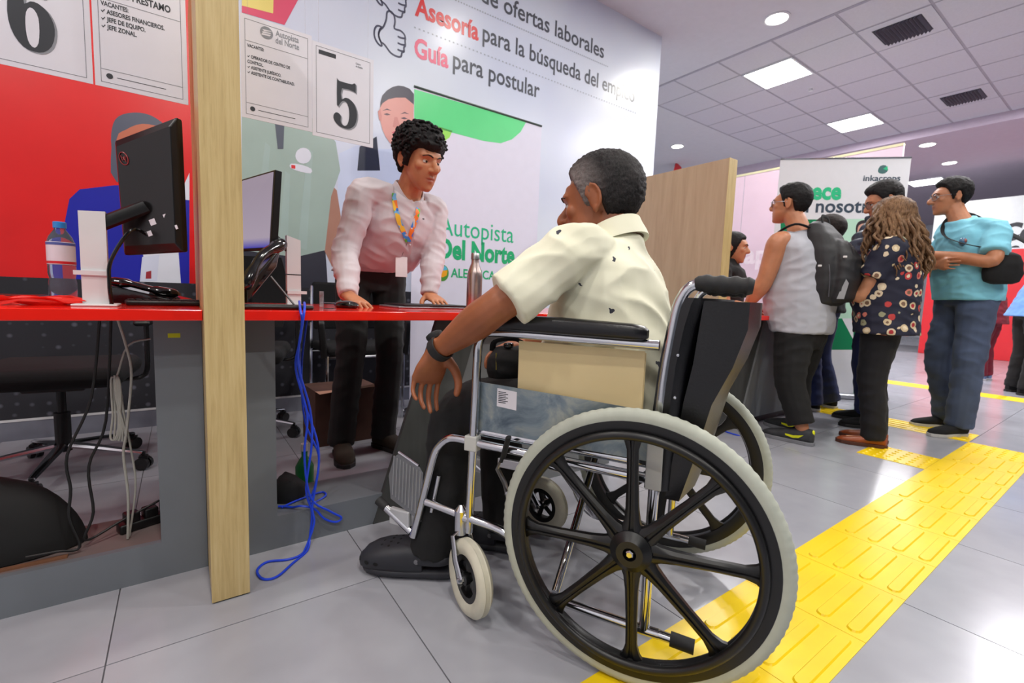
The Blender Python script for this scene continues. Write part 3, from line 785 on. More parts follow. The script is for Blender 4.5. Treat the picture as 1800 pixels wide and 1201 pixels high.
# telephone on left desk
def phone(loc, rz, label, s=1.0):
    t = thing('desk_phone', label, 'telephone', loc, rz)
    prof = [(-.1, 0), (.1, 0), (.1, .05), (.06, .055), (-.1, .018)]
    MB().prism([(a*s, b*s) for a, b in prof], .17*s, frame((-.085*s, 0, 0), (0, 1, 0), (0, 0, 1), (1, 0, 0))).build('phone_body', M_BLKG, t, smooth=False, bevel=.005*s)
    MB().tube(cr([(-.06*s, .075*s, .072*s), (-.062*s, .03*s, .066*s), (-.062*s, -.03*s, .05*s), (-.06*s, -.085*s, .04*s)], 4), [(.024*s, .016*s)]*4+[(.016*s, .011*s)]*5+[(.024*s, .016*s)]*4, 10, round_=True).build('handset', M_BLKG, t)
    mb = MB()
    for i in range(3):
        for j in range(4): mb.box((.0+i*.022*s, (-.07+j*.02)*s, .03*s), (.0+i*.022*s+.016*s, (-.07+j*.02)*s+.013*s, (.038+j*.006)*s))
    mb.build('keypad', M('key_grey', (70, 72, 78), .4), t, smooth=False)
    return t
phone((-.075, 1.86, DZ), math.radians(70), 'low black desk phone behind the white monitor column', .9)
# keyboard flat behind, paper stack, red lanyards
kb = thing('keyboard', 'thin black keyboard lying below the printed blazer', 'keyboard', (-.03, 1.74, DZ), .1)
MB().rbox((-.1, -.055, 0), (.1, .055, .014), .005).build('keyboard_case', M_BLK, kb)
mb = MB()
for i in range(11):
    for j in range(4): mb.box((-.093+i*.017, -.045+j*.022, .013), (-.093+i*.017+.013, -.045+j*.022+.017, .0175))
mb.build('keys', M('key_black', (34, 34, 38), .45), kb, smooth=False)
p = at(15, 519, 1, 1.95)
lp = thing('laptop', 'closed silver edged laptop lying on the red desk left of the bottle', 'laptop', (p.x-.1, 1.95, DZ))
MB().rbox((-.17, -.1, 0), (.17, .1, .009), .004).build('laptop_base', M('laptop_silver', (150, 150, 156), .3, .6), lp)
MB().rbox((-.17, -.1, .0095), (.17, .1, .016), .003).build('laptop_lid', M_BLK, lp)
lan = MB(); random.seed(3)
pts = []
for k in range(60):
    a = k*.55; pts.append((.09*math.cos(a)*(1+.3*math.sin(k)), .05*math.sin(a*1.1), .004+.0035*(k % 5)))
lan.tube(cr(pts, 3), (.006, .0012), 6, up=(0, 0, 1))
p = at(60, 533, 1, 1.62)
tag(lan.build('lanyard_bundle', M('red_ribbon', (232, 40, 28), .5), None, True, loc=(p.x, 1.64, DZ)), 'loose bundle of red ribbon lying by the desk edge', 'ribbon')
# second monitor column, monitor edge-on, phone (middle desk)
p = at(516, 536, 1, 1.78)
h2 = zat(512, 415, 1.78)-DZ
t = thing('desktop_monitor', 'black monitor seen edge-on with its lit screen turned to the attendant', 'monitor', (p.x, 1.78, DZ))
MB().rbox((-.05, -.05, 0), (.05, .06, .006), .003).build('base_plate', M_WHT, t)
MB().box((-.022, -.014, .006), (.022, .014, h2-.015)).add([(-.022, -.014, h2-.015), (.022, -.014, h2-.015), (.022, .014, h2-.015), (-.022, .014, h2-.015), (-.022, -.014, h2), (.022, -.014, h2-.014), (.022, .014, h2-.014), (-.022, .014, h2)], [(4, 5, 6, 7), (0, 1, 5, 4), (1, 2, 6, 5), (2, 3, 7, 6), (3, 0, 4, 7)]).build('column', M_WHT, t, smooth=False)
MB().box((-.0225, -.0145, h2*.45), (.0225, .0145, h2*.45+.003)).build('cable_strap', M_BLK, t, smooth=False)
MB().box((-.022, -.02, .045), (.04, .018, .055)).build('column_clip', M_WHT, t, smooth=False)
qs = [at(484, 298, 1, 1.66), at(476, 438, 1, 1.66)]
bt = at(462, 440, 1, 1.66)
L0 = Vector((p.x, 1.78, DZ))
e_t, e_b = qs[0]-L0, qs[1]-L0
far_t = e_t+Vector((-.115, .36, -.005)); far_b = e_b+Vector((-.135, .36, .0))
dn = (e_t-e_b).cross(far_t-e_t).normalized()
if dn.x > 0: dn = -dn
mb = MB(); mb.rings([[e_t, far_t, far_b, e_b], [v-dn*.022 for v in (e_t, far_t, far_b, e_b)]])
mb.build('screen_housing', M('monitor_black', (15, 12, 14), .28), t, smooth=False, bevel=.002)
cc = (e_t+far_t+far_b+e_b)/4
mb = MB(); sq = [cc+(v-cc)*.95+dn*.0005 for v in (e_t, far_t, far_b, e_b)]; mb.rings([sq, [v+dn*.0006 for v in sq]])
ms, tt = newmat('lit_screen'); tt.bsdf.inputs['Base Color'].default_value = (.02, .02, .03, 1)
v_ = tt.coords((1, 1, 1)); sx_ = tt.add('ShaderNodeSeparateXYZ'); tt.link(v_, sx_.inputs[0])
tt.link(tt.ramp(tt.math('MULTIPLY', sx_.outputs[2], 2.6), [(.2, lin((60, 60, 190))), (.5, lin((80, 80, 200))), (.58, lin((200, 185, 205))), (1, lin((185, 170, 190)))]), tt.bsdf.inputs['Emission Color']); tt.bsdf.inputs['Emission Strength'].default_value = .55
mb.build('screen', ms, t, smooth=False)
MB().tube([cc-dn*.02, (0, 0, h2-.06)], .012, 8).build('arm', M_BLK, t)
# big tilted desk phone / terminal
p0 = at(452, 470, 1, 1.6)
t = thing('desk_phone', 'black desk phone propped steeply on its stand by the divider', 'telephone', (.235, 1.58, DZ))
q = [at(433, 505, 1, 1.56), at(495, 432, 1, 1.66), at(487, 470, 1, 1.66), at(434, 535, 1, 1.56)]
lo = [v-Vector((.235, 1.58, DZ)) for v in q]
ext = Vector((-.02, .085, .0))
mb = MB(); mb.rings([lo, [v+ext for v in lo]]); mb.build('phone_body', M_BLKG, t, smooth=False, bevel=.006)
MB().tube(cr([lo[1]+Vector((.0, -.004, .004)), (lo[0]+lo[1])/2+Vector((-.01, -.02, .028)), lo[0]+Vector((.0, -.01, .01))], 5), [(.016, .02)]*3+[(.012, .014)]*5+[(.016, .02)]*3, 10, round_=True).build('handset', M_BLKG, t)
s0 = at(476, 486, 1, 1.62)-Vector((.235, 1.58, DZ)); s1 = at(522, 538, 1, 1.6)-Vector((.235, 1.58, DZ)); s1.z = .002
MB().tube([s0, s1], (.006, .003), 6).build('prop_leg', M('prop_grey', (96, 94, 96), .4), t)
MB().rbox((-.09, -.06, 0), (.1, .07, .012), .005).build('stand', M_BLK, t)
# acrylic card holder
p = at(568, 540, 1, 1.6)
t = thing('card_holder', 'small clear acrylic card holder near the attendant hand', 'holder', (p.x, 1.62, DZ))
M_ACR = M('acrylic', (225, 228, 240), .05, trans=.85, var=0)
M_ACR.node_tree.nodes['Principled BSDF'].inputs['IOR'].default_value = 1.15
MB().box((-.001, -.025, 0), (.001, .025, .058)).build('upright', M_ACR, t, smooth=False)
MB().box((0, -.025, 0), (.04, .025, .002)).box((.0, -.025, .02), (.038, .025, .022)).build('tray', M_ACR, t, smooth=False)
# tablet / laptop by attendant, mouse, steel thermos
p = on_desk(745, 540); ly = 1.84
pa, pb = at(690, 540, 1, ly), at(812, 541, 1, ly)
t = thing('laptop', 'closed dark laptop with silver edge on the red desk before the attendant', 'laptop', ((pa.x+pb.x)/2, ly+.04, DZ), .02)
w = (pb.x-pa.x)/2
MB().rbox((-w, -.1, 0), (w, .12, .008), .004).build('laptop_base', M('laptop_silver', (150, 150, 156), .3, .6), t)
MB().rbox((-w*.86, -.1, .0085), (w, .12, .016), .003).build('laptop_lid', M_BLK, t)
p = at(612, 541, 1, 1.70)
t = thing('computer_mouse', 'black computer mouse under the attendant right hand', 'mouse', (p.x, 1.72, DZ), .6)
MB().ell((0, 0, .010), (.03, .05, .018), 16, 8).build('mouse_shell', M_BLKG, t)
MB().tube([(0, .028, .0255), (0, .04, .0205)], .004, 8, round_=True).build('scroll_wheel', M('key_grey', (70, 72, 78), .4), t)
ty = 1.66; p = at(833, 538, 1, ty); th = zat(834, 445, ty)-DZ
t = thing('thermos_bottle', 'brushed steel thermos bottle on the red desk beside the laptop', 'bottle', (p.x, ty, DZ))
k = th/.262
MB().lathe([(.004, 0), (.034*k, 0), (.0355*k, .004), (.0355*k, .155*k), (.031*k, .18*k), (.018*k, .215*k), (.0165*k, .235*k), (.002, .235*k)], 28).build('flask_body', M('thermos_steel', (178, 160, 156), .25, .9, var=.05, stretch=(1, 1, 8)), t)
MB().lathe([(.002, .233*k), (.0195*k, .233*k), (.0195*k, .258*k), (.017*k, .262*k), (.002, .262*k)], 24).build('cap', M_STEEL, t)

# ------------------------------------------------------------------ under the desks
def office_chair(loc, rz, label, seat_z=.47, back=True):
    t = thing('office_chair', label, 'chair', loc, rz)
    for k in range(5):
        a = 2*PI*k/5+.25
        d = Vector((math.cos(a), math.sin(a), 0))
        leg = MB().tube([d*.03+Vector((0, 0, .115)), d*.16+Vector((0, 0, .098)), d*.31+Vector((0, 0, .075))], [(.022, .014), (.019, .012), (.014, .009)], 8).build('leg', M_CHR, t)
        ca = MB(); c = d*.31
        for s in (-1, 1):
            Mx = frame(c+Vector((-d.y, d.x, 0))*s*.014+Vector((0, 0, .028)), d, (0, 0, 1), Vector((-d.y, d.x, 0)))
            ca.lathe([(.002, -.009), (.028, -.009), (.028, .009), (.002, .009)], 16, (0, 0, 0), None) if False else ca.add([Mx @ Vector((.028*math.cos(j*PI/8), .028*math.sin(j*PI/8), q)) for q in (-.009, .009) for j in range(16)], [tuple(range(16))[::-1], tuple(range(16, 32))]+[(j, (j+1) % 16, 16+(j+1) % 16, 16+j) for j in range(16)])
        ca.tube([c+Vector((0, 0, .03)), c+Vector((0, 0, .08))], .008, 8); ca.box((c.x-.016, c.y-.016, .04), (c.x+.016, c.y+.016, .062))
        ca.build('caster', M_BLK, t)
    MB().tube([(0, 0, .09), (0, 0, .26), (0, 0, .262), (0, 0, seat_z-.06)], [.028, .028, .016, .016], 12).build('gas_column', M_BLK, t)
    MB().rbox((-.1, -.08, seat_z-.075), (.1, .1, seat_z-.045), .01).build('tilt_mechanism', M_BLK, t)
    MB().rbox((-.25, -.24, seat_z-.045), (.25, .25, seat_z+.04), .04).build('seat', M_BLKF, t)
    if back:
        MB().tube(cr([(0, -.1, seat_z-.05), (0, -.28, seat_z-.03), (0, -.3, seat_z+.15), (0, -.27, seat_z+.3)], 4), (.03, .01), 8).build('back_bar', M_BLK, t)
        mb = MB(); R = []
        for k in range(8):
            z = seat_z+.12+k*.06; w = .2+.03*math.sin(k/7*PI); y = -.255-.03*math.sin(k/7*PI*1.0)
            R.append([Vector((w*sx, y+dy+.03*(abs(sx)**2), z)) for sx, dy in ((-1, 0), (-.5, 0), (0, 0), (.5, 0), (1, 0), (1, -.04), (.5, -.045), (0, -.045), (-.5, -.045), (-1, -.04))])
        mb.rings(R).build('backrest', M_BLKF, t)
    for s in (-1, 1):
        MB().tube(cr([(s*.2, 0, seat_z-.05), (s*.29, 0, seat_z-.03), (s*.3, 0, seat_z+.1), (s*.3, 0, seat_z+.2)], 4), (.014, .01), 8).rbox((s*.3-.03, -.13, seat_z+.2), (s*.3+.03, .12, seat_z+.225), .012).build('armrest', M_BLK, t)
    return t
office_chair((-.43, 2.72, 0), math.radians(175), 'black swivel office chair with chrome star base under the number 6 desk', .44, False)
office_chair((.25, 2.95, 0), math.radians(165), 'black swivel office chair behind the attendant at the white column', .47)
# visitor chair by the banner
def visitor_chair(loc, rz, label):
    t = thing('visitor_chair', label, 'chair', loc, rz)
    for s in (-1, 1):
        MB().tube([(s*.24, .22, 0), (s*.24, .22, .43)], .011, 8).build('leg', M_CHR, t)
        MB().tube([(s*.24, -.22, 0), (s*.24, -.20, .43), (s*.22, -.26, .85)], .011, 8).build('leg', M_CHR, t)
        MB().tube(cr([(s*.27, -.22, .62), (s*.27, .1, .655), (s*.27, .2, .64), (s*.27, .22, .60), (s*.255, .22, .42)], 4), (.02, .013), 8).build('armrest', M_BLK, t)
    MB().tube([(-.24, .21, .42), (.24, .21, .42)], .01, 8).tube([(-.24, -.2, .42), (.24, -.2, .42)], .01, 8).build('seat_rail', M_CHR, t)
    MB().rbox((-.235, -.22, .43), (.235, .24, .485), .028).build('seat', M_BLKF, t)
    MB().rbox((-.22, -.29, .55), (.22, -.245, .88), .022).build('backrest', M_BLKF, t)
    return t
visitor_chair((.945, 3.1, 0), math.radians(180), 'black visitor chair with thin metal legs in front of the white roll-up banner')
# wooden crate and paper bag
p = at(520, 740, 2, 0)
t = thing('cardboard_carton', 'brown carton with a torn paper flap below the middle desk', 'box', (.72, 2.64, 0), .05)
MB().box((-.17, -.12, 0), (.17, .12, .3)).build('carton_body', M('carton_brown', (84, 56, 46), .8, var=.15), t, smooth=False)
MB().add([(-.17, -.12, .3), (.17, -.12, .3), (.2, -.22, .345), (.12, -.2, .33), (.02, -.21, .322), (-.17, -.2, .30), (-.17, -.121, .297), (.17, -.121, .297)], [(0, 1, 2, 3, 4, 5), (6, 7, 1, 0)]).build('torn_flap', M('kraft_pink', (196, 150, 126), .8), t, smooth=False)
# black bag leaning in the left bay
t = thing('black_bag', 'large black bag slumped on the shelf under the number 6 desk', 'bag', (-.34, 1.70, .103))
R = []
for k in range(9):
    z = .004+.21*k/8; f = 1-(k/8)**2*.72
    xr = .19*math.sqrt(max(.02, 1-(k/8)**1.6)); R.append([Vector((-.08+(xr+.0)*math.cos(a)*(1.0), .075*f*math.sin(a), z)) for a in [j*2*PI/20 for j in range(20)]])
MB().rings(R).build('bag_body', M('bag_black', (14, 14, 16), .7, var=.2), t)
MB().box((-.062, -.079, .108), (-.054, -.073, .126)).build('zip_pull', M_CHR, t, smooth=False)
t = thing('flat_carton', 'flat brown board lying below the black bag', 'box', (-.36, 1.64, .103))
bd = t
MB().box((-.25, -.035, 0), (.1, -.02, .005)).build('board', M('board_brown', (120, 80, 56), .8), t, smooth=False)
t = thing('power_strip', 'black power strip with adapters on the desk shelf', 'power strip', (-.09, 1.72, .103), .35)
MB().rbox((-.08, -.02, 0), (.08, .02, .028), .006).build('strip_body', M_BLK, t)
for k in range(3): MB().rbox((-.065+k*.045, -.018, .026), (-.03+k*.045, .018, .055), .005).build('adapter', M_BLK, t)
def cable(name, label, pts, r, mat, n=5, closed=False):
    b0 = Vector(pts[0]); b0 = Vector((b0.x, b0.y, 0))
    q = cr([Vector(p)-b0 for p in pts], n, closed)
    return tag(MB().tube(q, r, 7, closed=closed).build(name, mat, None, True, loc=b0), label, 'cable')
def ph(px, py, y): return tuple(at(px, py, 1, y))
cable('power_cable', 'black power cable hanging to the desk shelf beside the bag', [ph(175, 560, 1.66), ph(160, 700, 1.66), ph(118, 800, 1.65), ph(124, 860, 1.64), ph(122, 910, 1.63), ph(140, 962, 1.62), ph(100, 970, 1.615), ph(45, 980, 1.612)], .0035, M_BCAB)
cable('power_cable', 'second black cable hanging closer to the white cables', [ph(195, 560, 1.68), ph(186, 740, 1.68), ph(156, 820, 1.66), ph(164, 900, 1.65), ph(150, 950, 1.64), ph(215, 915, 1.68), ph(280, 880, 1.72)], .0035, M_BCAB)
cable('white_cable', 'pale grey cable hanging straight from the red desk top', [ph(207, 562, 1.64), ph(222, 610, 1.64), ph(231, 660, 1.64), ph(222, 760, 1.64), ph(217, 800, 1.64), ph(225, 870, 1.64), (ph(224, 930, 1.64)[0], 1.64, .106)], .0033, M_WCAB)
lp_ = [ph(265, 596, 1.66), ph(225, 608, 1.66), ph(206, 660, 1.66)]
for k in range(5):
    lp_ += [ph(195+4*k, 668+3*k, 1.66+.004*k), ph(198+5*k, 730, 1.655), ph(194+7*k, 770+2*k, 1.65), ph(206+3*k, 765-4*k, 1.648), ph(212-2*k, 700, 1.65), ph(208-k, 664, 1.655)]
lp_ += [ph(232, 800, 1.65), ph(238, 860, 1.65), (ph(226, 915, 1.65)[0], 1.65, .107)]
cable('white_cable', 'bundled loop of pale grey cable hanging under the number 6 desk', lp_, .0026, M_WCAB, 4)
# blue network cables
YB = 1.55
def fl(px, py, z=.004): p = at(px, py, 2, z); return (p.x, p.y, z)
cable('network_cable', 'blue network cable trailing in a loop on the tiles by the divider', [ph(526, 530, 1.60), ph(528, 546, 1.44), ph(531, 570, 1.44), ph(524, 640, 1.50), ph(545, 720, 1.55), ph(548, 780, 1.555), ph(538, 860, 1.555), ph(548, 900, 1.55), ph(545, 940, 1.54), fl(540, 968), fl(515, 990), fl(487, 1014), fl(462, 1018), fl(452, 1003), fl(470, 988), fl(505, 984), fl(528, 976), fl(538, 962, .006), ph(552, 920, 1.54), ph(549, 890, 1.55), ph(560, 820, 1.56), ph(556, 770, 1.57), ph(530, 690, 1.60), ph(526, 600, 1.62)], .0036, M_BLUE)
cable('network_cable', 'blue network cable with a side loop over the grey desk rail', [ph(535, 532, 1.60), ph(535, 546, 1.443), ph(527, 600, 1.47), ph(520, 650, 1.53), ph(540, 730, 1.545), ph(535, 800, 1.55), ph(546, 875, 1.55), ph(580, 899, 1.553), ph(600, 910, 1.556), ph(590, 918, 1.556), ph(570, 912, 1.556), ph(553, 895, 1.557), ph(530, 890, 1.565), (ph(515, 885, 1.60)[0], 1.60, .112), (ph(500, 878, 1.62)[0], 1.62, .112), (ph(489, 872, 1.63)[0], 1.63, .112)], .0036, M_BLUE)
cable('network_cable', 'blue network cable curling on the desk shelf', [ph(540, 560, 1.66), ph(530, 650, 1.64), ph(536, 740, 1.63), ph(560, 800, 1.62), ph(555, 850, 1.61), (ph(545, 880, 1.61)[0], 1.61, .11), (ph(572, 872, 1.64)[0], 1.64, .11), (ph(565, 866, 1.68)[0], 1.68, .11), (ph(530, 870, 1.68)[0], 1.66, .11), (ph(510, 880, 1.64)[0], 1.64, .11), (ph(495, 888, 1.62)[0], 1.62, .11)], .0034, M_BLUE)
t = thing('black_pouch', 'small black pouch slumped on the shelf behind the blue cables', 'bag', (ph(508, 850, 1.68)[0], 1.70, .105))
MB().rings([[Vector((w_*math.cos(a), .05*math.sin(a), z)) for a in [j*PI/8 for j in range(16)]] for w_, z in ((.05, 0), (.062, .015), (.055, .045), (.03, .07), (.008, .078))]).build('pouch_body', M('bag_black', (14, 14, 16), .7), t)
t = thing('bottle_of_cleaner', 'small bottle with green base lying behind the blue cables', 'bottle', (.40, 2.0, 0))
MB().lathe([(.003, 0), (.035, 0), (.036, .1), (.02, .13), (.012, .14), (.012, .17), (.003, .17)], 16).build('bottle_body', M('green_plastic', (30, 120, 60), .35), t)
MB().lathe([(.003, .165), (.014, .165), (.014, .195), (.003, .195)], 14).build('cap', M_WHT, t)

# ------------------------------------------------------------------ far booths: pink panel, big banner, red and white wall, far sign
t = thing('pink_backdrop', 'pale pink backdrop panel with yellow top edge behind the counter woman', 'backdrop', (5.62, 2.5, 0))
MB().box((0, -.9, 0), (.04, 1.2, 2.385)).build('backdrop_panel', M('pink_print', (236, 208, 224), .5, var=.03, scale=3), t, smooth=False)
MB().box((-.004, -.9, 2.385), (.044, 1.2, 2.41)).build('top_trim', M('cream_trim', (226, 220, 180), .5), t, smooth=False)
MB().box((-.003, .62, 0), (0, .625, 2.385)).build('panel_joint', M('joint_grey', (190, 180, 195), .5), t, smooth=False)
mb = MB(); put_text(mb, 'ap', frame((-.0015, .55, 1.33), (0, -1, 0), (0, 0, 1), (-1, 0, 0)), None, .22, .03); mb.build('faint_lettering', M('pale_print', (246, 228, 238), .5), t, smooth=False)
ZT2 = 2.16
A2 = at(1372, 280, 2, ZT2); B2 = at(1602, 277, 2, ZT2)
ex = (B2-A2); W2 = ex.length; ex.normalize()
ang = math.atan2(ex.y, ex.x)
t = thing('rollup_banner', 'tall white and green banner with a smiling portrait behind the waiting people', 'banner', ((A2.x+B2.x)/2, (A2.y+B2.y)/2, 0), ang)
hw = W2/2; A, B = A2, B2
ey = Vector((0, 0, 1)).cross(ex)
inv = Matrix.Rotation(-ang, 4, 'Z') @ Matrix.Translation((-(A2.x+B2.x)/2, -(A2.y+B2.y)/2, 0))
MB().box((-hw, -.0012, .04), (hw, .0012, ZT2)).build('print_panel', M('banner_white2', (226, 226, 232), .5, var=.015), t, smooth=False)
MB().rbox((-hw-.01, -.08, 0), (hw+.01, .08, .05), .02).build('base_cassette', M('cassette_silver', (180, 182, 190), .3, .7), t)
MB().tube([(-hw, 0, ZT2), (hw, 0, ZT2)], .009, 8).build('top_rail', M_CHR, t)
MB().tube([(0, .03, .05), (0, .03, ZT2-.01)], .009, 8).build('support_pole', M_CHR, t)
GRN = P('deep_green', (16, 130, 84)); MINT = P('mint', (190, 228, 206)); NAVY = P('slate', (62, 76, 92))
def btext2(s, a, b, cap, mat, bold=0):
    p, q = bpt(*a), bpt(*b); mb = MB()
    put_text(mb, s, frame((p[0], -.0026, (p[1]+q[1])/2), (1, 0, 0), (0, 0, 1), (0, -1, 0)), q[0]-p[0], cap, bold)
    mb.build('banner_lettering', mat, t, smooth=False)
btext2('inkacrops', (1517, 318), (1582, 318), .05, NAVY, .02)
btext2('Crece', (1386, 351), (1478, 349), .15, P('bright_green', (48, 196, 138)), .04)
btext2('con nosotros', (1372, 373), (1560, 374), .12, NAVY, .02)
bflat([(1372, 386), (1475, 386), (1475, 470), (1372, 470)], 'green_block', GRN)
bflat([(1475, 385), (1570, 385), (1602, 400), (1602, 560), (1475, 560)], 'mint_block', MINT)
bflat([(1372, 560), (1480, 560), (1500, 598), (1500, 615), (1372, 615)], 'green_band', GRN)
bflat([(1500, 540), (1602, 540), (1602, 702), (1500, 698)], 'green_base', GRN)
bflat([(1372, 600), (1501, 600), (1501, 614), (1372, 614)], 'green_strip', GRN, 2)
bflat([(1543, 301), (1547, 292), (1557, 291), (1561, 299), (1555, 305), (1547, 305)], 'leaf_logo', P('logo_slate', (70, 110, 110)), 1, 2)
bflat([(1552, 297), (1560, 292), (1560, 300)], 'leaf_logo_tip', P('bright_green', (48, 196, 138)), 2)
bflat([(1500, 440), (1504, 424), (1514, 418), (1528, 424), (1538, 440), (1538, 470), (1498, 470)], 'printed_blouse', WHP, 2)
bflat([(1504, 402), (1508, 391), (1518, 387), (1528, 392), (1531, 404), (1528, 420), (1508, 420)], 'printed_hair', P('portrait_hair', (60, 52, 56)), 3, 2)
bflat([(1507, 404), (1510, 396), (1519, 393), (1527, 398), (1528, 412), (1522, 424), (1514, 425), (1508, 416)], 'printed_face', P('portrait_skin', (214, 164, 146)), 4, 2)
bflat([(1512, 414), (1524, 413), (1520, 418), (1515, 418)], 'printed_smile', WHP, 5)
# red and white far wall with big lettering
t = thing('red_white_backdrop', 'far red and white backdrop wall with large black lettering', 'backdrop', (12.0, .9, 0))
MB().box((0, -3.2, 0), (.06, 1.9, 2.9)).build('backdrop_panel', M('backdrop_white', (222, 228, 232), .5, var=.02), t, smooth=False)
MB().box((-.003, -3.2, 0), (0, 1.9, 1.98)).build('red_print', P('far_red', (226, 46, 54)), t, smooth=False)
MB().box((-.004, -3.2, 1.98), (0, 1.9, 2.0)).build('white_rule', WHP, t, smooth=False)
yl = at(1757, 415, 0, 12).y-.9
mb = MB(); put_text(mb, 'Centro', frame((-.002, yl, 2.14), (0, -1, 0), (0, 0, 1), (-1, 0, 0)), None, .30, .04, .2, .8); mb.build('backdrop_lettering', M_INK, t, smooth=False)
mb = MB(); put_text(mb, 'de', frame((-.002, yl+.03, 1.86), (0, -1, 0), (0, 0, 1), (-1, 0, 0)), None, .26, .04, .2, .8); o_ = mb
q = o_.v; keep = [v for v in q]
for v in q:
    if v.z < 2.0: v.z = 2.0
o_.build('backdrop_lettering', M_INK, t, smooth=False)
p = at(1190, 292, 1, 6.0)
t = thing('red_sign', 'small red hanging sign above the wooden partition', 'sign', (p.x, 6.0, 0))
MB().prism([(-.12, p.z-.35), (.14, p.z-.35), (.14, p.z+.0), (-.04, p.z+.06), (-.12, p.z-.2)], .02, frame((0, .01, 0), (1, 0, 0), (0, 0, 1), (0, -1, 0))).build('sign_panel', P('sign_red', (206, 40, 46)), t, smooth=False)
MB().tube([(0, 0, 0), (0, 0, p.z-.34)], .015, 8).build('sign_post', M_CHR, t)
MB().lathe([(.003, 0), (.15, 0), (.15, .012), (.02, .02), (.003, .02)], 20).build('sign_base', M_CHR, t)
# blue network cable by far counter
cable('network_cable', 'blue cable lying on the tiles at the far counter foot', [fl(1264, 735), fl(1280, 728), fl(1268, 752), fl(1285, 762), fl(1300, 766), fl(1278, 760)], .004, M_BLUE)
# ------------------------------------------------------------------ wheelchair (x right, y forward, z up)
WTH = math.radians(119.24)
WO = Vector((1.031, .755, 0))
WU = Vector((math.cos(WTH), math.sin(WTH), 0)); WR = Vector((WU.y, -WU.x, 0))
def wc(x, y, z): return WO+WR*x+WU*y+Vector((0, 0, z))
wch = thing('wheelchair', 'chrome framed wheelchair with black spoked wheels and pale grey tyres', 'wheelchair', WO, WTH-PI/2)
M_TYRE = M('grey_tyre', (176, 180, 168), .7, var=.06, scale=30)
M_TYRE2 = M('caster_tyre', (206, 202, 184), .6, var=.06, scale=30)
M_MAG = M('black_nylon', (12, 12, 14), .38, var=.1)
M_VINYL = M('black_vinyl', (11, 11, 15), .3, var=.15, scale=30, bump=.1, bscale=200)
M_RUB = M('black_rubber', (30, 30, 32), .7)
def galv_mat():
    m, t = newmat('galvanised_plate'); b = t.bsdf
    v = t.coords(); n = t.noise(v, 9, 5, .65, .6); n2 = t.noise(v, 3, 2)
    t.link(t.ramp(t.math('ADD', t.math('MULTIPLY', n, .7), t.math('MULTIPLY', n2, .3)), [(.36, lin((84, 98, 112))), (.5, lin((128, 142, 150))), (.62, lin((170, 174, 166)))]), b.inputs['Base Color'])
    b.inputs['Metallic'].default_value = .55; b.inputs['Roughness'].default_value = .38
    return m
M_GALV = galv_mat()
WRr = .3045
# shared rear-wheel meshes (axis along local x)
def wheel_meshes():
    out = {}
    n = 384; mb = MB(); R = []
    for j in range(n):
        a = 2*PI*j/n; e = (.0006 if (j//2) % 2 else -.0006)
        prof = []
        for (dr, dx, lug) in ((-.030, -.013, 0), (-.017, -.0165, 0), (-.007, -.013, .4), (-.001, -.006, 1), (0, 0, 1), (-.001, .006, 1), (-.007, .013, .4), (-.017, .0165, 0), (-.030, .013, 0)):
            r = WRr-.0012+dr+e*lug
            prof.append(Vector((dx, r*math.cos(a), r*math.sin(a))))
        R.append(prof)
    out['tyre'] = mb.rings(R, closed=True).mesh('tyre')
    mb = MB(); R = []; n = 96
    for j in range(n):
        a = 2*PI*j/n
        R.append([Vector((dx, r*math.cos(a), r*math.sin(a))) for r, dx in ((.278, -.015), (.278, .015), (.262, .016), (.246, .010), (.243, 0), (.246, -.010), (.262, -.016))])
    out['rim'] = mb.rings(R, closed=True).mesh('rim')
    mb = MB(); n = 96
    mb.tube([(0, .249*math.cos(2*PI*j/n), .249*math.sin(2*PI*j/n)) for j in range(n)], .0095, 10, closed=True)
    out['push_rim'] = mb.mesh('push_rim')
    # spoke along +z with webbed flare at both ends
    mb = MB(); R = []
    for r, w, d in ((.035, .026, .014), (.06, .017, .013), (.09, .0135, .012), (.16, .0115, .010), (.215, .012, .009), (.235, .018, .009), (.25, .03, .009)):
        R.append([Vector((d*sx, w*sy, r)) for sx, sy in ((-.5, -1), (.5, -1), (1, -.55), (1, -.25), (.6, -.15), (.6, .15), (1, .25), (1, .55), (.5, 1), (-.5, 1), (-.8, 0))])
    out['spoke'] = mb.rings(R).mesh('spoke')
    mb = MB(); Mx = Matrix.Rotation(PI/2, 4, 'Y')
    mb.lathe([(.012, .006), (.014, .03), (.028, .03), (.034, .024), (.044, .016), (.046, 0), (.046, -.018), (.03, -.028), (.012, -.028)], 32, M=Mx)
    out['hub'] = mb.mesh('hub')
    mb = MB(); mb.lathe([(.001, -.02), (.0055, -.02), (.0055, .024), (.009, .024), (.009, .029), (.006, .032), (.001, .032)], 6, M=Mx)
    out['axle_bolt'] = mb.mesh('axle_bolt')
    for m in out.values(): fix_normals(m); m.polygons.foreach_set('use_smooth', [True]*len(m.polygons)); m.set_sharp_from_angle(angle=math.radians(38))
    return out
WM = wheel_meshes()
def sub(name, me, mat, parent, mtx=None):
    if not me.materials: me.materials.append(mat)
    o = bpy.data.objects.new(name, me); COL.objects.link(o); o.parent = parent
    if mtx is not None: o.matrix_local = mtx
    return o
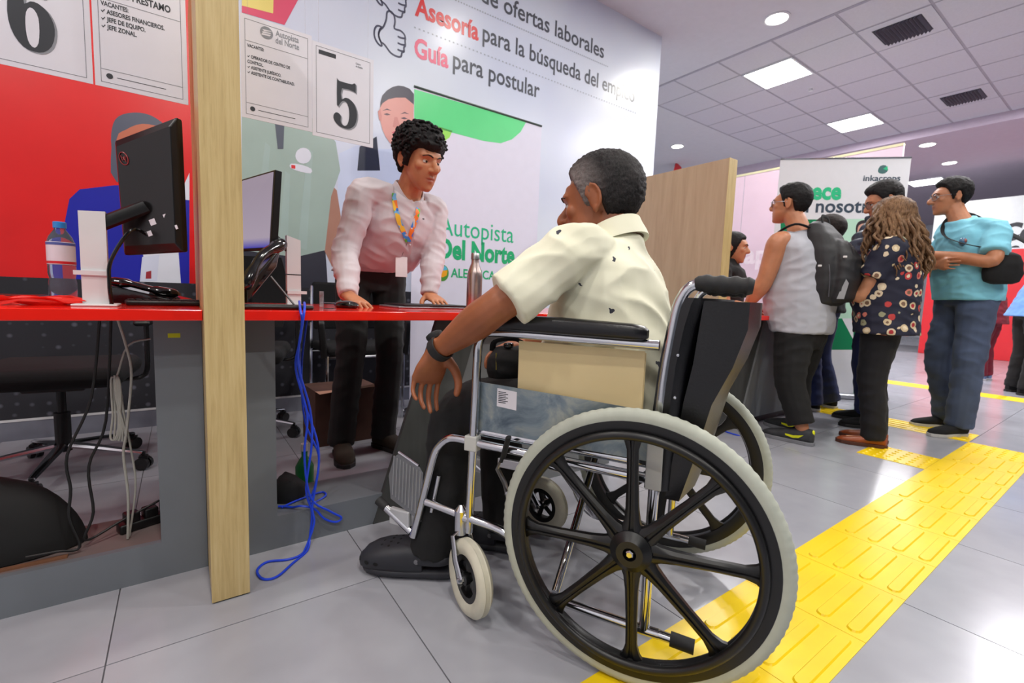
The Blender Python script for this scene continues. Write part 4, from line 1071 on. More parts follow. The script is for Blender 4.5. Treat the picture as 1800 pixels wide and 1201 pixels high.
for s in (-1, 1):
    w = bpy.data.objects.new('rear_wheel', None); COL.objects.link(w); w.parent = wch; w.empty_display_size = .05
    w.location = (s*.2985, 0, WRr)
    F = Matrix.Identity(4) if s > 0 else Matrix.Scale(-1, 4, (1, 0, 0))
    for nm, mt in (('tyre', M_TYRE), ('rim', M_MAG)): sub(nm, WM[nm], mt, w)
    fl_ = Matrix.Rotation(PI, 4, 'Z') if s < 0 else Matrix.Identity(4)
    sub('push_rim', WM['push_rim'], M_MAG, w, Matrix.Translation((s*.02, 0, 0)))
    for k in range(8): sub('spoke', WM['spoke'], M_MAG, w, fl_ @ Matrix.Rotation(2*PI*k/8+math.radians(3), 4, 'X'))
    sub('hub', WM['hub'], M_MAG, w, fl_); sub('axle_bolt', WM['axle_bolt'], M_CHR, w, fl_)
FR = .0115
def wt(pts, r=FR, n=10, k=0, mat=None, name='side_frame', parent=None, **kw):
    p = cr(pts, k) if k else pts
    return MB().tube(p, r, n, **kw).build(name, mat or M_CHR, parent or wch)
for s in (-1, 1):
    X = s*.238
    # side frame tubes
    fr = bpy.data.objects.new('side_frame', None); COL.objects.link(fr); fr.parent = wch; fr.empty_display_size = .05
    wt([(X, .436, .20), (X, .434, .30), (X, .425, .69)], name='front_upright', parent=fr)
    wt([(X, .425, .66), (X, .424, .70), (X, .412, .728), (X, .38, .738), (X, .2, .738), (X, -.02, .736)], k=4, name='arm_tube', parent=fr)
    wt([(X, .445, .447), (X, .2, .443), (X, -.03, .44)], .0115, name='seat_rail', parent=fr)
    wt([(X-s*.02, .42, .472), (X-s*.02, -.03, .468)], .0115, name='seat_rail', parent=fr)
    wt([(X, .574, .252), (X, .45, .240), (X, .34, .228), (X, .30, .20), (X, .28, .15), (X, .24, .105), (X, .18, .092), (X, 0, .088), (X, -.06, .088)], k=4, name='lower_rail', parent=fr)
    wt([(X, -.028, .09), (X, -.028, .30), (X, -.03, .60), (X, -.045, .78), (X, -.058, .84), (X, -.085, .868), (X, -.15, .872)], k=4, name='back_cane', parent=fr)
    wt([(X, -.06, .088), (X, -.12, .086)], .0105, name='tipping_lever', parent=fr)
    wt([(X, -.085, .087), (X, -.135, .085)], .0155, n=12, name='tipping_cap', parent=fr, mat=M_RUB)
    MB().box((X-.014, .414, .425), (X+.014, .45, .465)).build('clamp', M('clamp_grey', (190, 190, 186), .4), fr, smooth=False, bevel=.003)
    MB().box((X-.013, -.045, .42), (X+.013, -.01, .56)).build('clamp', M('clamp_grey', (190, 190, 186), .4), fr, smooth=False, bevel=.003)
    MB().tube([(X-s*.01, 0, WRr), (s*.285, 0, WRr)], .012, 10).build('axle_sleeve', M_CHR, fr)
    # arm pad
    R = []
    for y, hw_, z0, z1 in ((.395, .014, .752, .770), (.385, .022, .748, .779), (.36, .026, .746, .784), (.2, .027, .745, .785), (.04, .026, .744, .78), (.015, .022, .745, .776), (.005, .014, .749, .768)):
        R.append([Vector((X+hw_*cx, y, (z0+z1)/2+(z1-z0)/2*cz)) for cx, cz in [(math.copysign(abs(math.cos(a))**.6, math.cos(a)), math.copysign(abs(math.sin(a))**.6, math.sin(a))) for a in [j*PI/8 for j in range(16)]]])
    MB().rings(R).build('arm_pad', M_VINYL, wch)
    # skirt guard
    sk = MB().prism([(.437, .463), (.437, .606), (.2, .598), (-.015, .588), (-.015, .46), (.2, .462)], .0025, frame((X-s*.012-.00125, 0, 0), (0, 1, 0), (0, 0, 1), (1, 0, 0))).build('skirt_guard', M_GALV, wch, smooth=False)
    if s < 0:
        xo = X+.012-.0022
        MB().prism([(.315, .545), (.370, .549), (.370, .596), (.315, .592)], .0006, frame((xo, 0, 0), (0, 1, 0), (0, 0, 1), (1, 0, 0))).build('sticker', M_PAPER, sk, smooth=False)
        mb = MB()
        for q in range(7): mb.box((xo-.0004, .345-(q % 2)*.006, .586-q*.0045), (xo, .366, .588-q*.0045))
        mb.build('sticker_lettering', M_INK, sk, smooth=False)['kind'] = 'stuff'
    # push handle
    R = []; pts = [(X, -.082, .868), (X, -.09, .869)]+[(X, -.095-.0065*k, .870-.0003*k) for k in range(14)]+[(X, -.19, .865)]
    rr = [.012, .0165]+[.0165+(.0022 if k % 4 in (1, 2) else -.0006) for k in range(14)]+[.014]
    MB().tube(pts, rr, 12).build('push_handle', M_RUB, wch)
    # footrest
    ft = bpy.data.objects.new('footrest', None); COL.objects.link(ft); ft.parent = wch; ft.empty_display_size = .05
    wt([(X, .43, .447), (X, .47, .449), (X, .505, .444), (X, .535, .42), (X, .553, .385), (X, .58, .28), (X, .617, .14)], k=4, name='hanger', parent=ft)
    wt([(X+s*-.012, .543, .33), (X-s*.012, .565, .22)], .006, name='hanger_pin', parent=ft)
    Fx = X-s*.002
    d1 = Vector((0, .1, .055)); hp = Vector((Fx, .625, .15))
    wt([hp, hp+d1], .011, name='hinge_tube', parent=ft)
    wt([hp+d1*.92, hp+d1*1.22], .0135, name='hinge_cap', parent=ft, mat=M_RUB)
    q = [(.592, .188), (.700, .232), (.708, .30), (.69, .358), (.672, .372), (.60, .345), (.588, .33)]
    MB().prism(q, .004, frame((Fx-.002, 0, 0), (0, 1, 0), (0, 0, 1), (1, 0, 0))).build('footplate', M('plate_grey', (128, 130, 136), .4, .5), ft, smooth=False, bevel=.001)
    mb = MB()
    for k in range(9):
        y = .60+.0115*k; mb.tube([(Fx-s*-.0025, y, .205+.045*(y-.6)/.1), (Fx+s*.0025, y-.004, .335+.03*(y-.6)/.1)], .0024, 6)
    mb.build('footplate_ribs', M('plate_rib', (160, 162, 166), .35, .6), ft)['kind'] = 'stuff'
    wt([(Fx, .604, .348), (Fx, .640, .362), (Fx, .674, .375)], .0045, name='plate_edge', parent=ft)
    MB().box((Fx-.008, .63, .158), (Fx+.008, .70, .208), frame((0, 0, 0), (1, 0, 0), (0, 1, 0), (0, 0, 1))).build('hinge_plate', M('hinge_white', (200, 202, 206), .35, .4), ft, smooth=False, bevel=.004)
    # brake
    br = bpy.data.objects.new('brake', None); COL.objects.link(br); br.parent = wch; br.empty_display_size = .05
    xb = X+s*.02
    MB().box((xb-.006, .27, .405), (xb+.006, .345, .428)).build('brake_bracket', M_STEEL, br, smooth=False, bevel=.002)
    MB().tube([(xb, .335, .425), (xb+s*.004, .345, .40), (xb, .325, .365), (xb-s*.01, .32, .33)], (.009, .004), 8).build('brake_lever', M_STEEL, br)
    MB().tube([(xb, .335, .42), (xb+s*.003, .318, .485)], (.012, .006), 8).build('brake_grip', M_RUB, br)
    MB().tube([(xb, .315, .345), (xb+s*.005, .30, .33)], .011, 8).build('brake_shoe', M_STEEL, br)
    # caster
    ca = bpy.data.objects.new('caster', None); COL.objects.link(ca); ca.parent = wch; ca.empty_display_size = .05
    sx_, sy_ = s*.238, .462
    aa = math.radians(32 if s < 0 else 12)
    d = Vector((math.sin(aa)*1.0, math.cos(aa), 0)); nn_ = Vector((d.y, -d.x, 0))
    cc_ = Vector((sx_, sy_, 0))-d*.062; cr_ = .098
    ca.location = (sx_, sy_, 0)
    cl = cc_-Vector((sx_, sy_, 0))+Vector((0, 0, cr_))
    wt([(0, 0, .19), (0, 0, .255)], .017, n=14, name='stem_housing', parent=ca)
    wt([(0, 0, .255), (0, 0, .262), (0, 0, .27)], [.0175, .012, .006], n=14, name='stem_cap', parent=ca)
    wt([(0, -.026, .236), (0, 0, .236)], .013, name='stem_bracket', parent=ca)
    mb = MB(); e = .028
    mb.tube([nn_*e+cl, nn_*e*1.0+cl*.5+Vector((0, 0, .085)), nn_*e*.9-d*.004+Vector((0, 0, .19)), Vector((0, 0, .203)), -nn_*e*.9-d*.004+Vector((0, 0, .19)), -nn_*e+cl*.5+Vector((0, 0, .085)), -nn_*e+cl], (.013, .0055), 8, up=tuple(nn_))
    mb.build('fork', M_CHR, ca)
    Fm = Matrix(((nn_.x, d.x, 0, 0), (nn_.y, d.y, 0, 0), (0, 0, 1, 0), (0, 0, 0, 1)))
    mb = MB(); R = []; n = 48
    for j in range(n):
        a = 2*PI*j/n
        R.append([cl+(Fm @ Vector((dx, r*math.cos(a), r*math.sin(a)))) for r, dx in ((.058, -.013), (.075, -.0205), (.088, -.019), (.094, -.012), (cr_, -.008), (cr_-.002, -.004), (cr_, 0), (cr_-.002, .004), (cr_, .008), (.094, .012), (.088, .019), (.075, .0205), (.058, .013))])
    mb.rings(R, closed=True).build('tyre', M_TYRE2, ca, ang=60)
    mb = MB(); R = []
    for j in range(n):
        a = 2*PI*j/n
        R.append([cl+(Fm @ Vector((dx, r*math.cos(a), r*math.sin(a)))) for r, dx in ((.060, -.014), (.060, .014), (.046, .014), (.044, .006), (.044, -.006), (.046, -.014))])
    mb.rings(R, closed=True)
    for k in range(5):
        a = 2*PI*k/5; mb.tube([cl+(Fm @ Vector((0, .012*math.cos(a), .012*math.sin(a)))), cl+(Fm @ Vector((0, .047*math.cos(a), .047*math.sin(a))))], (.009, .007), 6, up=tuple(nn_))
    mb.tube([cl-nn_*.018, cl+nn_*.018], .016, 14)
    mb.build('wheel_core', M_MAG, ca)
    MB().tube([cl-nn_*.036, cl-nn_*.03, cl+nn_*.03, cl+nn_*.036], [.006, .0085, .0085, .006], 8).build('axle_bolt', M_CHR, ca)
# cross brace, seat, backrest
MB().tube([(-.225, .19, .10), (.215, .19, .44)], .011, 10).build('cross_brace', M_CHR, wch)
MB().tube([(.225, .215, .10), (-.215, .215, .44)], .011, 10).build('cross_brace', M_CHR, wch)
mb = MB(); R = []
for y in (.415, .41, .2, 0, -.02):
    R.append([Vector((x, y, .478-.02*(1-(x/.215)**2))) for x in (-.215, -.15, -.07, 0, .07, .15, .215)]+[Vector((x, y, .47-.02*(1-(x/.215)**2))) for x in (.215, .15, .07, 0, -.07, -.15, -.215)])
mb.rings(R).build('seat_sling', M_VINYL, wch)
mb = MB(); R = []
for z, y0 in ((.42, -.02), (.5, -.022), (.6, -.028), (.7, -.035), (.78, -.046), (.825, -.056), (.84, -.062)):
    d_ = .05+.03*(z-.42)/.42
    xs_ = [-.236, -.225, -.15, -.07, 0, .07, .15, .225, .236]
    R.append([Vector((x*1.03, y0-d_*(1-(x/.236)**2)*.8+.012, z)) for x in xs_]+[Vector((x*1.06, y0-d_*(1-(x/.236)**2)*.8-.022-.012*(abs(x) < .23), z)) for x in xs_[::-1]])
bk_ = mb.rings(R).build('backrest', M_VINYL, wch)
mb = MB(); R = []
for z, y0, dd in ((.40, -.05, .03), (.48, -.06, .04), (.62, -.075, .055), (.70, -.088, .075), (.78, -.095, .09), (.835, -.1, .085)):
    R.append([Vector((x, y0-.035*(1-(x/.236)**2)-(dd if k else 0), z)) for k in (0, 1) for x in ((-.232, -.12, 0, .12, .232) if k == 0 else (.232, .12, 0, -.12, -.232))])
mb.rings(R).build('back_pocket', M_VINYL, bk_)
for z in (.56, .63, .72):
    MB().lathe([(.001, 0), (.004, 0), (.003, .002), (.001, .0025)], 8, (-.251, -.06, z), Matrix.Rotation(-PI/2, 4, 'Y')).build('rivet', M_CHR, bk_)
# manila folder standing between the armrest and the man
t = thing('manila_folder', 'cream manila folder stood on edge inside the wheelchair armrest', 'folder', wc(-.214, .165, .472), WTH-PI/2)
M_MAN = M('manila', (226, 204, 154), .6, var=.04, scale=5)
mb = MB(); R = []
for z in (0, .06, .12, .18, .243):
    R.append([Vector((.004+.004*math.sin(z*12)+.003*math.sin(y*9), y, z)) for y in (-.155, -.08, 0, .08, .155)]+[Vector((.0015+.004*math.sin(z*12)+.003*math.sin(y*9), y, z)) for y in (.155, .08, 0, -.08, -.155)])
mb.rings(R).build('front_cover', M_MAN, t)
mb = MB(); R2 = [[v+Vector((-.0035, .002, .004)) for v in q] for q in R]; mb.rings(R2).build('back_cover', M_MAN, t)
# ------------------------------------------------------------------ people
def skin_mat(name, c, lip=(150, 70, 64)):
    m, t = newmat(name); b = t.bsdf
    v = t.coords(); n = t.noise(v, 22, 4)
    L = lin(c); lo = tuple(x*.9 for x in L[:3])+(1,); hi = tuple(min(1, x*1.08) for x in L[:3])+(1,)
    c0 = t.ramp(n, [(.3, lo), (.7, hi)])
    at_ = t.add('ShaderNodeAttribute'); at_.attribute_name = 'tint'
    sp_ = t.add('ShaderNodeSeparateColor'); t.link(at_.outputs['Color'], sp_.inputs[0])
    c1 = t.mix(sp_.outputs[0], c0, lin(lip))                     # lips
    c1 = t.mix(sp_.outputs[1], c1, tuple(x*.55 for x in L[:3])+(1,))  # stubble / creases of colour
    t.link(c1, b.inputs['Base Color'])
    b.inputs['Roughness'].default_value = .48
    b.inputs['Subsurface Weight'].default_value = .12; b.inputs['Subsurface Radius'].default_value = (.012, .005, .003); b.inputs['Subsurface Scale'].default_value = .5
    t.bump(t.noise(v, 260, 3), .08, .002)
    return m
def hair_mat(name, c0, c1, scale=(60, 60, 14), gs=9):
    m, t = newmat(name); b = t.bsdf
    v = t.coords(scale); n = t.noise(v, 4, 4, .7, .5)
    big = t.noise(t.coords((1, 1, 1)), gs, 2)
    c = t.ramp(t.math('ADD', t.math('MULTIPLY', n, .6), t.math('MULTIPLY', big, .4)), [(.40, lin(c0)), (.72, lin(c1))])
    t.link(c, b.inputs['Base Color']); b.inputs['Roughness'].default_value = .62; b.inputs['Specular IOR Level'].default_value = .25
    t.bump(n, .6, .006)
    return m
def cloth_mat(name, c, var=.08, rough=.85, bump=.25, bs=700, scale=6, stretch=(1, 1, 1)):
    return M(name, c, rough, 0, var, scale, bump, bs, stretch, sheen=.03)
def eye_mat():
    m, t = newmat('eye'); b = t.bsdf
    sx = t.add('ShaderNodeSeparateXYZ'); t.link(t.coords(), sx.inputs[0])
    r2 = t.math('SQRT', t.math('ADD', t.math('POWER', sx.outputs[0], 2.0), t.math('POWER', sx.outputs[2], 2.0)))
    f = t.math('LESS_THAN', sx.outputs[1], 0.0)
    k = t.math('ADD', t.math('MULTIPLY', r2, 100.0), t.math('MULTIPLY', f, 5.0))
    t.link(t.ramp(k, [(.22, lin((12, 10, 9))), (.27, lin((62, 38, 24))), (.58, lin((52, 32, 22))), (.64, lin((214, 206, 200)))]), b.inputs['Base Color'])
    b.inputs['Roughness'].default_value = .12
    return m
M_EYE = eye_mat()

def vx(name, mb, voxel, smooth=4, fac=.5):
    """merge overlapping shapes into one continuous surface"""
    me = mb.mesh('tmp'); fix_normals(me)
    ob = bpy.data.objects.new('tmp', me); COL.objects.link(ob)
    r = ob.modifiers.new('r', 'REMESH'); r.mode = 'VOXEL'; r.voxel_size = voxel; r.adaptivity = 0
    if smooth:
        s = ob.modifiers.new('s', 'SMOOTH'); s.factor = fac; s.iterations = smooth
    dg = bpy.context.evaluated_depsgraph_get(); dg.update()
    out = bpy.data.meshes.new_from_object(ob.evaluated_get(dg)); out.name = name
    bpy.data.objects.remove(ob); bpy.data.meshes.remove(me)
    return out
def get_co(me):
    a = np.empty(len(me.vertices)*3, dtype=np.float64); me.vertices.foreach_get('co', a); return a.reshape(-1, 3)
def set_co(me, a): me.vertices.foreach_set('co', a.reshape(-1).astype(np.float32)); me.update()
def get_no(me):
    a = np.empty(len(me.vertices)*3, dtype=np.float64); me.vertices.foreach_get('normal', a); return a.reshape(-1, 3)
def nz(p, seed=0.0):
    """cheap smooth pseudo-noise from sines, vectorised"""
    x, y, z = p[:, 0]+seed, p[:, 1]+seed*1.7, p[:, 2]-seed*.6
    return (np.sin(x*1.0+1.3*np.sin(y*.9+.7*z))+np.sin(y*1.15+1.1*np.sin(z*1.1+x*.6)+2.0)+np.sin(z*.95+1.2*np.sin(x*1.2-y*.5)+4.0))/3
def wrinkle(me, amp=.004, freq=38, seed=0.0, axis=(0, 0, 1), stretch=.35, fold=None):
    p = get_co(me); n = get_no(me)
    a = np.array(axis, float); a /= np.linalg.norm(a)
    q = p*freq*(1-stretch); q = q+np.outer(p@a*freq*stretch*2.2, a)
    w = nz(q, seed); w = np.abs(w)*-1.6+.5
    w += .5*nz(q*.45, seed+3)
    if fold is not None: w = w*fold(p)[:]
    set_co(me, p+n*(w*amp)[:, None])
def rring(c, lat, fwd, a, b, n=20, sq=2.3):
    c, lat, fwd = Vector(c), Vector(lat), Vector(fwd); o = []
    for j in range(n):
        t = 2*PI*j/n; cx, sx = math.cos(t), math.sin(t)
        o.append(c+lat*(a*math.copysign(abs(cx)**(2/sq), cx))+fwd*(b*math.copysign(abs(sx)**(2/sq), sx)))
    return o
def loft_rings(keys, sub=4):
    """keys: (center, lat, fwd, a, b); interpolates smoothly"""
    C = cr([k[0] for k in keys], sub); L = cr([k[1] for k in keys], sub); F = cr([k[2] for k in keys], sub)
    AB = cr([(k[3], k[4], 0) for k in keys], sub)
    R = []
    for c, l, f, ab in zip(C, L, F, AB):
        l = l.normalized(); f = (f-l*f.dot(l)).normalized(); R.append(rring(c, l, f, max(ab.x, .004), max(ab.y, .004)))
    return R
def limb(mb, pts, rad, n=14, sub=5, rnd_=True, up=None):
    P_ = cr(pts, sub)
    A = cr([((r[0], r[1], 0) if isinstance(r, tuple) else (r, r, 0)) for r in rad], sub)
    mb.tube(P_, [(max(a.x, .003), max(a.y, .003)) for a in A], n, round_=rnd_, up=up)
def hand(mb, wrist, d, pn, side, curl=.5, s=1.0, spread=1.0, thumb=.5, curls=None):
    """wrist point, finger direction d, palm normal pn (way the palm faces), side +1 right / -1 left"""
    d = Vector(d).normalized(); pn = Vector(pn); pn = (pn-d*pn.dot(d)).normalized()
    x = d.cross(pn)*side                      # toward the thumb
    W = Vector(wrist)
    def pt(a, b, c): return W+x*(a*s)+d*(b*s)+pn*(c*s)
    R = []
    for b, w, tck, c in ((-.03, .026, .020, 0), (-.005, .027, .019, 0), (.02, .033, .018, .001), (.05, .0415, .016, .002), (.08, .043, .0125, .002), (.09, .038, .009, .002)):
        R.append(rring(pt(0, b, c), x, pn, w*s, tck*s, 16, 2.4))
    mb.rings(R)
    for k, (ox_, L, r) in enumerate(((.0335, .076, .0078), (.0115, .084, .0082), (-.0112, .079, .0078), (-.033, .062, .0070))):
        cu = curls[k] if curls else curl
        p = pt(ox_, .082, .001); dirn = (d+x*(ox_*1.6*spread)).normalized(); ang = 0
        pts = [p-dirn*.02*s, p]; seg = (.45, .31, .24); hinge = x*1.0
        for q, f in enumerate((.75, 1.0, .7)):
            ang += cu*f
            dd = dirn*math.cos(ang)+pn*math.sin(ang)
            p = p+dd*(L*seg[q]*s); pts.append(p)
        mb.tube(cr(pts, 3), [r*s*(1.02-.28*i/12) for i in range(13)], 10, round_=True)
    p = pt(.022, .012, .006); dirs = (x*.75+d*.62+pn*(.25+.3*thumb)).normalized(), (x*.35+d*.85+pn*(.25+.5*thumb)).normalized(), (x*(.1-.3*thumb)+d*.9+pn*(.2+.5*thumb)).normalized()
    pts = [p]
    for q, L in enumerate((.042, .034, .026)):
        p = p+dirs[q]*(L*s); pts.append(p)
    mb.tube(cr(pts, 3), [(.014-.0055*i/9)*s for i in range(10)], 10, round_=True)
def head_parts(mb, H, s=1.0, jaw=1.0, nose=1.0, wide=1.0):
    def g(x, y, z): return H @ Vector((x*s*wide, y*s, z*s))
    lat = (H.to_3x3() @ Vector((1, 0, 0))); fw = (H.to_3x3() @ Vector((0, 1, 0)))
    Mh = H.to_3x3() @ Matrix.Diagonal((wide, 1, 1))
    mb.ell(g(0, -.014, .03), (.0745*s, .095*s, .086*s), 24, 16, Mh)
    R = []
    for z, y, a, b in ((.055, .014, .066, .070), (.03, .018, .067, .074), (.0, .018, .0665, .073), (-.03, .019, .064, .071), (-.055, .023, .058*jaw, .066), (-.08, .031, .048*jaw, .055), (-.1, .043, .034*jaw, .041), (-.114, .052, .018, .022)):
        R.append(rring(g(0, y, z), lat, fw, a*s*wide, b*s, 24, 2.15))
    mb.rings(R)
    mb.tube(cr([g(-.048, .066, .027), g(-.03, .081, .031), g(0, .086, .026), g(.03, .081, .031), g(.048, .066, .027)], 3), .0095*s, 8, round_=True)
    mb.tube(cr([g(0, .083, .022), g(0, .094, .004), g(0, .108*nose**.3, -.016), g(0, .106*nose**.3, -.028)], 3), [.0072*s+.0055*s*min(1, i/7)*nose for i in range(10)], 10, round_=True)
    for k in (-1, 1):
        mb.ell(g(k*.0115*nose, .096, -.027), (.0085*s, .0115*s, .008*s), 10, 8, H.to_3x3())
        mb.ell(g(k*.044, .056, -.014), (.022*s, .022*s, .02*s), 10, 8, H.to_3x3())
        E_ = H.to_3x3() @ Matrix.Rotation(k*.12, 3, 'Z') @ Matrix.Rotation(-.18, 3, 'X')
        c = g(k*.0775, -.016, .0)
        mb.ell(c, (.0065*s, .0195*s, .033*s), 12, 10, E_)
        rim = [c+E_ @ Vector((k*.006*s, .019*s*math.cos(a), .003+.031*s*math.sin(a))) for a in [PI*.1+j*PI*1.45/10 for j in range(11)]]
        mb.tube([Vector(v) for v in rim], .0042*s, 8, round_=True)
        mb.ell(c+E_ @ Vector((k*.002, .004*s, -.028*s)), (.006*s, .009*s, .011*s), 8, 6, E_)
    mb.tube(cr([g(-.023, .075, -.058), g(-.01, .0865, -.055), g(0, .088, -.056), g(.01, .0865, -.055), g(.023, .075, -.058)], 3), .0062*s, 8, round_=True)
    mb.tube(cr([g(-.02, .074, -.0665), g(0, .0865, -.069), g(.02, .074, -.0665)], 4), .0068*s, 8, round_=True)
    mb.ell(g(0, .070, -.098), (.02*s, .018*s, .017*s), 10, 8, H.to_3x3())
def head_frame(c, fwd, up=(0, 0, 1), roll=0):
    f = Vector(fwd).normalized(); u = Vector(up); u = (u-f*u.dot(f)).normalized(); x = f.cross(u)
    if roll: R_ = Matrix.Rotation(roll, 3, f); u = R_ @ u; x = R_ @ x
    return frame(c, x, f, u)
def face_finish(me, H, s=1.0, stubble=0.0):
    """eye sockets, mouth line, and colour tint of lips, in head coordinates"""
    Hi = np.array(H.inverted()); p = get_co(me); q = (p@Hi[:3, :3].T+Hi[:3, 3])/s
    fw = np.array(H.to_3x3() @ Vector((0, 1, 0))); m = (q[:, 1] > .03) & (np.abs(q[:, 2]) < .14) & (np.abs(q[:, 0]) < .09)
    d = np.zeros(len(p))
    for k in (-1, 1):
        r2 = ((q[:, 0]-k*.031)/.015)**2+((q[:, 2]-.006)/.0095)**2
        d -= .0105*np.exp(-r2)*m
        d -= .004*np.exp(-(((q[:, 0]-k*.007)/.004)**2+((q[:, 2]+.034)/.003)**2))*m
    d -= .0045*np.exp(-((q[:, 0]/.022)**4+((q[:, 2]+.0615)/.0026)**2))*m
    d -= .003*np.exp(-((q[:, 0]/.004)**2+((q[:, 2]+.045)/.006)**2))*m
    set_co(me, p+np.outer(d*s, fw))
    lips = np.exp(-((q[:, 0]/.023)**4+((q[:, 2]+.0625)/.0105)**4))*(q[:, 1] > .06)
    st = np.clip(stubble*np.exp(-((q[:, 0]/.055)**4+((q[:, 2]+.08)/.038)**4))*(q[:, 1] > -.0)*(1-lips), 0, 1)
    ca = me.color_attributes.new('tint', 'FLOAT_COLOR', 'POINT')
    col = np.zeros((len(p), 4)); col[:, 0] = lips*.75; col[:, 1] = st; col[:, 3] = 1
    ca.data.foreach_set('color', col.reshape(-1).astype(np.float32))
def hairline(phi, L):
    """height of the hair edge by azimuth (0 front .. 180 back)"""
    xs_ = [p[0] for p in L]; ys_ = [p[1] for p in L]
    return np.interp(abs(phi), xs_, ys_)
HL_SHORT = [(0, .076), (25, .078), (45, .066), (58, .045), (68, .012), (76, -.02), (84, -.018), (92, .022), (106, .03), (118, -.012), (135, -.05), (180, -.066)]
HL_FRINGE = [(0, .048), (25, .046), (45, .048), (58, .034), (68, .006), (76, -.026), (84, -.024), (92, .016), (106, .02), (118, -.02), (135, -.055), (180, -.072)]
def hair_shell(H, s, HL, top=.018, side=.008, amp=.004, freq=90, seed=1.0, wide=1.0, lump=0.0, lf=40, nu=96, nv=60, back=None):
    mb = MB(); R = []
    bk = side if back is None else back
    for i in range(nv+1):
        th = -PI/2*.75+(PI/2*.75+PI/2-.03)*i/nv; row = []
        for j in range(nu):
            ph_ = 2*PI*j/nu; dx, dy, dz = math.cos(th)*math.sin(ph_), math.cos(th)*math.cos(ph_), math.sin(th)
            # cranium + face surface radius in this direction, measured from (0,-.01,.02)
            best = 0
            o = Vector((0, -.01, .02)); D = Vector((dx, dy, dz))
            c = Vector((0, -.014, .03)); r = Vector((.0745*wide, .095, .086))
            oo = Vector(((o-c).x/r.x, (o-c).y/r.y, (o-c).z/r.z)); dd = Vector((D.x/r.x, D.y/r.y, D.z/r.z))
            A_, B_, C_ = dd.dot(dd), 2*oo.dot(dd), oo.dot(oo)-1
            disc = B_*B_-4*A_*C_
            if disc > 0: best = max(best, (-B_+math.sqrt(disc))/(2*A_))
            c = Vector((0, .018, -.005)); r = Vector((.067*wide, .073, .105))
            oo = Vector(((o-c).x/r.x, (o-c).y/r.y, (o-c).z/r.z)); dd = Vector((D.x/r.x, D.y/r.y, D.z/r.z))
            A_, B_, C_ = dd.dot(dd), 2*oo.dot(dd), oo.dot(oo)-1
            disc = B_*B_-4*A_*C_
            if disc > 0: best = max(best, (-B_+math.sqrt(disc))/(2*A_))
            p = o+D*best
            phd = math.degrees(math.atan2(abs(dx), dy))
            e = (p.z-hairline(phd, HL))/.012
            m = max(0, min(1, .5+e*.5)); m = m*m*(3-2*m)
            up_ = max(0, min(1, (p.z-.02)/.075)); th_ = side+(top-side)*up_
            if phd > 110: th_ = max(th_, bk*(1-up_)+top*up_)
            v = Vector((dx*7, dy*7, dz*7))
            n_ = noise.noise(Vector((p.x, p.y, p.z))*freq+Vector((seed, 0, 0)))*amp
            l_ = abs(noise.noise(Vector((p.x, p.y, p.z))*lf+Vector((0, seed, 2))))*lump
            f = -.009+(th_+.009+n_+l_)*m
            row.append(H @ ((o+D*(best+f))*s))
        R.append(row)
    return mb.rings(R)
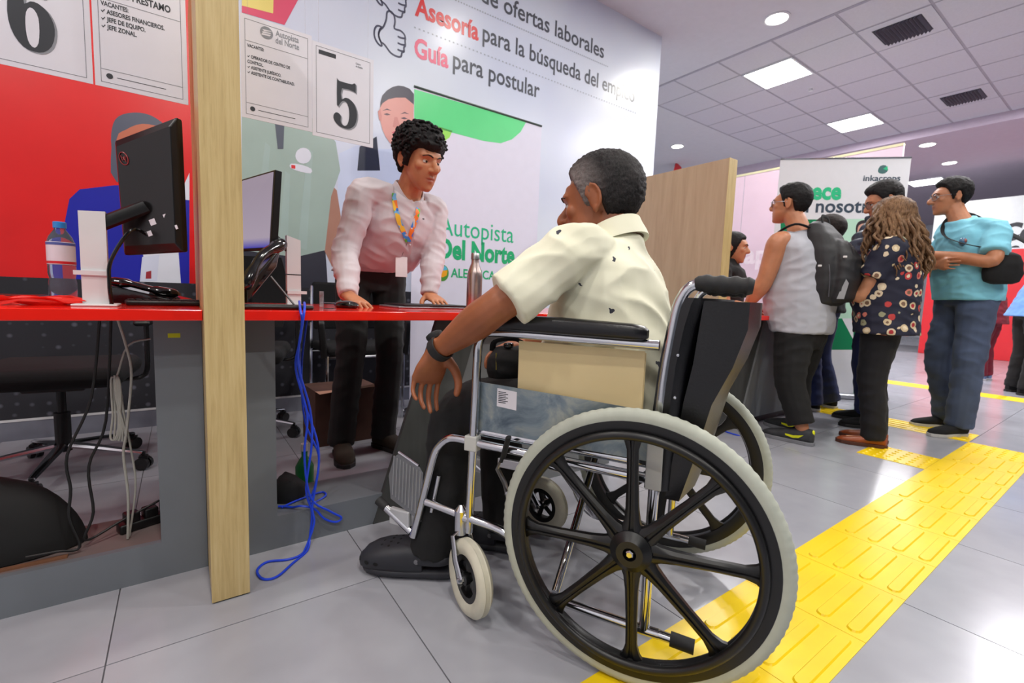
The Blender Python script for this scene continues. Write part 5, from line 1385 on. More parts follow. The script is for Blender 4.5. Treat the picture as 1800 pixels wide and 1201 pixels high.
def human(name, label, cat, J, H, hs=1.0, voxel=.006, girth=1.0, belly=0.0, skin=None, hairf=None, face=True, arms=True, legs=True, hands=None, stubble=0, jaw=1, nose=1, wide=1, armr=1.0, neckr=.055, brow=True, group=None, eye_look=0.0):
    """J: world joints. Returns (root Empty, origin)."""
    O = Vector((J['pel'].x, J['pel'].y, 0))
    t = thing(name, label, cat, O, 0, group)
    K = {k: v-O for k, v in J.items()}
    Hl = Matrix.Translation(-O) @ H
    mb = MB()
    latH = (K['hipR']-K['hipL']).normalized(); latS = (K['shR']-K['shL']).normalized()
    latM = (latH+latS).normalized()
    sp = (K['neck']-K['pel']).normalized()
    fH = Vector((0, 0, 1)).cross(latH); fM = sp.cross(latM).normalized(); fS = (K['neck']-K['chest']).normalized().cross(latS).normalized()
    g = girth
    mid = (K['pel']+K['chest'])/2+fM*belly*.4
    keys = [(K['pel']-Vector((0, 0, .09)), latH, fH, .12*g, .09*g), (K['pel'], latH, fH, .165*g, .115*g), (mid, latM, fM, (.145+belly*.3)*g, (.105+belly)*g), (K['chest'], latS, fS, .158*g, .118*g), (K['chest']*.45+K['neck']*.55, latS, fS, .15*g, .1*g), (K['neck']-(K['neck']-K['chest'])*.14, latS, fS, .09*g, .07*g), (K['neck'], latS, fS, .058, .058)]
    mb.rings(loft_rings(keys))
    hc = Hl @ Vector((0, -.02*hs, -.045*hs))
    limb(mb, [K['neck']-(K['neck']-K['chest'])*.2, K['neck']+(hc-K['neck'])*.35, hc], [neckr*1.18, neckr, neckr*.98])
    head_parts(mb, Hl, hs, jaw, nose, wide)
    for S, sg in (('L', -1), ('R', 1)):
        if arms and 'el'+S in K:
            a, b_, c = K['sh'+S], K['el'+S], K['wr'+S]
            limb(mb, [K['neck']*.55+a*.45-Vector((0, 0, .02)), a, a*.6+b_*.4, b_, b_*.6+c*.4, c], [.04*g, .045*armr, .045*armr, .0385*armr, .0395*armr, (.029, .024)])
            if hands and S in hands:
                hd = hands[S]; hand(mb, K['wr'+S], hd[0], hd[1], sg, **hd[2])
        if legs:
            limb(mb, [K['hip'+S]+Vector((0, 0, .02)), K['hip'+S]*.6+K['kn'+S]*.4, K['kn'+S], K['kn'+S]*.6+K['an'+S]*.4, K['an'+S]], [.085*g, .078*g, .055, .052, .036])
            limb(mb, [K['an'+S]-Vector((0, 0, .025)), K['an'+S]*.55+K['to'+S]*.45+Vector((0, 0, -.024)), K['an'+S]*.2+K['to'+S]*.8+Vector((0, 0, -.006))], [.03, .024, .015])
    me = vx('body', mb, voxel, 3)
    face_finish(me, Hl, hs, stubble)
    body = mesh_obj('body', me, skin, t, True, ang=180)
    if face:
        for k in (-1, 1):
            e = MB().ell((0, 0, 0), (.0122*hs, .0122*hs, .0122*hs), 20, 14).build('eye', M_EYE, t)
            e.matrix_local = Hl @ Matrix.Translation((k*.031*hs*wide, .0685*hs, .0055*hs)) @ Matrix.Rotation(-k*.05+eye_look, 4, 'Z')
            lid = MB(); R = []
            for i in range(5):
                th = math.radians(16+74*i/4); R.append([Vector((.0136*hs*math.cos(th)*math.sin(a), .0136*hs*math.cos(th)*math.cos(a), .0132*hs*math.sin(th))) for a in [math.radians(-100+200*j/12) for j in range(13)]])
            vs = [p for q in R for p in q]; lid.add(vs, [(i*13+j, i*13+j+1, (i+1)*13+j+1, (i+1)*13+j) for i in range(4) for j in range(12)])
            R = []
            lo_ = MB()
            for i in range(4):
                th = math.radians(-26-60*i/3); R.append([Vector((.0134*hs*math.cos(th)*math.sin(a), .0134*hs*math.cos(th)*math.cos(a), .0132*hs*math.sin(th))) for a in [math.radians(-100+200*j/12) for j in range(13)]])
            vs = [p for q in R for p in q]; lid.add(vs, [(i*13+j, i*13+j+1, (i+1)*13+j+1, (i+1)*13+j) for i in range(3) for j in range(12)])
            l_ = lid.build('eyelid', skin, t); l_.matrix_local = Hl @ Matrix.Translation((k*.031*hs*wide, .0685*hs, .0055*hs))
        if brow:
            bt = BVHTree.FromPolygons([v.co for v in me.vertices], [p.vertices for p in me.polygons])
            for k in (-1, 1):
                pts = []
                for x, z in ((.013, .025), (.024, .0295), (.036, .0305), (.05, .024)):
                    o = Hl @ Vector((k*x*hs*wide, .16*hs, z*hs)); d = Hl.to_3x3() @ Vector((0, -1, 0))
                    h_, n_, i_, d_ = bt.ray_cast(o, d)
                    pts.append((h_ or o)-d*.0006)
                MB().tube(cr(pts, 4), [(.0022+.0022*math.sin(min(1, i/9)*PI*.8+.4))*hs for i in range(13)], 8, flat=.6, round_=True).build('eyebrow', MATS['brow_hair'], t)
    return t, O, Hl, K, body
M('brow_hair', (22, 18, 18), .7)
def shirt(t, K, mat, sleeve=1.0, ease=1.12, g=1.0, belly=0.0, hem=-.08, voxel=.007, cuff=.045, amp=.004, seed=1.0, neckh=.02, name='shirt', collar=None, sl_r=1.0, freq=38, hemf=1.0, arms=('L', 'R'), axis=(0, 0, 1), sleeve_len=None, shoulders=True, neckw=.07):
    latH = (K['hipR']-K['hipL']).normalized(); latS = (K['shR']-K['shL']).normalized(); latM = (latH+latS).normalized()
    sp = (K['neck']-K['pel']).normalized()
    fH = Vector((0, 0, 1)).cross(latH); fM = sp.cross(latM).normalized(); fS = (K['neck']-K['chest']).normalized().cross(latS).normalized()
    mid = (K['pel']+K['chest'])/2+fM*belly*.4; e = ease*g
    mb = MB(); up = (K['neck']-K['chest']).normalized(); dn = (K['pel']-mid).normalized()
    keys = [(K['pel']+dn*(-hem), latH, fH, .172*e*hemf, .125*e*hemf), (K['pel']+dn*(-hem-.02), latH, fH, .172*e*hemf, .125*e*hemf), (K['pel']*.9+mid*.1, latH, fH, .168*e, (.12+belly*.4)*e), (mid, latM, fM, (.155+belly*.3)*e, (.112+belly)*e), (K['chest'], latS, fS, .163*e, (.122+belly*.25)*e), (K['chest']*.45+K['neck']*.55, latS, fS, .158*e, .103*e), (K['neck']-up*.035, latS, fS, .11*e, .075*e), (K['neck']+up*neckh*.2, latS, fS, neckw, neckw), (K['neck']+up*neckh, latS, fS, neckw*.96, neckw*.96)]
    mb.rings(loft_rings(keys))
    for S in arms:
        a, b_, c = K['sh'+S], K['el'+S], K['wr'+S]
        st = K['neck']*.55+a*.45-Vector((0, 0, .02))
        if sleeve >= 1: pts = [st, a, a*.55+b_*.45, b_, b_*.55+c*.45, c]; rr = [.049*e, .055*sl_r*e, .053*sl_r*e, .05*sl_r*e, .048*sl_r*e, cuff]
        elif sleeve > 0: q = sleeve; pts = [st, a, a*(1-q*.55)+b_*q*.55, a*(1-q)+b_*q]; rr = [.049*e, .056*sl_r*e, .058*sl_r*e, .059*sl_r*e]
        else: pts = [st, a*.8+K['neck']*.2]; rr = [.045*e, .05*e]
        limb(mb, pts, rr, rnd_=False)
    me = vx(name, mb, voxel, 4)
    if amp: wrinkle(me, amp, freq, seed, axis)
    return mesh_obj(name, me, mat, t, True, ang=180)
def trousers(t, K, mat, g=1.0, voxel=.008, thigh=.098, knee=.072, hemr=.062, waist=.06, seed=2.0, amp=.004, short=0.0, name='trousers', freq=30):
    latH = (K['hipR']-K['hipL']).normalized(); fH = Vector((0, 0, 1)).cross(latH)
    sp = (K['chest']-K['pel']).normalized()
    mb = MB(); mb.rings(loft_rings([(K['pel']-Vector((0, 0, .1)), latH, fH, .13*g, .1*g), (K['pel'], latH, fH, .172*g, .124*g), (K['pel']+sp*waist*.6, latH, fH, .162*g, .116*g), (K['pel']+sp*waist, latH, fH, .158*g, .113*g)]))
    for S in ('L', 'R'):
        h, k, a = K['hip'+S], K['kn'+S], K['an'+S]
        a = a*(1-short)+k*short if short else a-Vector((0, 0, .03))
        limb(mb, [h+Vector((0, 0, .02)), h*.6+k*.4, k, k*.5+a*.5, a], [thigh*g, (thigh*.92)*g, knee, (knee+hemr)/2, hemr], rnd_=False)
    me = vx(name, mb, voxel, 4)
    if amp: wrinkle(me, amp, freq, seed)
    return mesh_obj(name, me, mat, t, True, ang=180)
def shoe(t, an, to, mat, sole, name='shoe', L=.27, w=.048, hgt=.085, bulb=1.0, ankle=.045):
    """an: ankle, to: toe tip direction point; z floor 0"""
    an, to = Vector(an), Vector(to); d = to-an; d.z = 0; d.normalize(); x = Vector((d.y, -d.x, 0))
    heel = Vector((an.x, an.y, 0))-d*.065
    def rg(y, wd, z0, z1, c=0): return [heel+d*y+x*(wd*math.copysign(abs(math.cos(a))**.8, math.cos(a)))+Vector((0, 0, (z0+z1)/2+(z1-z0)/2*math.copysign(abs(math.sin(a))**.7, math.sin(a)))) for a in [2*PI*j/18 for j in range(18)]]
    mb = MB()
    prof = ((0, .012, .02, hgt*.75), (.012, .030, .012, hgt*.98), (.05, .037, .011, hgt), (.1, .040, .011, hgt*.93), (.15, .045*bulb, .011, hgt*.74), (.2, w*bulb, .011, hgt*.6*bulb), (.24, .040*bulb, .012, hgt*.5*bulb), (.262, .024, .014, hgt*.36), (.27, .008, .016, hgt*.25))
    mb.rings([rg(y*L/.27, w_, a, b_) for y, w_, a, b_ in prof])
    sh = mb.build(name, mat, t)
    ms = MB(); pl = []
    for y, w_ in ((-.004, .02), (.03, .038), (.1, .04), (.2, .05*bulb), (.245, .042*bulb), (.274, .014)): pl.append((y*L/.27, w_))
    P2 = [(w_, y) for y, w_ in pl]+[(-w_, y) for y, w_ in pl[::-1]]
    ms.prism(P2, .022, frame(heel, x, d, (0, 0, 1))).build('sole', sole, sh, smooth=False, bevel=.003)
    return sh
def glasses(t, Hl, hs, mat, lensmat, wide=1.0, drop=0.0):
    r = bpy.data.objects.new('glasses', None); COL.objects.link(r); r.parent = t; r.empty_display_size = .02
    def g(x, y, z): return Hl @ Vector((x*hs*wide, y*hs, z*hs-drop))
    for k in (-1, 1):
        loop = [g(k*.034+.024*math.copysign(abs(math.cos(a))**.7, math.cos(a)), .100-.012*abs(math.cos(a)*.5+k*.5*1.0)*(1), .003+.0185*math.copysign(abs(math.sin(a))**.7, math.sin(a))) for a in [2*PI*j/20 for j in range(20)]]
        MB().tube(loop, .0014*hs, 6, closed=True).build('rim', mat, r)
        c = sum(loop, Vector())/20; lb = MB(); lb.add([c]+loop, [(0, 1+j, 1+(j+1) % 20) for j in range(20)]); lb.build('lens', lensmat, r)
        MB().tube([g(k*.058, .094, .008), g(k*.076, .05, .010), g(k*.081, -.005, .012), g(k*.082, -.022, .0)], .0016*hs, 6).build('temple', mat, r)
    MB().tube(cr([g(-.011, .103, .008), g(0, .107, .011), g(.011, .103, .008)], 3), .0014*hs, 6).build('bridge', mat, r)
    return r
def stand(base, yaw, Hh, lean=0.0, feet=.1, step=0.0):
    """default standing joints: base floor point, yaw facing angle, height"""
    f = Vector((math.cos(yaw), math.sin(yaw), 0)); r = Vector((f.y, -f.x, 0)); B = Vector((base[0], base[1], 0)); s = Hh/1.72
    def p(x, y, z): return B+r*(x*s)+f*(y*s)+Vector((0, 0, z*s))
    J = {'pel': p(0, 0, .95), 'chest': p(0, .01+lean*.55, 1.26), 'neck': p(0, -.01+lean, 1.455),
         'hipL': p(-.09, 0, .91), 'hipR': p(.09, 0, .91), 'knL': p(-feet, .03, .5), 'knR': p(feet, .03+step, .5),
         'anL': p(-feet, -.02, .09), 'anR': p(feet, -.02+step, .09), 'toL': p(-feet-.03, .17, .035), 'toR': p(feet+.03, .17+step, .035),
         'shL': p(-.17, lean*.9, 1.385), 'shR': p(.17, lean*.9, 1.385), 'elL': p(-.22, lean*.7-.03, 1.12), 'elR': p(.22, lean*.7-.03, 1.12),
         'wrL': p(-.22, lean*.7+.06, .88), 'wrR': p(.22, lean*.7+.06, .88)}
    J['head'] = p(0, .03+lean*1.15, 1.60)
    return J, p, f, r
SK_MAN = skin_mat('skin_deep_tan', (150, 88, 56), (120, 62, 54))
SK_ATT = skin_mat('skin_tan', (188, 124, 88), (160, 84, 74))
SK_YOU = skin_mat('skin_warm', (184, 122, 88), (150, 84, 74))
SK_WOM = skin_mat('skin_light_tan', (194, 134, 100), (170, 88, 80))
H_BLACK = hair_mat('hair_black', (13, 12, 14), (34, 30, 32))
H_GREY = hair_mat('hair_greying', (17, 15, 17), (104, 96, 96), (70, 70, 30), 16)
H_BROWN = hair_mat('hair_brown', (78, 54, 38), (168, 130, 94), (40, 40, 8), 7)
def greying(Hl):
    m = hair_mat('hair_greying_temple', (12, 11, 13), (62, 57, 58), (70, 70, 30), 16)
    tt = NT(m); b = tt.n['Principled BSDF']; src = b.inputs['Base Color'].links[0].from_socket
    tp = Hl @ Vector((-.075, .045, .03)); v = tt.coords()
    d = tt.add('ShaderNodeVectorMath', operation='DISTANCE'); d.inputs[1].default_value = tp; tt.link(v, d.inputs[0])
    n = tt.noise(tt.coords((1, 1, 1)), 160, 3)
    f = tt.math('MULTIPLY', tt.ramp(d.outputs['Value'], [(.04, (1, 1, 1, 1)), (.10, (0, 0, 0, 1))]), tt.math('ADD', n, .2))
    tt.link(tt.mix(f, src, lin((142, 132, 130))), b.inputs['Base Color'])
    return m
M_DEN = cloth_mat('black_jeans', (18, 18, 22), .25, bs=900)
M_DEN2 = cloth_mat('blue_jeans', (66, 78, 104), .3, scale=5)
M_NAVY = cloth_mat('navy_jeans', (30, 42, 88), .2)
M_BLKC = cloth_mat('black_cotton', (11, 11, 14), .2)
M_SOLE = M('pale_sole', (196, 196, 198), .6); M_SOLEK = M('dark_sole', (26, 25, 26), .6)
M_LENS = M('spectacle_lens', (216, 224, 232), .05, trans=.95, var=0); M_LENS.node_tree.nodes['Principled BSDF'].inputs['IOR'].default_value = 1.05
def cam_hit(bvh, O, px, py, lift=.003):
    """where the sight line of a photo pixel meets a garment"""
    d = (CR*((px-900)/FPX)+CU*((600.5-py)/FPX)+CD).normalized(); o = Vector((0, 0, CAM_H))-O
    h, n, i, ds = bvh.ray_cast(o, d)
    return (h+n*lift, n) if h else (None, None)
def bvh_of(ob): return BVHTree.FromPolygons([v.co for v in ob.data.vertices], [p.vertices for p in ob.data.polygons])

# ------------------------------------------------------------------ man in the wheelchair
J = {'pel': wc(0, .13, .565), 'chest': wc(0, .145, .80), 'neck': wc(0, .145, .985), 'head': wc(.01, .195, 1.088),
     'shL': wc(-.172, .20, .945), 'shR': wc(.175, .15, .925), 'elL': wc(-.288, .342, .808), 'wrL': wc(-.262, .53, .682),
     'elR': wc(.235, .24, .72), 'wrR': wc(.03, .43, .688), 'hipL': wc(-.09, .11, .555), 'hipR': wc(.09, .11, .555),
     'knL': wc(-.125, .53, .492), 'knR': wc(.11, .53, .495), 'anL': wc(-.178, .595, .10), 'anR': wc(.05, .47, .10), 'toL': wc(-.235, .77, .03), 'toR': wc(.03, .64, .03)}
ha = math.radians(114)
Hm = head_frame(J['head'], (math.cos(ha), math.sin(ha), -.16))
dl = lambda x, y, z: WR*x+WU*y+Vector((0, 0, z))
hands = {'L': (dl(.06, .42, -.9), dl(-.45, -.88, 0), dict(s=1.08, thumb=.9, spread=1.2, curls=(.34, .46, .58, .68))), 'R': (dl(-.85, .35, -.2), dl(-.1, -.2, -1), dict(curl=.55))}
t, O, Hl, K, body = human('person', 'man in cream patterned polo seated in the wheelchair with one arm over the armrest', 'person', J, Hm, 1.04, .004, 1.04, .04, SK_MAN, hands=hands, stubble=.25, jaw=1.12, nose=1.15, armr=1.12, neckr=.064, wide=1.04)
HL_MAN = [(0, .074), (25, .076), (45, .064), (56, .045), (64, .02), (72, -.012), (84, -.016), (91, .03), (100, .026), (107, -.02), (118, -.05), (135, -.064), (180, -.075)]
hair_shell(Hl, 1.04, HL_MAN, .019, .007, .0032, 200, 3.0, wide=1.04, lump=.004, lf=90, nu=128, nv=80, back=.012).build('hair', greying(Hl), t, ang=180)
def polo_mat():
    m, tt = newmat('cream_polo_print'); b = tt.bsdf
    v = tt.coords(); vo = tt.add('ShaderNodeTexVoronoi'); vo.inputs['Scale'].default_value = 13; vo.inputs['Randomness'].default_value = 1
    vn = tt.add('ShaderNodeVectorMath', operation='ADD'); nn = tt.add('ShaderNodeTexNoise'); nn.inputs['Scale'].default_value = 45; tt.link(v, nn.inputs['Vector'])
    sc_ = tt.add('ShaderNodeVectorMath', operation='SCALE'); sc_.inputs['Scale'].default_value = .03; tt.link(nn.outputs['Color'], sc_.inputs[0])
    tt.link(v, vn.inputs[0]); tt.link(sc_.outputs[0], vn.inputs[1]); tt.link(vn.outputs[0], vo.inputs['Vector'])
    n = tt.noise(v, 5, 3)
    c = tt.ramp(n, [(.3, lin((222, 220, 194))), (.7, lin((238, 236, 214)))])
    f = tt.math('LESS_THAN', vo.outputs['Distance'], .105)
    tt.link(tt.mix(f, c, lin((52, 54, 66))), b.inputs['Base Color']); b.inputs['Roughness'].default_value = .8
    b.inputs['Sheen Weight'].default_value = .1
    tt.bump(tt.noise(v, 900, 2), .15, .002)
    return m
M_POLO = polo_mat()
sh_ = shirt(t, K, M_POLO, .9, 1.08, 1.05, .042, -.10, .0055, amp=.007, seed=2.2, neckh=.012, sl_r=1.07, freq=30, axis=(.3, .2, 1), neckw=.078, hemf=.96)
# collar: folded band round the neck
nk = K['neck']; upv = (Hl.translation-nk).normalized()*.6+Vector((0, 0, .55)); upv.normalize()
la = (K['shR']-K['shL']).normalized(); fwd_ = upv.cross(la).normalized() if upv.cross(la).dot(WU) > 0 else -upv.cross(la).normalized()
R = []
for z, a in ((-.012, .092), (.004, .088), (.026, .080), (.040, .0765), (.042, .072), (.024, .0735), (-.01, .078)):
    R.append([nk+upv*(z-.012*math.cos(q))+la*(a*math.sin(q))+fwd_*(a*.98*math.cos(q)) for q in [2*PI*j/32 for j in range(32)]])
MB().rings(R, closed=True).build('collar', M_POLO, sh_)
# hem seam of the near sleeve is the sleeve end itself; trousers
trousers(t, K, M_BLKC, 1.06, .007, .092, .078, .066, .09, 4.0, .004)
# clogs
M_CLOG = M('clog_foam', (40, 41, 48), .55, var=.08, scale=30)
def clog(an, to):
    an, to = Vector(an), Vector(to); d = (to-an); d.z = 0; d.normalize(); x = Vector((d.y, -d.x, 0)); heel = Vector((an.x, an.y, 0))-d*.07
    def rg(y, wd, z0, z1): return [heel+d*y+x*(wd*math.copysign(abs(math.cos(a))**.75, math.cos(a)))+Vector((0, 0, (z0+z1)/2+(z1-z0)/2*math.copysign(abs(math.sin(a))**.65, math.sin(a)))) for a in [2*PI*j/24 for j in range(24)]]
    mb = MB(); mb.rings([rg(*q) for q in ((.085, .046, .012, .1), (.1, .049, .011, .106), (.13, .054, .011, .104), (.17, .058, .012, .098), (.21, .059, .013, .09), (.245, .055, .015, .078), (.272, .042, .018, .063), (.286, .018, .022, .045))])
    mb.rings([rg(*q) for q in ((-.004, .012, .012, .03), (.006, .034, .006, .036), (.04, .041, .004, .036), (.1, .046, .004, .034), (.17, .055, .004, .034), (.22, .056, .005, .034), (.26, .044, .008, .034), (.284, .012, .014, .03))])
    c = mb.build('clog', M_CLOG, t)
    st = [heel+d*.1+x*.048+Vector((0, 0, .062)), heel+d*.03+x*.047+Vector((0, 0, .066)), heel-d*.006+x*.02+Vector((0, 0, .07)), heel-d*.006-x*.02+Vector((0, 0, .07)), heel+d*.03-x*.047+Vector((0, 0, .066)), heel+d*.1-x*.048+Vector((0, 0, .062))]
    MB().tube(cr(st, 4), (.0035, .011), 8, up=(0, 0, 1)).build('heel_strap', M_CLOG, c)
    bv = bvh_of(c); hl = MB()
    for yy, xx, r in ((.19, -.03, .004), (.19, -.01, .004), (.19, .012, .004), (.19, .032, .004), (.165, -.02, .004), (.165, .002, .004), (.165, .024, .004), (.215, -.02, .004), (.215, .004, .004)):
        h, n, i, _ = bv.ray_cast(heel+d*yy+x*xx+Vector((0, 0, .3)), Vector((0, 0, -1)))
        if h:
            e1 = n.orthogonal().normalized(); e2 = n.cross(e1); hl.rings([[h+n*dz+e1*r*math.cos(q)+e2*r*math.sin(q) for q in [j*PI/5 for j in range(10)]] for dz in (-.001, .0006)])
    for q in range(-3, 4):
        a = q*.42; dirn = d*math.cos(a)+x*math.sin(a); o = heel+d*.20+Vector((0, 0, .047)); h, n, i, _ = bv.ray_cast(o+dirn*.2, -dirn)
        if h:
            e1 = n.cross(Vector((0, 0, 1))).normalized(); e2 = n.cross(e1); hl.rings([[h+n*dz+e1*.008*math.cos(w_)+e2*.0055*math.sin(w_) for w_ in [j*PI/5 for j in range(10)]] for dz in (-.001, .0008)])
    hl.build('vent_holes', M('hole_black', (8, 8, 9), .9), c)['kind'] = 'stuff'
    for s in (-1, 1):
        MB().lathe([(.001, 0), (.008, 0), (.007, .004), (.001, .005)], 12, heel+d*.1+x*s*.047+Vector((0, 0, .062)), frame((0, 0, 0), d, (0, 0, 1), x*s).to_3x3()).build('rivet', M('rivet_grey', (110, 110, 116), .4), c)
clog(K['anL'], K['toL']); clog(K['anR'], K['toR'])
# watch on the near wrist
dw = (K['wrL']-K['elL']).normalized(); wp = K['wrL']-dw*.012
e1 = dw.cross(Vector((0, 0, 1))).normalized(); e2 = dw.cross(e1)
wr_ = bpy.data.objects.new('wristwatch', None); COL.objects.link(wr_); wr_.parent = t; wr_.empty_display_size = .02
MB().rings([[wp+dw*y+e1*(r*1.08*math.cos(q))+e2*(r*.95*math.sin(q)) for q in [2*PI*j/28 for j in range(28)]] for y, r in ((-.012, .0335), (-.011, .036), (.011, .036), (.012, .0335))], cap=False).build('strap', M_RUB, wr_)
bc = wp-e1*.037 if e1.dot(Vector((-CD.x, -CD.y, 0))) < 0 else wp+e1*.037
up_n = (Vector((0, 0, .9))-dw*dw.z*.9); up_n = (up_n+WU*.5); up_n = (up_n-dw*up_n.dot(dw)).normalized()
bc = wp+up_n*.034
e3 = dw.cross(up_n)
MB().rings([[bc+up_n*z+dw*(r*math.cos(q))+e3*(r*math.sin(q)) for q in [2*PI*j/24 for j in range(24)]] for z, r in ((-.006, .019), (.002, .023), (.009, .022), (.011, .018))]).build('watch_case', M_RUB, wr_)
MB().rings([[bc+up_n*z+dw*(r*math.cos(q))+e3*(r*math.sin(q)) for q in [2*PI*j/24 for j in range(24)]] for z, r in ((.0105, .017), (.0118, .0165))]).build('watch_face', M('watch_glass', (70, 74, 84), .1), wr_)
# black bag on his lap
bg_ = thing('lap_bag', 'small black bag with a buckle held on the lap of the wheelchair user', 'bag', wc(-.05, .42, .58), WTH-PI/2)
mb = MB(); mb.rings([[Vector((a*math.cos(q), b_*math.sin(q), z)) for q in [2*PI*j/20 for j in range(20)]] for a, b_, z in ((.05, .04, 0), (.075, .058, .01), (.085, .065, .04), (.08, .06, .075), (.06, .045, .098), (.03, .025, .108))])
me = vx('bag_body', mb, .006, 3); wrinkle(me, .004, 60, 5); mesh_obj('bag_body', me, M_BLKF, bg_, True, ang=180)
MB().tube(cr([(-.02, .05, .09), (-.04, .03, .12), (-.03, -.03, .128), (.02, -.05, .1)], 5), (.009, .003), 8).build('strap', M_BLKF, bg_)
MB().tube([(-.07, .012, .09), (-.085, .002, .045)], (.003, .0015), 6).build('zip', M('brass', (150, 140, 70), .4, .6), bg_)
MB().rbox((-.052, -.02, .104), (-.022, .0, .118), .004).build('buckle', M_BLKG, bg_)

# ------------------------------------------------------------------ attendant leaning on the desk
J = {'pel': Vector((.80, 2.37, .93)), 'chest': at(697, 405, 1, 2.17), 'neck': at(718, 338, 1, 2.075), 'head': at(738, 284, 1, 1.985),
     'shR': at(640, 338, 1, 2.07), 'shL': at(764, 370, 1, 2.12), 'elR': at(608, 440, 1, 2.03), 'wrR': at(612, 520, 1, 1.86),
     'elL': at(762, 445, 1, 2.09), 'wrL': at(754, 518, 1, 2.0), 'hipR': Vector((.71, 2.37, .90)), 'hipL': Vector((.89, 2.37, .90)),
     'knR': Vector((.675, 2.31, .5)), 'knL': Vector((.885, 2.33, .5)), 'anR': Vector((.64, 2.34, .09)), 'anL': Vector((.86, 2.35, .09)), 'toR': Vector((.615, 2.16, .03)), 'toL': Vector((.935, 2.19, .03))}
Hm = head_frame(J['head'], (.30, -1, -.30), roll=.05)
hands = {'R': ((.28, -.95, -.30), (.0, -.2, -1), dict(curl=.35, s=1.0, thumb=.3)), 'L': ((.1, -.95, -.3), (0, -.2, -1), dict(curl=.35))}
t, O, Hl, K, body = human('person', 'attendant in pale grey shirt and bright lanyard leaning over the red desk', 'person', J, Hm, 1.05, .0042, 1.0, 0, SK_ATT, hands=hands, stubble=.22, nose=1.1, neckr=.056, eye_look=.1)
_hs = hair_shell(Hl, 1.05, HL_FRINGE, .034, .017, .008, 75, 1.0, lump=.016, lf=55, nu=128, nv=84, back=.02)
hm_ = MB(); hm_.v, hm_.f, hm_.mi = list(_hs.v), list(_hs.f), list(_hs.mi)
_bv = BVHTree.FromPolygons(_hs.v, _hs.f); _rr = random.Random(11)
for k in range(260):
    ph_, th = _rr.uniform(0, 2*PI), math.asin(_rr.uniform(-.05, 1)); D = Vector((math.cos(th)*math.sin(ph_), math.cos(th)*math.cos(ph_), math.sin(th)))
    if D.y > .55 and D.z < .38: continue
    c = Hl @ (Vector((0, -.01, .03))+D*.4); dd = -(Hl.to_3x3() @ D); h, n, i, _ = _bv.ray_cast(c, dd)
    if not h: continue
    e1 = n.orthogonal().normalized(); e1 = Matrix.Rotation(_rr.uniform(0, 6.28), 3, n) @ e1; e2 = n.cross(e1); r = _rr.uniform(.008, .016)
    a0, sw = _rr.uniform(-.6, .2), _rr.uniform(2.4, 4.2)
    pts = [h-n*.006+e1*(r*math.sin(a0+sw*q/8))+n*(r*.75*(1-math.cos(a0+sw*q/8)))*.9+e2*(.004*q/8*_rr.choice((-1, 1))) for q in range(9)]
    hm_.tube(pts, [.0062*(1-.65*q/8) for q in range(9)], 6, round_=True)
hm_.build('hair', H_BLACK, t, ang=180)
M_SHIRT = M('pale_grey_shirt', (206, 198, 204), .75, 0, .05, 4, .15, 600, (1, 1, 1), sheen=.1)
sh_ = shirt(t, K, M_SHIRT, 1.0, 1.1, 1.02, .015, -.01, .006, .038, .006, 1.0, neckh=-.03, sl_r=1.0, freq=42, axis=(.2, .1, 1), neckw=.072)
bv = bvh_of(sh_)
upv = ((Hl.translation-K['neck']).normalized()+Vector((0, 0, .3))).normalized(); la = (K['shR']-K['shL']).normalized(); fw_ = upv.cross(la).normalized()
if fw_.y > 0: fw_ = -fw_
R = []
for z, a in ((-.010, .084), (.006, .080), (.026, .072), (.040, .069), (.041, .065), (.022, .066), (-.008, .070)):
    R.append([K['neck']+upv*(z-.012-.05*max(0, math.cos(q))**1.5)+la*(a*math.sin(q))+fw_*(a*math.cos(q)) for q in [2*PI*(j+.5)/33-PI for j in range(33)]])
MB().rings(R, closed=True).build('collar', M_SHIRT, sh_)
def lan_mat():
    m, tt = newmat('lanyard_print'); b = tt.bsdf
    v = tt.coords(); vo = tt.add('ShaderNodeTexVoronoi'); vo.inputs['Scale'].default_value = 34; tt.link(v, vo.inputs['Vector'])
    sp_ = tt.add('ShaderNodeSeparateColor'); tt.link(vo.outputs['Color'], sp_.inputs[0])
    tt.link(tt.ramp(sp_.outputs[0], [(0, lin((60, 150, 235))), (.3, lin((120, 190, 240))), (.45, lin((90, 190, 70))), (.62, lin((245, 130, 50))), (.8, lin((245, 200, 60))), (.92, lin((40, 120, 220)))], 'CONSTANT'), b.inputs['Base Color'])
    b.inputs['Roughness'].default_value = .5
    return m
M_LAN = lan_mat()
ly_ = bpy.data.objects.new('lanyard', None); COL.objects.link(ly_); ly_.parent = t; ly_.empty_display_size = .02
def ribbon(pxs, w=.0105, name='strap', back=None):
    pts = []
    for a in pxs:
        h, n = cam_hit(bv, O, *a, lift=.005)
        if h: pts.append((h, n))
    P_ = cr([p for p, n in pts], 5)
    mb = MB(); R = []
    for i, p in enumerate(P_):
        tdir = (P_[min(i+1, len(P_)-1)]-P_[max(i-1, 0)]).normalized(); view = (Vector((0, 0, CAM_H))-O-p).normalized()
        n = pts[min(len(pts)-1, int(i/5+.5))][1]; n = (n*.7+view*.3).normalized(); s_ = tdir.cross(n).normalized()
        R.append([p-s_*w+n*.001, p+s_*w+n*.001, p+s_*w, p-s_*w])
    mb.rings(R).build(name, M_LAN, ly_, smooth=True)
    return P_
ribbon([(690, 322), (691, 340), (694, 362), (700, 385), (707, 404), (716, 424)])
ribbon([(737, 352), (734, 368), (729, 388), (723, 406), (717, 424)])
h, n = cam_hit(bv, O, 716, 424, .006); h2, n2 = cam_hit(bv, O, 705, 455, .012)
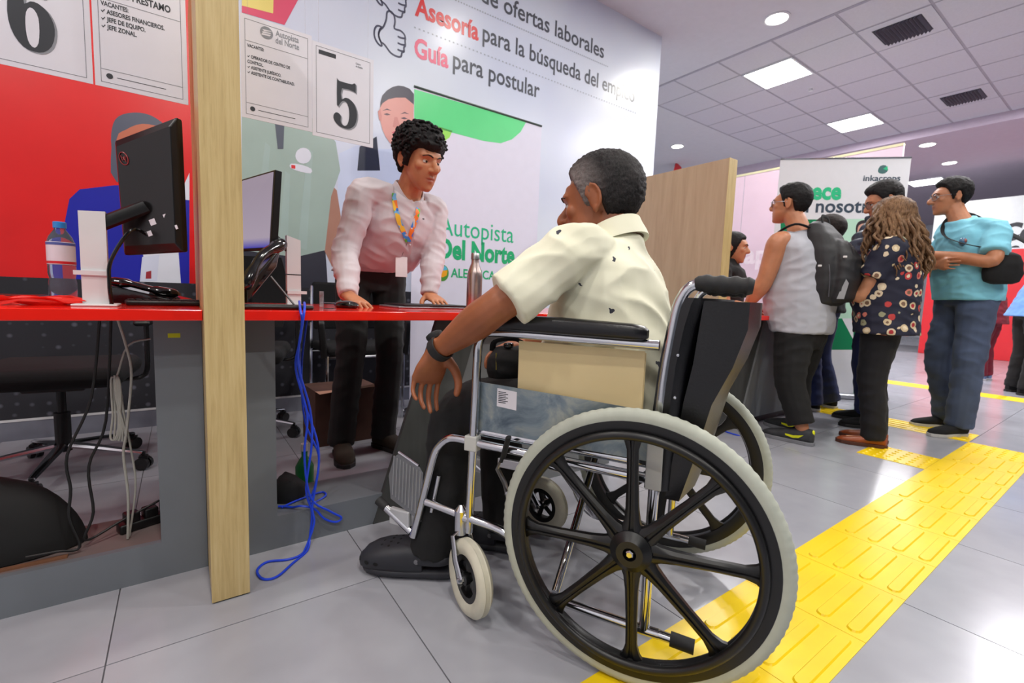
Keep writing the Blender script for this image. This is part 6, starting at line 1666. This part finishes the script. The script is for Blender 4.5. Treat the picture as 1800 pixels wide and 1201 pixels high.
if h and h2:
    MB().tube([h, h2+Vector((0, 0, .02))], .0016, 6).build('clip_cord', M('cord_grey', (150, 150, 150), .4, .5), ly_)
    c = h2; xx = Vector((.95, -.25, 0)).normalized(); zz = Vector((.12, .05, 1)); zz = (zz-xx*zz.dot(xx)).normalized(); yy = zz.cross(xx)
    MB().box((-.027, -.0015, -.075), (.027, .0015, .018), frame(c, xx, yy, zz)).build('badge', M('badge_white', (232, 226, 230), .4), ly_, smooth=False, bevel=.001)
pl_ = [cam_hit(bv, O, *a, lift=.002)[0] for a in ((724, 380), (723, 402), (720, 430), (714, 455), (707, 478))]
pl_ = [p for p in pl_ if p]
if len(pl_) > 2:
    MB().tube(cr(pl_, 4), (.013, .0012), 6, up=(-.3, -.9, 0)).build('placket', M_SHIRT, sh_)
    for p in pl_[1:]: MB().ell(p+Vector((0, -.003, 0)), (.0045, .002, .0045), 8, 6).build('button', M_WHT, sh_)
hp, np_ = cam_hit(bv, O, 744, 385, .001)
if hp: MB().ell(hp, (.006, .002, .003), 10, 6).build('chest_logo', M_INK, sh_)
trousers(t, K, cloth_mat('charcoal_jeans', (36, 38, 38), .2), 1.0, .007, .09, .07, .066, .09, 1.0, .005)
# belt
la = (K['hipR']-K['hipL']).normalized(); sp_ = (K['chest']-K['pel']).normalized(); fH_ = Vector((0, 0, 1)).cross(la)
MB().rings([rring(K['pel']+sp_*z, la, fH_, .168, .122, 40) for z in (.05, .052, .078, .08)], cap=False).build('belt', M('belt_leather', (40, 28, 24), .4), t)
for S in ('L', 'R'): shoe(t, K['an'+S], K['to'+S], M('brown_suede', (46, 36, 26), .85, var=.2), M_SOLEK, hgt=.1)

# ------------------------------------------------------------------ man in grey tank top at the far counter
J, p_, f_, r_ = stand((3.2, 1.24), math.radians(90), 1.68, .12, .13)
X_ = 3.2
J.update({'pel': at(1408, 585, 0, X_), 'chest': at(1412, 470, 0, X_), 'neck': at(1407, 408, 0, X_), 'head': at(1388, 361, 0, X_)})
J['hipL'] = J['pel']+Vector((-.09, 0, -.03)); J['hipR'] = J['pel']+Vector((.09, 0, -.03))
J['shL'] = at(1368, 425, 0, 3.02); J['shR'] = J['shL']+Vector((.36, .02, 0)); J['elL'] = at(1345, 492, 0, 2.99); J['wrL'] = at(1314, 537, 0, 2.98)
J['elR'] = J['elL']+Vector((.42, .02, 0)); J['wrR'] = J['wrL']+Vector((.42, .02, 0))
J['anL'] = Vector((3.06, 1.21, .09)); J['toL'] = Vector((3.04, 1.41, .03)); J['anR'] = Vector((3.30, 1.34, .09)); J['toR'] = Vector((3.33, 1.53, .03))
J['knL'] = (J['hipL']+J['anL'])/2+Vector((-.02, .04, .0)); J['knR'] = (J['hipR']+J['anR'])/2+Vector((.02, .04, 0))
Hm = head_frame(J['head'], (-.12, 1, .10))
hands = {'L': ((-.05, .9, -.35), (0, -.2, -1), dict(curl=.3)), 'R': ((-.05, .9, -.35), (0, -.2, -1), dict(curl=.3))}
t, O, Hl, K, body = human('person', 'man in grey sleeveless top with glasses leaning on the far counter', 'person', J, Hm, 1.0, .0065, 1.12, .05, SK_YOU, hands=hands, armr=1.3, neckr=.062, jaw=1.1, wide=1.05)
hair_shell(Hl, 1.0, HL_SHORT, .026, .008, .003, 120, 2.0, wide=1.05, lump=.004, back=.012).build('hair', H_BLACK, t, ang=180)
glasses(t, Hl, 1.0, M('wire_frame', (150, 150, 158), .3, .6), M_LENS, 1.05)
shirt(t, K, cloth_mat('grey_jersey', (178, 180, 190), .04), 0, 1.06, 1.12, .055, -.0, .008, amp=.005, seed=4, neckh=-.01, name='tank_top', neckw=.085)
trousers(t, K, M_BLKC, 1.08, .009, .105, .085, .074, .05, 3.0, .005, short=.1)
M_SNK = M('grey_trainer', (52, 54, 58), .7, var=.15, scale=40); M_YSW = M('neon_yellow', (232, 236, 20), .5)
for S in ('L', 'R'):
    s_ = shoe(t, K['an'+S], K['to'+S], M_SNK, M('trainer_sole', (126, 128, 134), .6), 'trainer', .29, .05, .1)
    an, to = K['an'+S], K['to'+S]; d = to-an; d.z = 0; d.normalize(); x = Vector((d.y, -d.x, 0)); b0 = Vector((an.x, an.y, 0))-d*.065
    bv = bvh_of(s_); mb = MB()
    for sd in (-1, 1):
        tri = [(.045, .062), (.07, .040), (.10, .033), (.14, .041), (.19, .062), (.14, .052), (.10, .050), (.075, .055)]
        vs = []
        for y, z in tri:
            h, n, i, _ = bv.ray_cast(b0+d*y+x*sd*.2+Vector((0, 0, z)), -x*sd); vs.append((h if h else b0+d*y+x*sd*.045+Vector((0, 0, z)))+x*sd*.0015)
        mb.add(vs, [tuple(range(len(vs)))])
        h, n, i, _ = bv.ray_cast(b0-d*.2+Vector((0, 0, .07)), d)
    mb.build('swoosh_mark', M_YSW, s_, smooth=False)['kind'] = 'stuff'
    MB().ell(b0+d*.006+Vector((0, 0, .078)), (.014, .008, .018), 10, 8).build('heel_tab', M_YSW, s_)
# wristwatch
MB().rings([[K['wrL']+Vector((0, -.012+y, .006))+Vector((.033*math.cos(q), 0, .03*math.sin(q))) for q in [2*PI*j/20 for j in range(20)]] for y in (-.014, .014)], cap=False).build('wrist_strap', M('strap_tan', (170, 150, 80), .4), t)
# backpack
bc = at(1452, 462, 0, 3.22)
bp = thing('backpack', 'black backpack worn by the man in the grey tank top', 'backpack', (bc.x, bc.y, bc.z-.27))
mb = MB(); R = []
for z, a, b_, y in ((0, .10, .06, .0), (.02, .14, .085, -.01), (.1, .16, .105, -.02), (.22, .16, .105, -.02), (.34, .15, .095, -.005), (.44, .13, .075, .025), (.50, .10, .05, .05), (.52, .05, .03, .06)):
    R.append(rring((0, y, z), (1, 0, 0), (0, 1, 0), a, b_, 24, 2.8))
mb.rings(R); R = []
for z, a, b_, y in ((.03, .10, .03, -.10), (.05, .125, .045, -.115), (.16, .13, .055, -.125), (.28, .12, .05, -.12), (.36, .10, .035, -.09), (.40, .06, .02, -.07)):
    R.append(rring((0, y, z), (1, 0, 0), (0, 1, 0), a, b_, 24, 2.6))
mb.rings(R); me = vx('pack_body', mb, .008, 3); wrinkle(me, .003, 30, 2)
pk = mesh_obj('pack_body', me, M('pack_nylon', (30, 30, 34), .6, 0, .15, 10, .15, 500), bp, True, ang=180)
MB().tube(cr([(-.05, .02, .50), (-.04, .03, .545), (.04, .03, .545), (.05, .02, .50)], 4), (.012, .004), 8).build('grab_handle', M_BLKF, bp)
for sx in (-.12, .12):
    MB().tube(cr([(sx*.7, .06, .47), (sx*1.1, .14, .50), (sx*1.35, .235, .44), (sx*1.5, .27, .33), (sx*1.5, .22, .2), (sx*1.35, .12, .12), (sx*1.1, .04, .08)], 5), (.022, .006), 8).build('shoulder_strap', M_BLKF, bp)
MB().tube([(-.17, .2, .19), (-.178, .235, .06)], (.01, .002), 6).build('strap_tail', M_BLKF, bp)
MB().tube(cr([(-.135, -.05, .33), (-.145, -.08, .2), (-.14, -.085, .06)], 4), .003, 6).build('zip', M('zip_grey', (90, 90, 96), .4, .4), bp)
for q in ((-.158, -.03, .24), (-.12, -.14, .29)): MB().rbox((q[0]-.004, q[1]-.01, q[2]-.006), (q[0]+.004, q[1]+.01, q[2]+.006), .003).build('small_logo', M_WHT, bp)
MB().prism([(-.02, .0), (.015, .0), (.03, .09), (.012, .12)], .003, frame((-.118, -.14, .05), (.3, -.95, 0), (0, 0, 1), (-.95, -.3, 0))).build('side_panel', M('panel_grey', (150, 152, 156), .5), bp, smooth=False)

# ------------------------------------------------------------------ woman in floral blouse
J, p_, f_, r_ = stand((3.47, .985), math.radians(104), 1.46, .0, .085)
J['elL'] = at(1514, 520, 0, 3.28); J['wrL'] = p_(-.1, .28, 1.17)
J['elR'] = p_(.24, .06, 1.12); J['wrR'] = p_(.08, .3, 1.2)
J['shL'] = p_(-.18, 0, 1.39); J['shR'] = p_(.18, 0, 1.39)
Hm = head_frame(J['head'], (math.cos(math.radians(78)), math.sin(math.radians(78)), -.15))
hands = {'L': (f_*.7+r_*.5+Vector((0, 0, .4)), r_*.8+Vector((0, 0, .3)), dict(curl=.5, s=.9)), 'R': (f_*.7-r_*.5+Vector((0, 0, .4)), -r_*.8+Vector((0, 0, .3)), dict(curl=.5, s=.9))}
t, O, Hl, K, body = human('person', 'woman in dark floral blouse with long wavy brown hair, seen from behind', 'person', J, Hm, .95, .0065, 1.05, .03, SK_WOM, hands=hands)
def floral():
    m, tt = newmat('floral_print'); b = tt.bsdf
    v = tt.coords(); col = None
    vo = tt.add('ShaderNodeTexVoronoi'); vo.inputs['Scale'].default_value = 18; vo.inputs['Randomness'].default_value = .85; tt.link(v, vo.inputs['Vector'])
    sp_ = tt.add('ShaderNodeSeparateColor'); tt.link(vo.outputs['Color'], sp_.inputs[0])
    petal = tt.ramp(sp_.outputs[0], [(0, lin((206, 186, 150))), (.3, lin((186, 60, 60))), (.42, lin((214, 196, 168))), (.6, lin((150, 150, 120))), (.72, lin((208, 120, 104))), (.85, lin((226, 206, 178)))], 'CONSTANT')
    core = tt.ramp(sp_.outputs[1], [(0, lin((170, 40, 50))), (.4, lin((226, 210, 180))), (.7, lin((120, 90, 70)))], 'CONSTANT')
    n = tt.noise(v, 60, 2)
    dist = tt.math('ADD', vo.outputs['Distance'], tt.math('MULTIPLY', n, .18))
    c = tt.mix(tt.math('LESS_THAN', dist, .30), petal, core)
    c = tt.mix(tt.math('GREATER_THAN', dist, .47), c, lin((24, 26, 48)))
    tt.link(c, b.inputs['Base Color']); b.inputs['Roughness'].default_value = .75
    return m
shirt(t, K, floral(), .62, 1.16, 1.07, .03, -.12, .008, amp=.005, seed=6, neckh=.0, sl_r=1.15, name='blouse', hemf=1.05)
trousers(t, K, cloth_mat('dark_indigo', (15, 16, 25), .2), 1.04, .009, .098, .075, .064, .05, 5.0, .005)
for S in ('L', 'R'):
    MB().tube([K['an'+S]-Vector((0, 0, .03)), K['an'+S]+Vector((0, 0, .03))], .05, 14).build('trouser_cuff', cloth_mat('cuff_grey', (120, 122, 130)), t)
    shoe(t, K['an'+S], K['to'+S], M('tan_leather', (150, 72, 34), .35, var=.12), M('leather_sole', (80, 40, 24), .6), 'leather_shoe', .25, .044, .075)
mb = hair_shell(Hl, .95, [(0, .075), (45, .06), (60, .0), (75, -.06), (90, -.09), (180, -.1)], .03, .026, .004, 90, 1, lump=.01, lf=40, nu=72, nv=44, back=.03)
rr_ = random.Random(5)
Ri = Hl.to_3x3()
for k in range(150):
    a = math.radians(rr_.uniform(62, 298)); 
    th = math.radians(rr_.uniform(-5, 62)); d = Vector((math.cos(th)*math.sin(a), math.cos(th)*math.cos(a), math.sin(th)))
    s0 = Hl @ Vector((d.x*.088, -.012+d.y*.108, .03+d.z*.098))
    back = -(Ri @ Vector((0, 1, 0))); back.z = 0; back.normalize(); lat = Ri @ Vector((1, 0, 0)); lat.z = 0; lat.normalize()
    L = rr_.uniform(.30, .42) if abs(a-PI) < 1.4 else rr_.uniform(.2, .36)
    out = lat*math.sin(a)*rr_.uniform(.05, .13)+back*rr_.uniform(.0, .05)*max(0, -math.cos(a))
    pts = []; n = 12; ph0 = rr_.uniform(0, 6.28); fq = rr_.uniform(2.2, 3.4); am = rr_.uniform(.008, .016)
    shb = back*.105
    for i in range(n+1):
        u = i/n; base = s0+Vector((0, 0, -L*u))+out*min(1, u*1.6)+shb*max(0, u-.15)*(-math.cos(a) > 0)*.75
        pts.append(base+lat*(am*u**.4*math.sin(ph0+u*fq*6.28))+back*(am*u**.4*math.cos(ph0+u*fq*6.28)))
    r0 = rr_.uniform(.009, .015)
    mb.tube(cr(pts, 2), [r0*(1-.72*(i/(2*n))**1.5) for i in range(2*n+1)], 6, round_=True)
mb.build('hair', H_BROWN, t, ang=180)
ph_c = (J['wrL']+J['wrR'])/2+f_*.07+Vector((0, 0, .07))
pn = thing('mobile_phone', 'dark phone held by the woman in the floral blouse', 'phone', ph_c, math.radians(30))
MB().rbox((-.037, -.004, -.075), (.037, .004, .075), .0035).build('phone_body', M_BLKG, pn)
MB().box((-.034, -.0045, -.07), (.034, -.004, .07)).build('phone_screen', M('screen_glass', (20, 24, 34), .1), pn, smooth=False)

# ------------------------------------------------------------------ man in dark puffer jacket
J, p_, f_, r_ = stand((4.02, 1.18), math.radians(118), 1.70, .06, .12)
J['elL'] = p_(-.26, .06, 1.1); J['wrL'] = p_(-.1, .27, 1.06); J['elR'] = p_(.26, .06, 1.1); J['wrR'] = p_(.12, .27, 1.06)
J['head'] = at(1552, 356, 0, 3.95)
Hm = head_frame(J['head'], (math.cos(math.radians(125)), math.sin(math.radians(125)), -.38))
hands = {'L': (f_+r_*.3, r_, dict(curl=.5)), 'R': (f_-r_*.3, -r_, dict(curl=.5))}
t, O, Hl, K, body = human('person', 'dark haired man with glasses in a black puffer jacket looking down', 'person', J, Hm, 1.02, .007, 1.1, .02, SK_YOU, hands=hands)
hair_shell(Hl, 1.02, HL_SHORT, .03, .012, .003, 120, 5, lump=.004, back=.016).build('hair', H_BLACK, t, ang=180)
glasses(t, Hl, 1.02, M_BLKG, M_LENS)
jk = shirt(t, K, M('puffer_nylon', (30, 34, 52), .35, 0, .2, 12, .1, 300), 1.0, 1.3, 1.08, .03, -.08, .009, .05, .0, 3, neckh=.045, sl_r=1.12, name='jacket', neckw=.085)
p3 = get_co(jk.data); n3 = get_no(jk.data); set_co(jk.data, p3+n3*(np.abs(np.sin(p3[:, 2]*PI/.06))*.014-.008)[:, None])
trousers(t, K, M_NAVY, 1.05, .01, .1, .08, .07, .05, 3.0, .005)
for S in ('L', 'R'): shoe(t, K['an'+S], K['to'+S], M_BLKF, M_SOLEK, hgt=.095)

# ------------------------------------------------------------------ man in light blue T-shirt, arms crossed
J, p_, f_, r_ = stand((4.37, .80), math.radians(138), 1.76, .0, .12)
J['elL'] = p_(-.27, .09, 1.13); J['wrL'] = p_(.03, .25, 1.19); J['elR'] = p_(.27, .09, 1.13); J['wrR'] = p_(-.03, .22, 1.12)
J['shL'] = p_(-.155, 0, 1.335); J['shR'] = p_(.16, 0, 1.36); J['head'] = at(1669, 348, 0, 4.37); J['neck'] = at(1685, 385, 0, 4.37)
J['anL'] = Vector((4.47, .97, .09)); J['toL'] = Vector((4.40, 1.15, .03)); J['anR'] = Vector((4.36, .74, .09)); J['toR'] = Vector((4.30, .92, .03))
J['anL'], J['anR'] = p_(-.12, .04, .09), p_(.11, -.06, .09); J['toL'], J['toR'] = p_(-.17, .22, .03), p_(.12, .13, .03)
Hm = head_frame(J['head'], (math.cos(math.radians(122)), math.sin(math.radians(122)), -.06))
hands = {'L': (r_*.9+f_*.15+Vector((0, 0, .1)), -f_+Vector((0, 0, -.2)), dict(curl=.25)), 'R': (-r_*.9+f_*.1, -f_, dict(curl=.3))}
t, O, Hl, K, body = human('person', 'man with glasses in a light blue T-shirt standing with crossed arms', 'person', J, Hm, 1.0, .0065, 1.02, .02, SK_YOU, hands=hands, neckr=.056, nose=1.15)
hair_shell(Hl, 1.0, HL_SHORT, .028, .012, .003, 120, 7, lump=.006, back=.015).build('hair', H_BLACK, t, ang=180)
glasses(t, Hl, 1.0, M('wire_frame', (150, 150, 158), .3, .6), M_LENS)
ts = shirt(t, K, cloth_mat('sky_cotton', (128, 200, 222), .05), .78, 1.16, 1.06, .03, -.06, .008, amp=.005, seed=9, neckh=-.004, sl_r=1.0, name='t_shirt', neckw=.08)
bv = bvh_of(ts)
h, n = cam_hit(bv, O, 1693, 425, .002)
if h: MB().ell(h, (.03, .02, .028), 14, 8).build('chest_print', P('shirt_print', (72, 110, 140)), ts)
h, n = cam_hit(bv, O, 1697, 424, .006)
if h: MB().ell(h, (.016, .012, .016), 12, 8).build('chest_print_face', P('shirt_print_red', (150, 80, 70)), ts)
trousers(t, K, M_DEN2, 1.05, .009, .102, .085, .078, .05, 8.0, .007)
for S in ('L', 'R'): shoe(t, K['an'+S], K['to'+S], M_BLKF, M('white_edge_sole', (190, 188, 184), .6), 'trainer', .29, .05, .09)
sb_c = p_(-.235, .0, 1.12)
sb = thing('crossbody_bag', 'black crossbody bag at the side of the man in light blue', 'bag', sb_c-Vector((0, 0, .13)), math.radians(138-90))
mb = MB(); mb.rings([rring((0, 0, z), (1, 0, 0), (0, 1, 0), a, b_, 20, 2.8) for z, a, b_ in ((0, .025, .06), (.015, .04, .095), (.07, .05, .11), (.13, .05, .10), (.18, .04, .08), (.2, .02, .045))])
me = vx('bag_body', mb, .008, 3); wrinkle(me, .003, 30, 2); mesh_obj('bag_body', me, M_BLKF, sb, True, ang=180)
lc = lambda v: Matrix.Rotation(-math.radians(48), 4, 'Z') @ (v-(sb_c-Vector((0, 0, .13))))
MB().tube(cr([lc(p_(-.26, .06, 1.2)), lc(p_(-.16, .16, 1.24)), lc(p_(.02, .17, 1.32)), lc(p_(.09, .11, 1.43)), lc(p_(.1, -.02, 1.475)), lc(p_(.02, -.13, 1.38)), lc(p_(-.18, -.17, 1.25)), lc(p_(-.28, -.12, 1.18))], 5), (.016, .003), 8).build('strap', M_BLKF, sb)

# ------------------------------------------------------------------ person hidden behind the backpack
J, p_, f_, r_ = stand((4.22, 1.60), math.radians(95), 1.54, .0, .1)
J['anL'] = p_(-.1, .0, .09); J['knL'] = p_(-.1, .04, .5)
J['anR'] = p_(.2, -.06, .09); J['toR'] = p_(.27, .1, .03); J['knR'] = p_(.14, .04, .5)
Hm = head_frame(J['head'], (math.cos(math.radians(100)), math.sin(math.radians(100)), -.1))
t, O, Hl, K, body = human('person', 'dark haired person in navy jeans standing behind the backpack', 'person', J, Hm, .98, .008, 1.0, 0, SK_WOM, hands={'L': (Vector((0, 0, -1)), -f_, dict(curl=.4)), 'R': (Vector((0, 0, -1)), -f_, dict(curl=.4))})
mb = hair_shell(Hl, .98, [(0, .07), (45, .06), (60, .01), (75, -.05), (90, -.09), (180, -.1)], .024, .02, .003, 90, 1, nu=60, nv=40, back=.024)
mb.build('hair', hair_mat('hair_dark_brown', (24, 19, 18), (58, 46, 42)), t, ang=180)
shirt(t, K, M_BLKC, .6, 1.12, 1.0, .0, -.06, .01, amp=.004, name='blouse')
trousers(t, K, M_NAVY, 1.0, .01, .095, .08, .085, .05, 3.0, .006)
for S in ('L', 'R'): shoe(t, K['an'+S], K['to'+S], M_BLKF, M_SOLE, hgt=.08)

# ------------------------------------------------------------------ woman behind the far counter
J, p_, f_, r_ = stand((3.50, 2.02), math.radians(-75), 1.50, .1, .1)
J['head'] = at(1291, 436, 0, 3.42)
sft = J['head']-p_(0, .14, 1.60)
for k in ('neck', 'chest', 'shL', 'shR'): J[k] = J[k]+Vector((sft.x, sft.y, sft.z*.9))*(.6 if k == 'chest' else .9)
J['elL'] = J['shL']+Vector((.03, -.06, -.26)); J['elR'] = J['shR']+Vector((-.02, -.06, -.26)); J['wrL'] = Vector((J['elL'].x+.04, J['elL'].y-.2, .80)); J['wrR'] = Vector((J['elR'].x, J['elR'].y-.2, .80))
Hm = head_frame(J['head'], (.5, -1, -.12))
t, O, Hl, K, body = human('person', 'woman with dark hair in a black top behind the far counter', 'person', J, Hm, .95, .007, .95, 0, SK_WOM, hands={'L': (f_, Vector((0, 0, -1)), dict(curl=.3, s=.9)), 'R': (f_, Vector((0, 0, -1)), dict(curl=.3, s=.9))})
mb = hair_shell(Hl, .95, [(0, .075), (45, .06), (60, .01), (75, -.05), (90, -.09), (180, -.1)], .014, .012, .002, 90, 1, nu=60, nv=40, back=.03)
mb.build('hair', H_BLACK, t, ang=180)
shirt(t, K, M_BLKC, .5, 1.12, .95, .0, -.06, .009, amp=.004)
trousers(t, K, M_NAVY, .95, .01, amp=.004)
for S in ('L', 'R'): shoe(t, K['an'+S], K['to'+S], M_BLKF, M_SOLEK, hgt=.08)

# ------------------------------------------------------------------ far people
J, p_, f_, r_ = stand((8.2, 1.28), math.radians(80), 1.42, .08, .09)
Hm = head_frame(J['head'], (f_.x, f_.y, -.3))
t, O, Hl, K, body = human('person', 'far person in maroon sweatshirt and trousers by the red wall', 'person', J, Hm, .95, .01, 1.1, 0, SK_YOU, hands={'L': (Vector((0, 0, -1)), -f_, dict(curl=.4)), 'R': (Vector((0, 0, -1)), -f_, dict(curl=.4))})
hair_shell(Hl, .95, HL_SHORT, .02, .01, .003, 90, 3, nu=48, nv=30).build('hair', H_BLACK, t, ang=180)
MAR = cloth_mat('maroon_fleece', (122, 22, 42), .1)
shirt(t, K, MAR, 1.0, 1.2, 1.1, .02, -.08, .012, .05, .005, 3, name='sweatshirt'); trousers(t, K, MAR, 1.1, .012, .11, .09, .075, amp=.006)
for S in ('L', 'R'): shoe(t, K['an'+S], K['to'+S], M('blue_trainer', (120, 140, 180), .6), M_SOLE)
J, p_, f_, r_ = stand((7.2, .80), math.radians(-60), 1.60, .24, .13)
J['elL'] = p_(-.27, .2, 1.1); J['wrL'] = p_(-.16, .42, 1.05); J['elR'] = p_(.27, .2, 1.08); J['wrR'] = p_(.16, .42, 1.02)
Hm = head_frame(J['head'], (f_.x, f_.y, -.4))
t, O, Hl, K, body = human('person', 'far person in blue shirt and dark trousers bending forward', 'person', J, Hm, 1.0, .01, 1.1, .03, SK_YOU, hands={'L': (f_, Vector((0, 0, -1)), dict(curl=.4)), 'R': (f_, Vector((0, 0, -1)), dict(curl=.4))})
hair_shell(Hl, 1.0, HL_SHORT, .02, .01, .003, 90, 3, nu=48, nv=30).build('hair', H_BLACK, t, ang=180)
shirt(t, K, cloth_mat('blue_cotton', (104, 148, 214), .06), .75, 1.18, 1.12, .03, -.08, .012, amp=.005, seed=3); trousers(t, K, M_BLKC, 1.1, .012, .105, .09, .075, amp=.006)
for S in ('L', 'R'): shoe(t, K['an'+S], K['to'+S], M_BLKF, M_SOLEK)
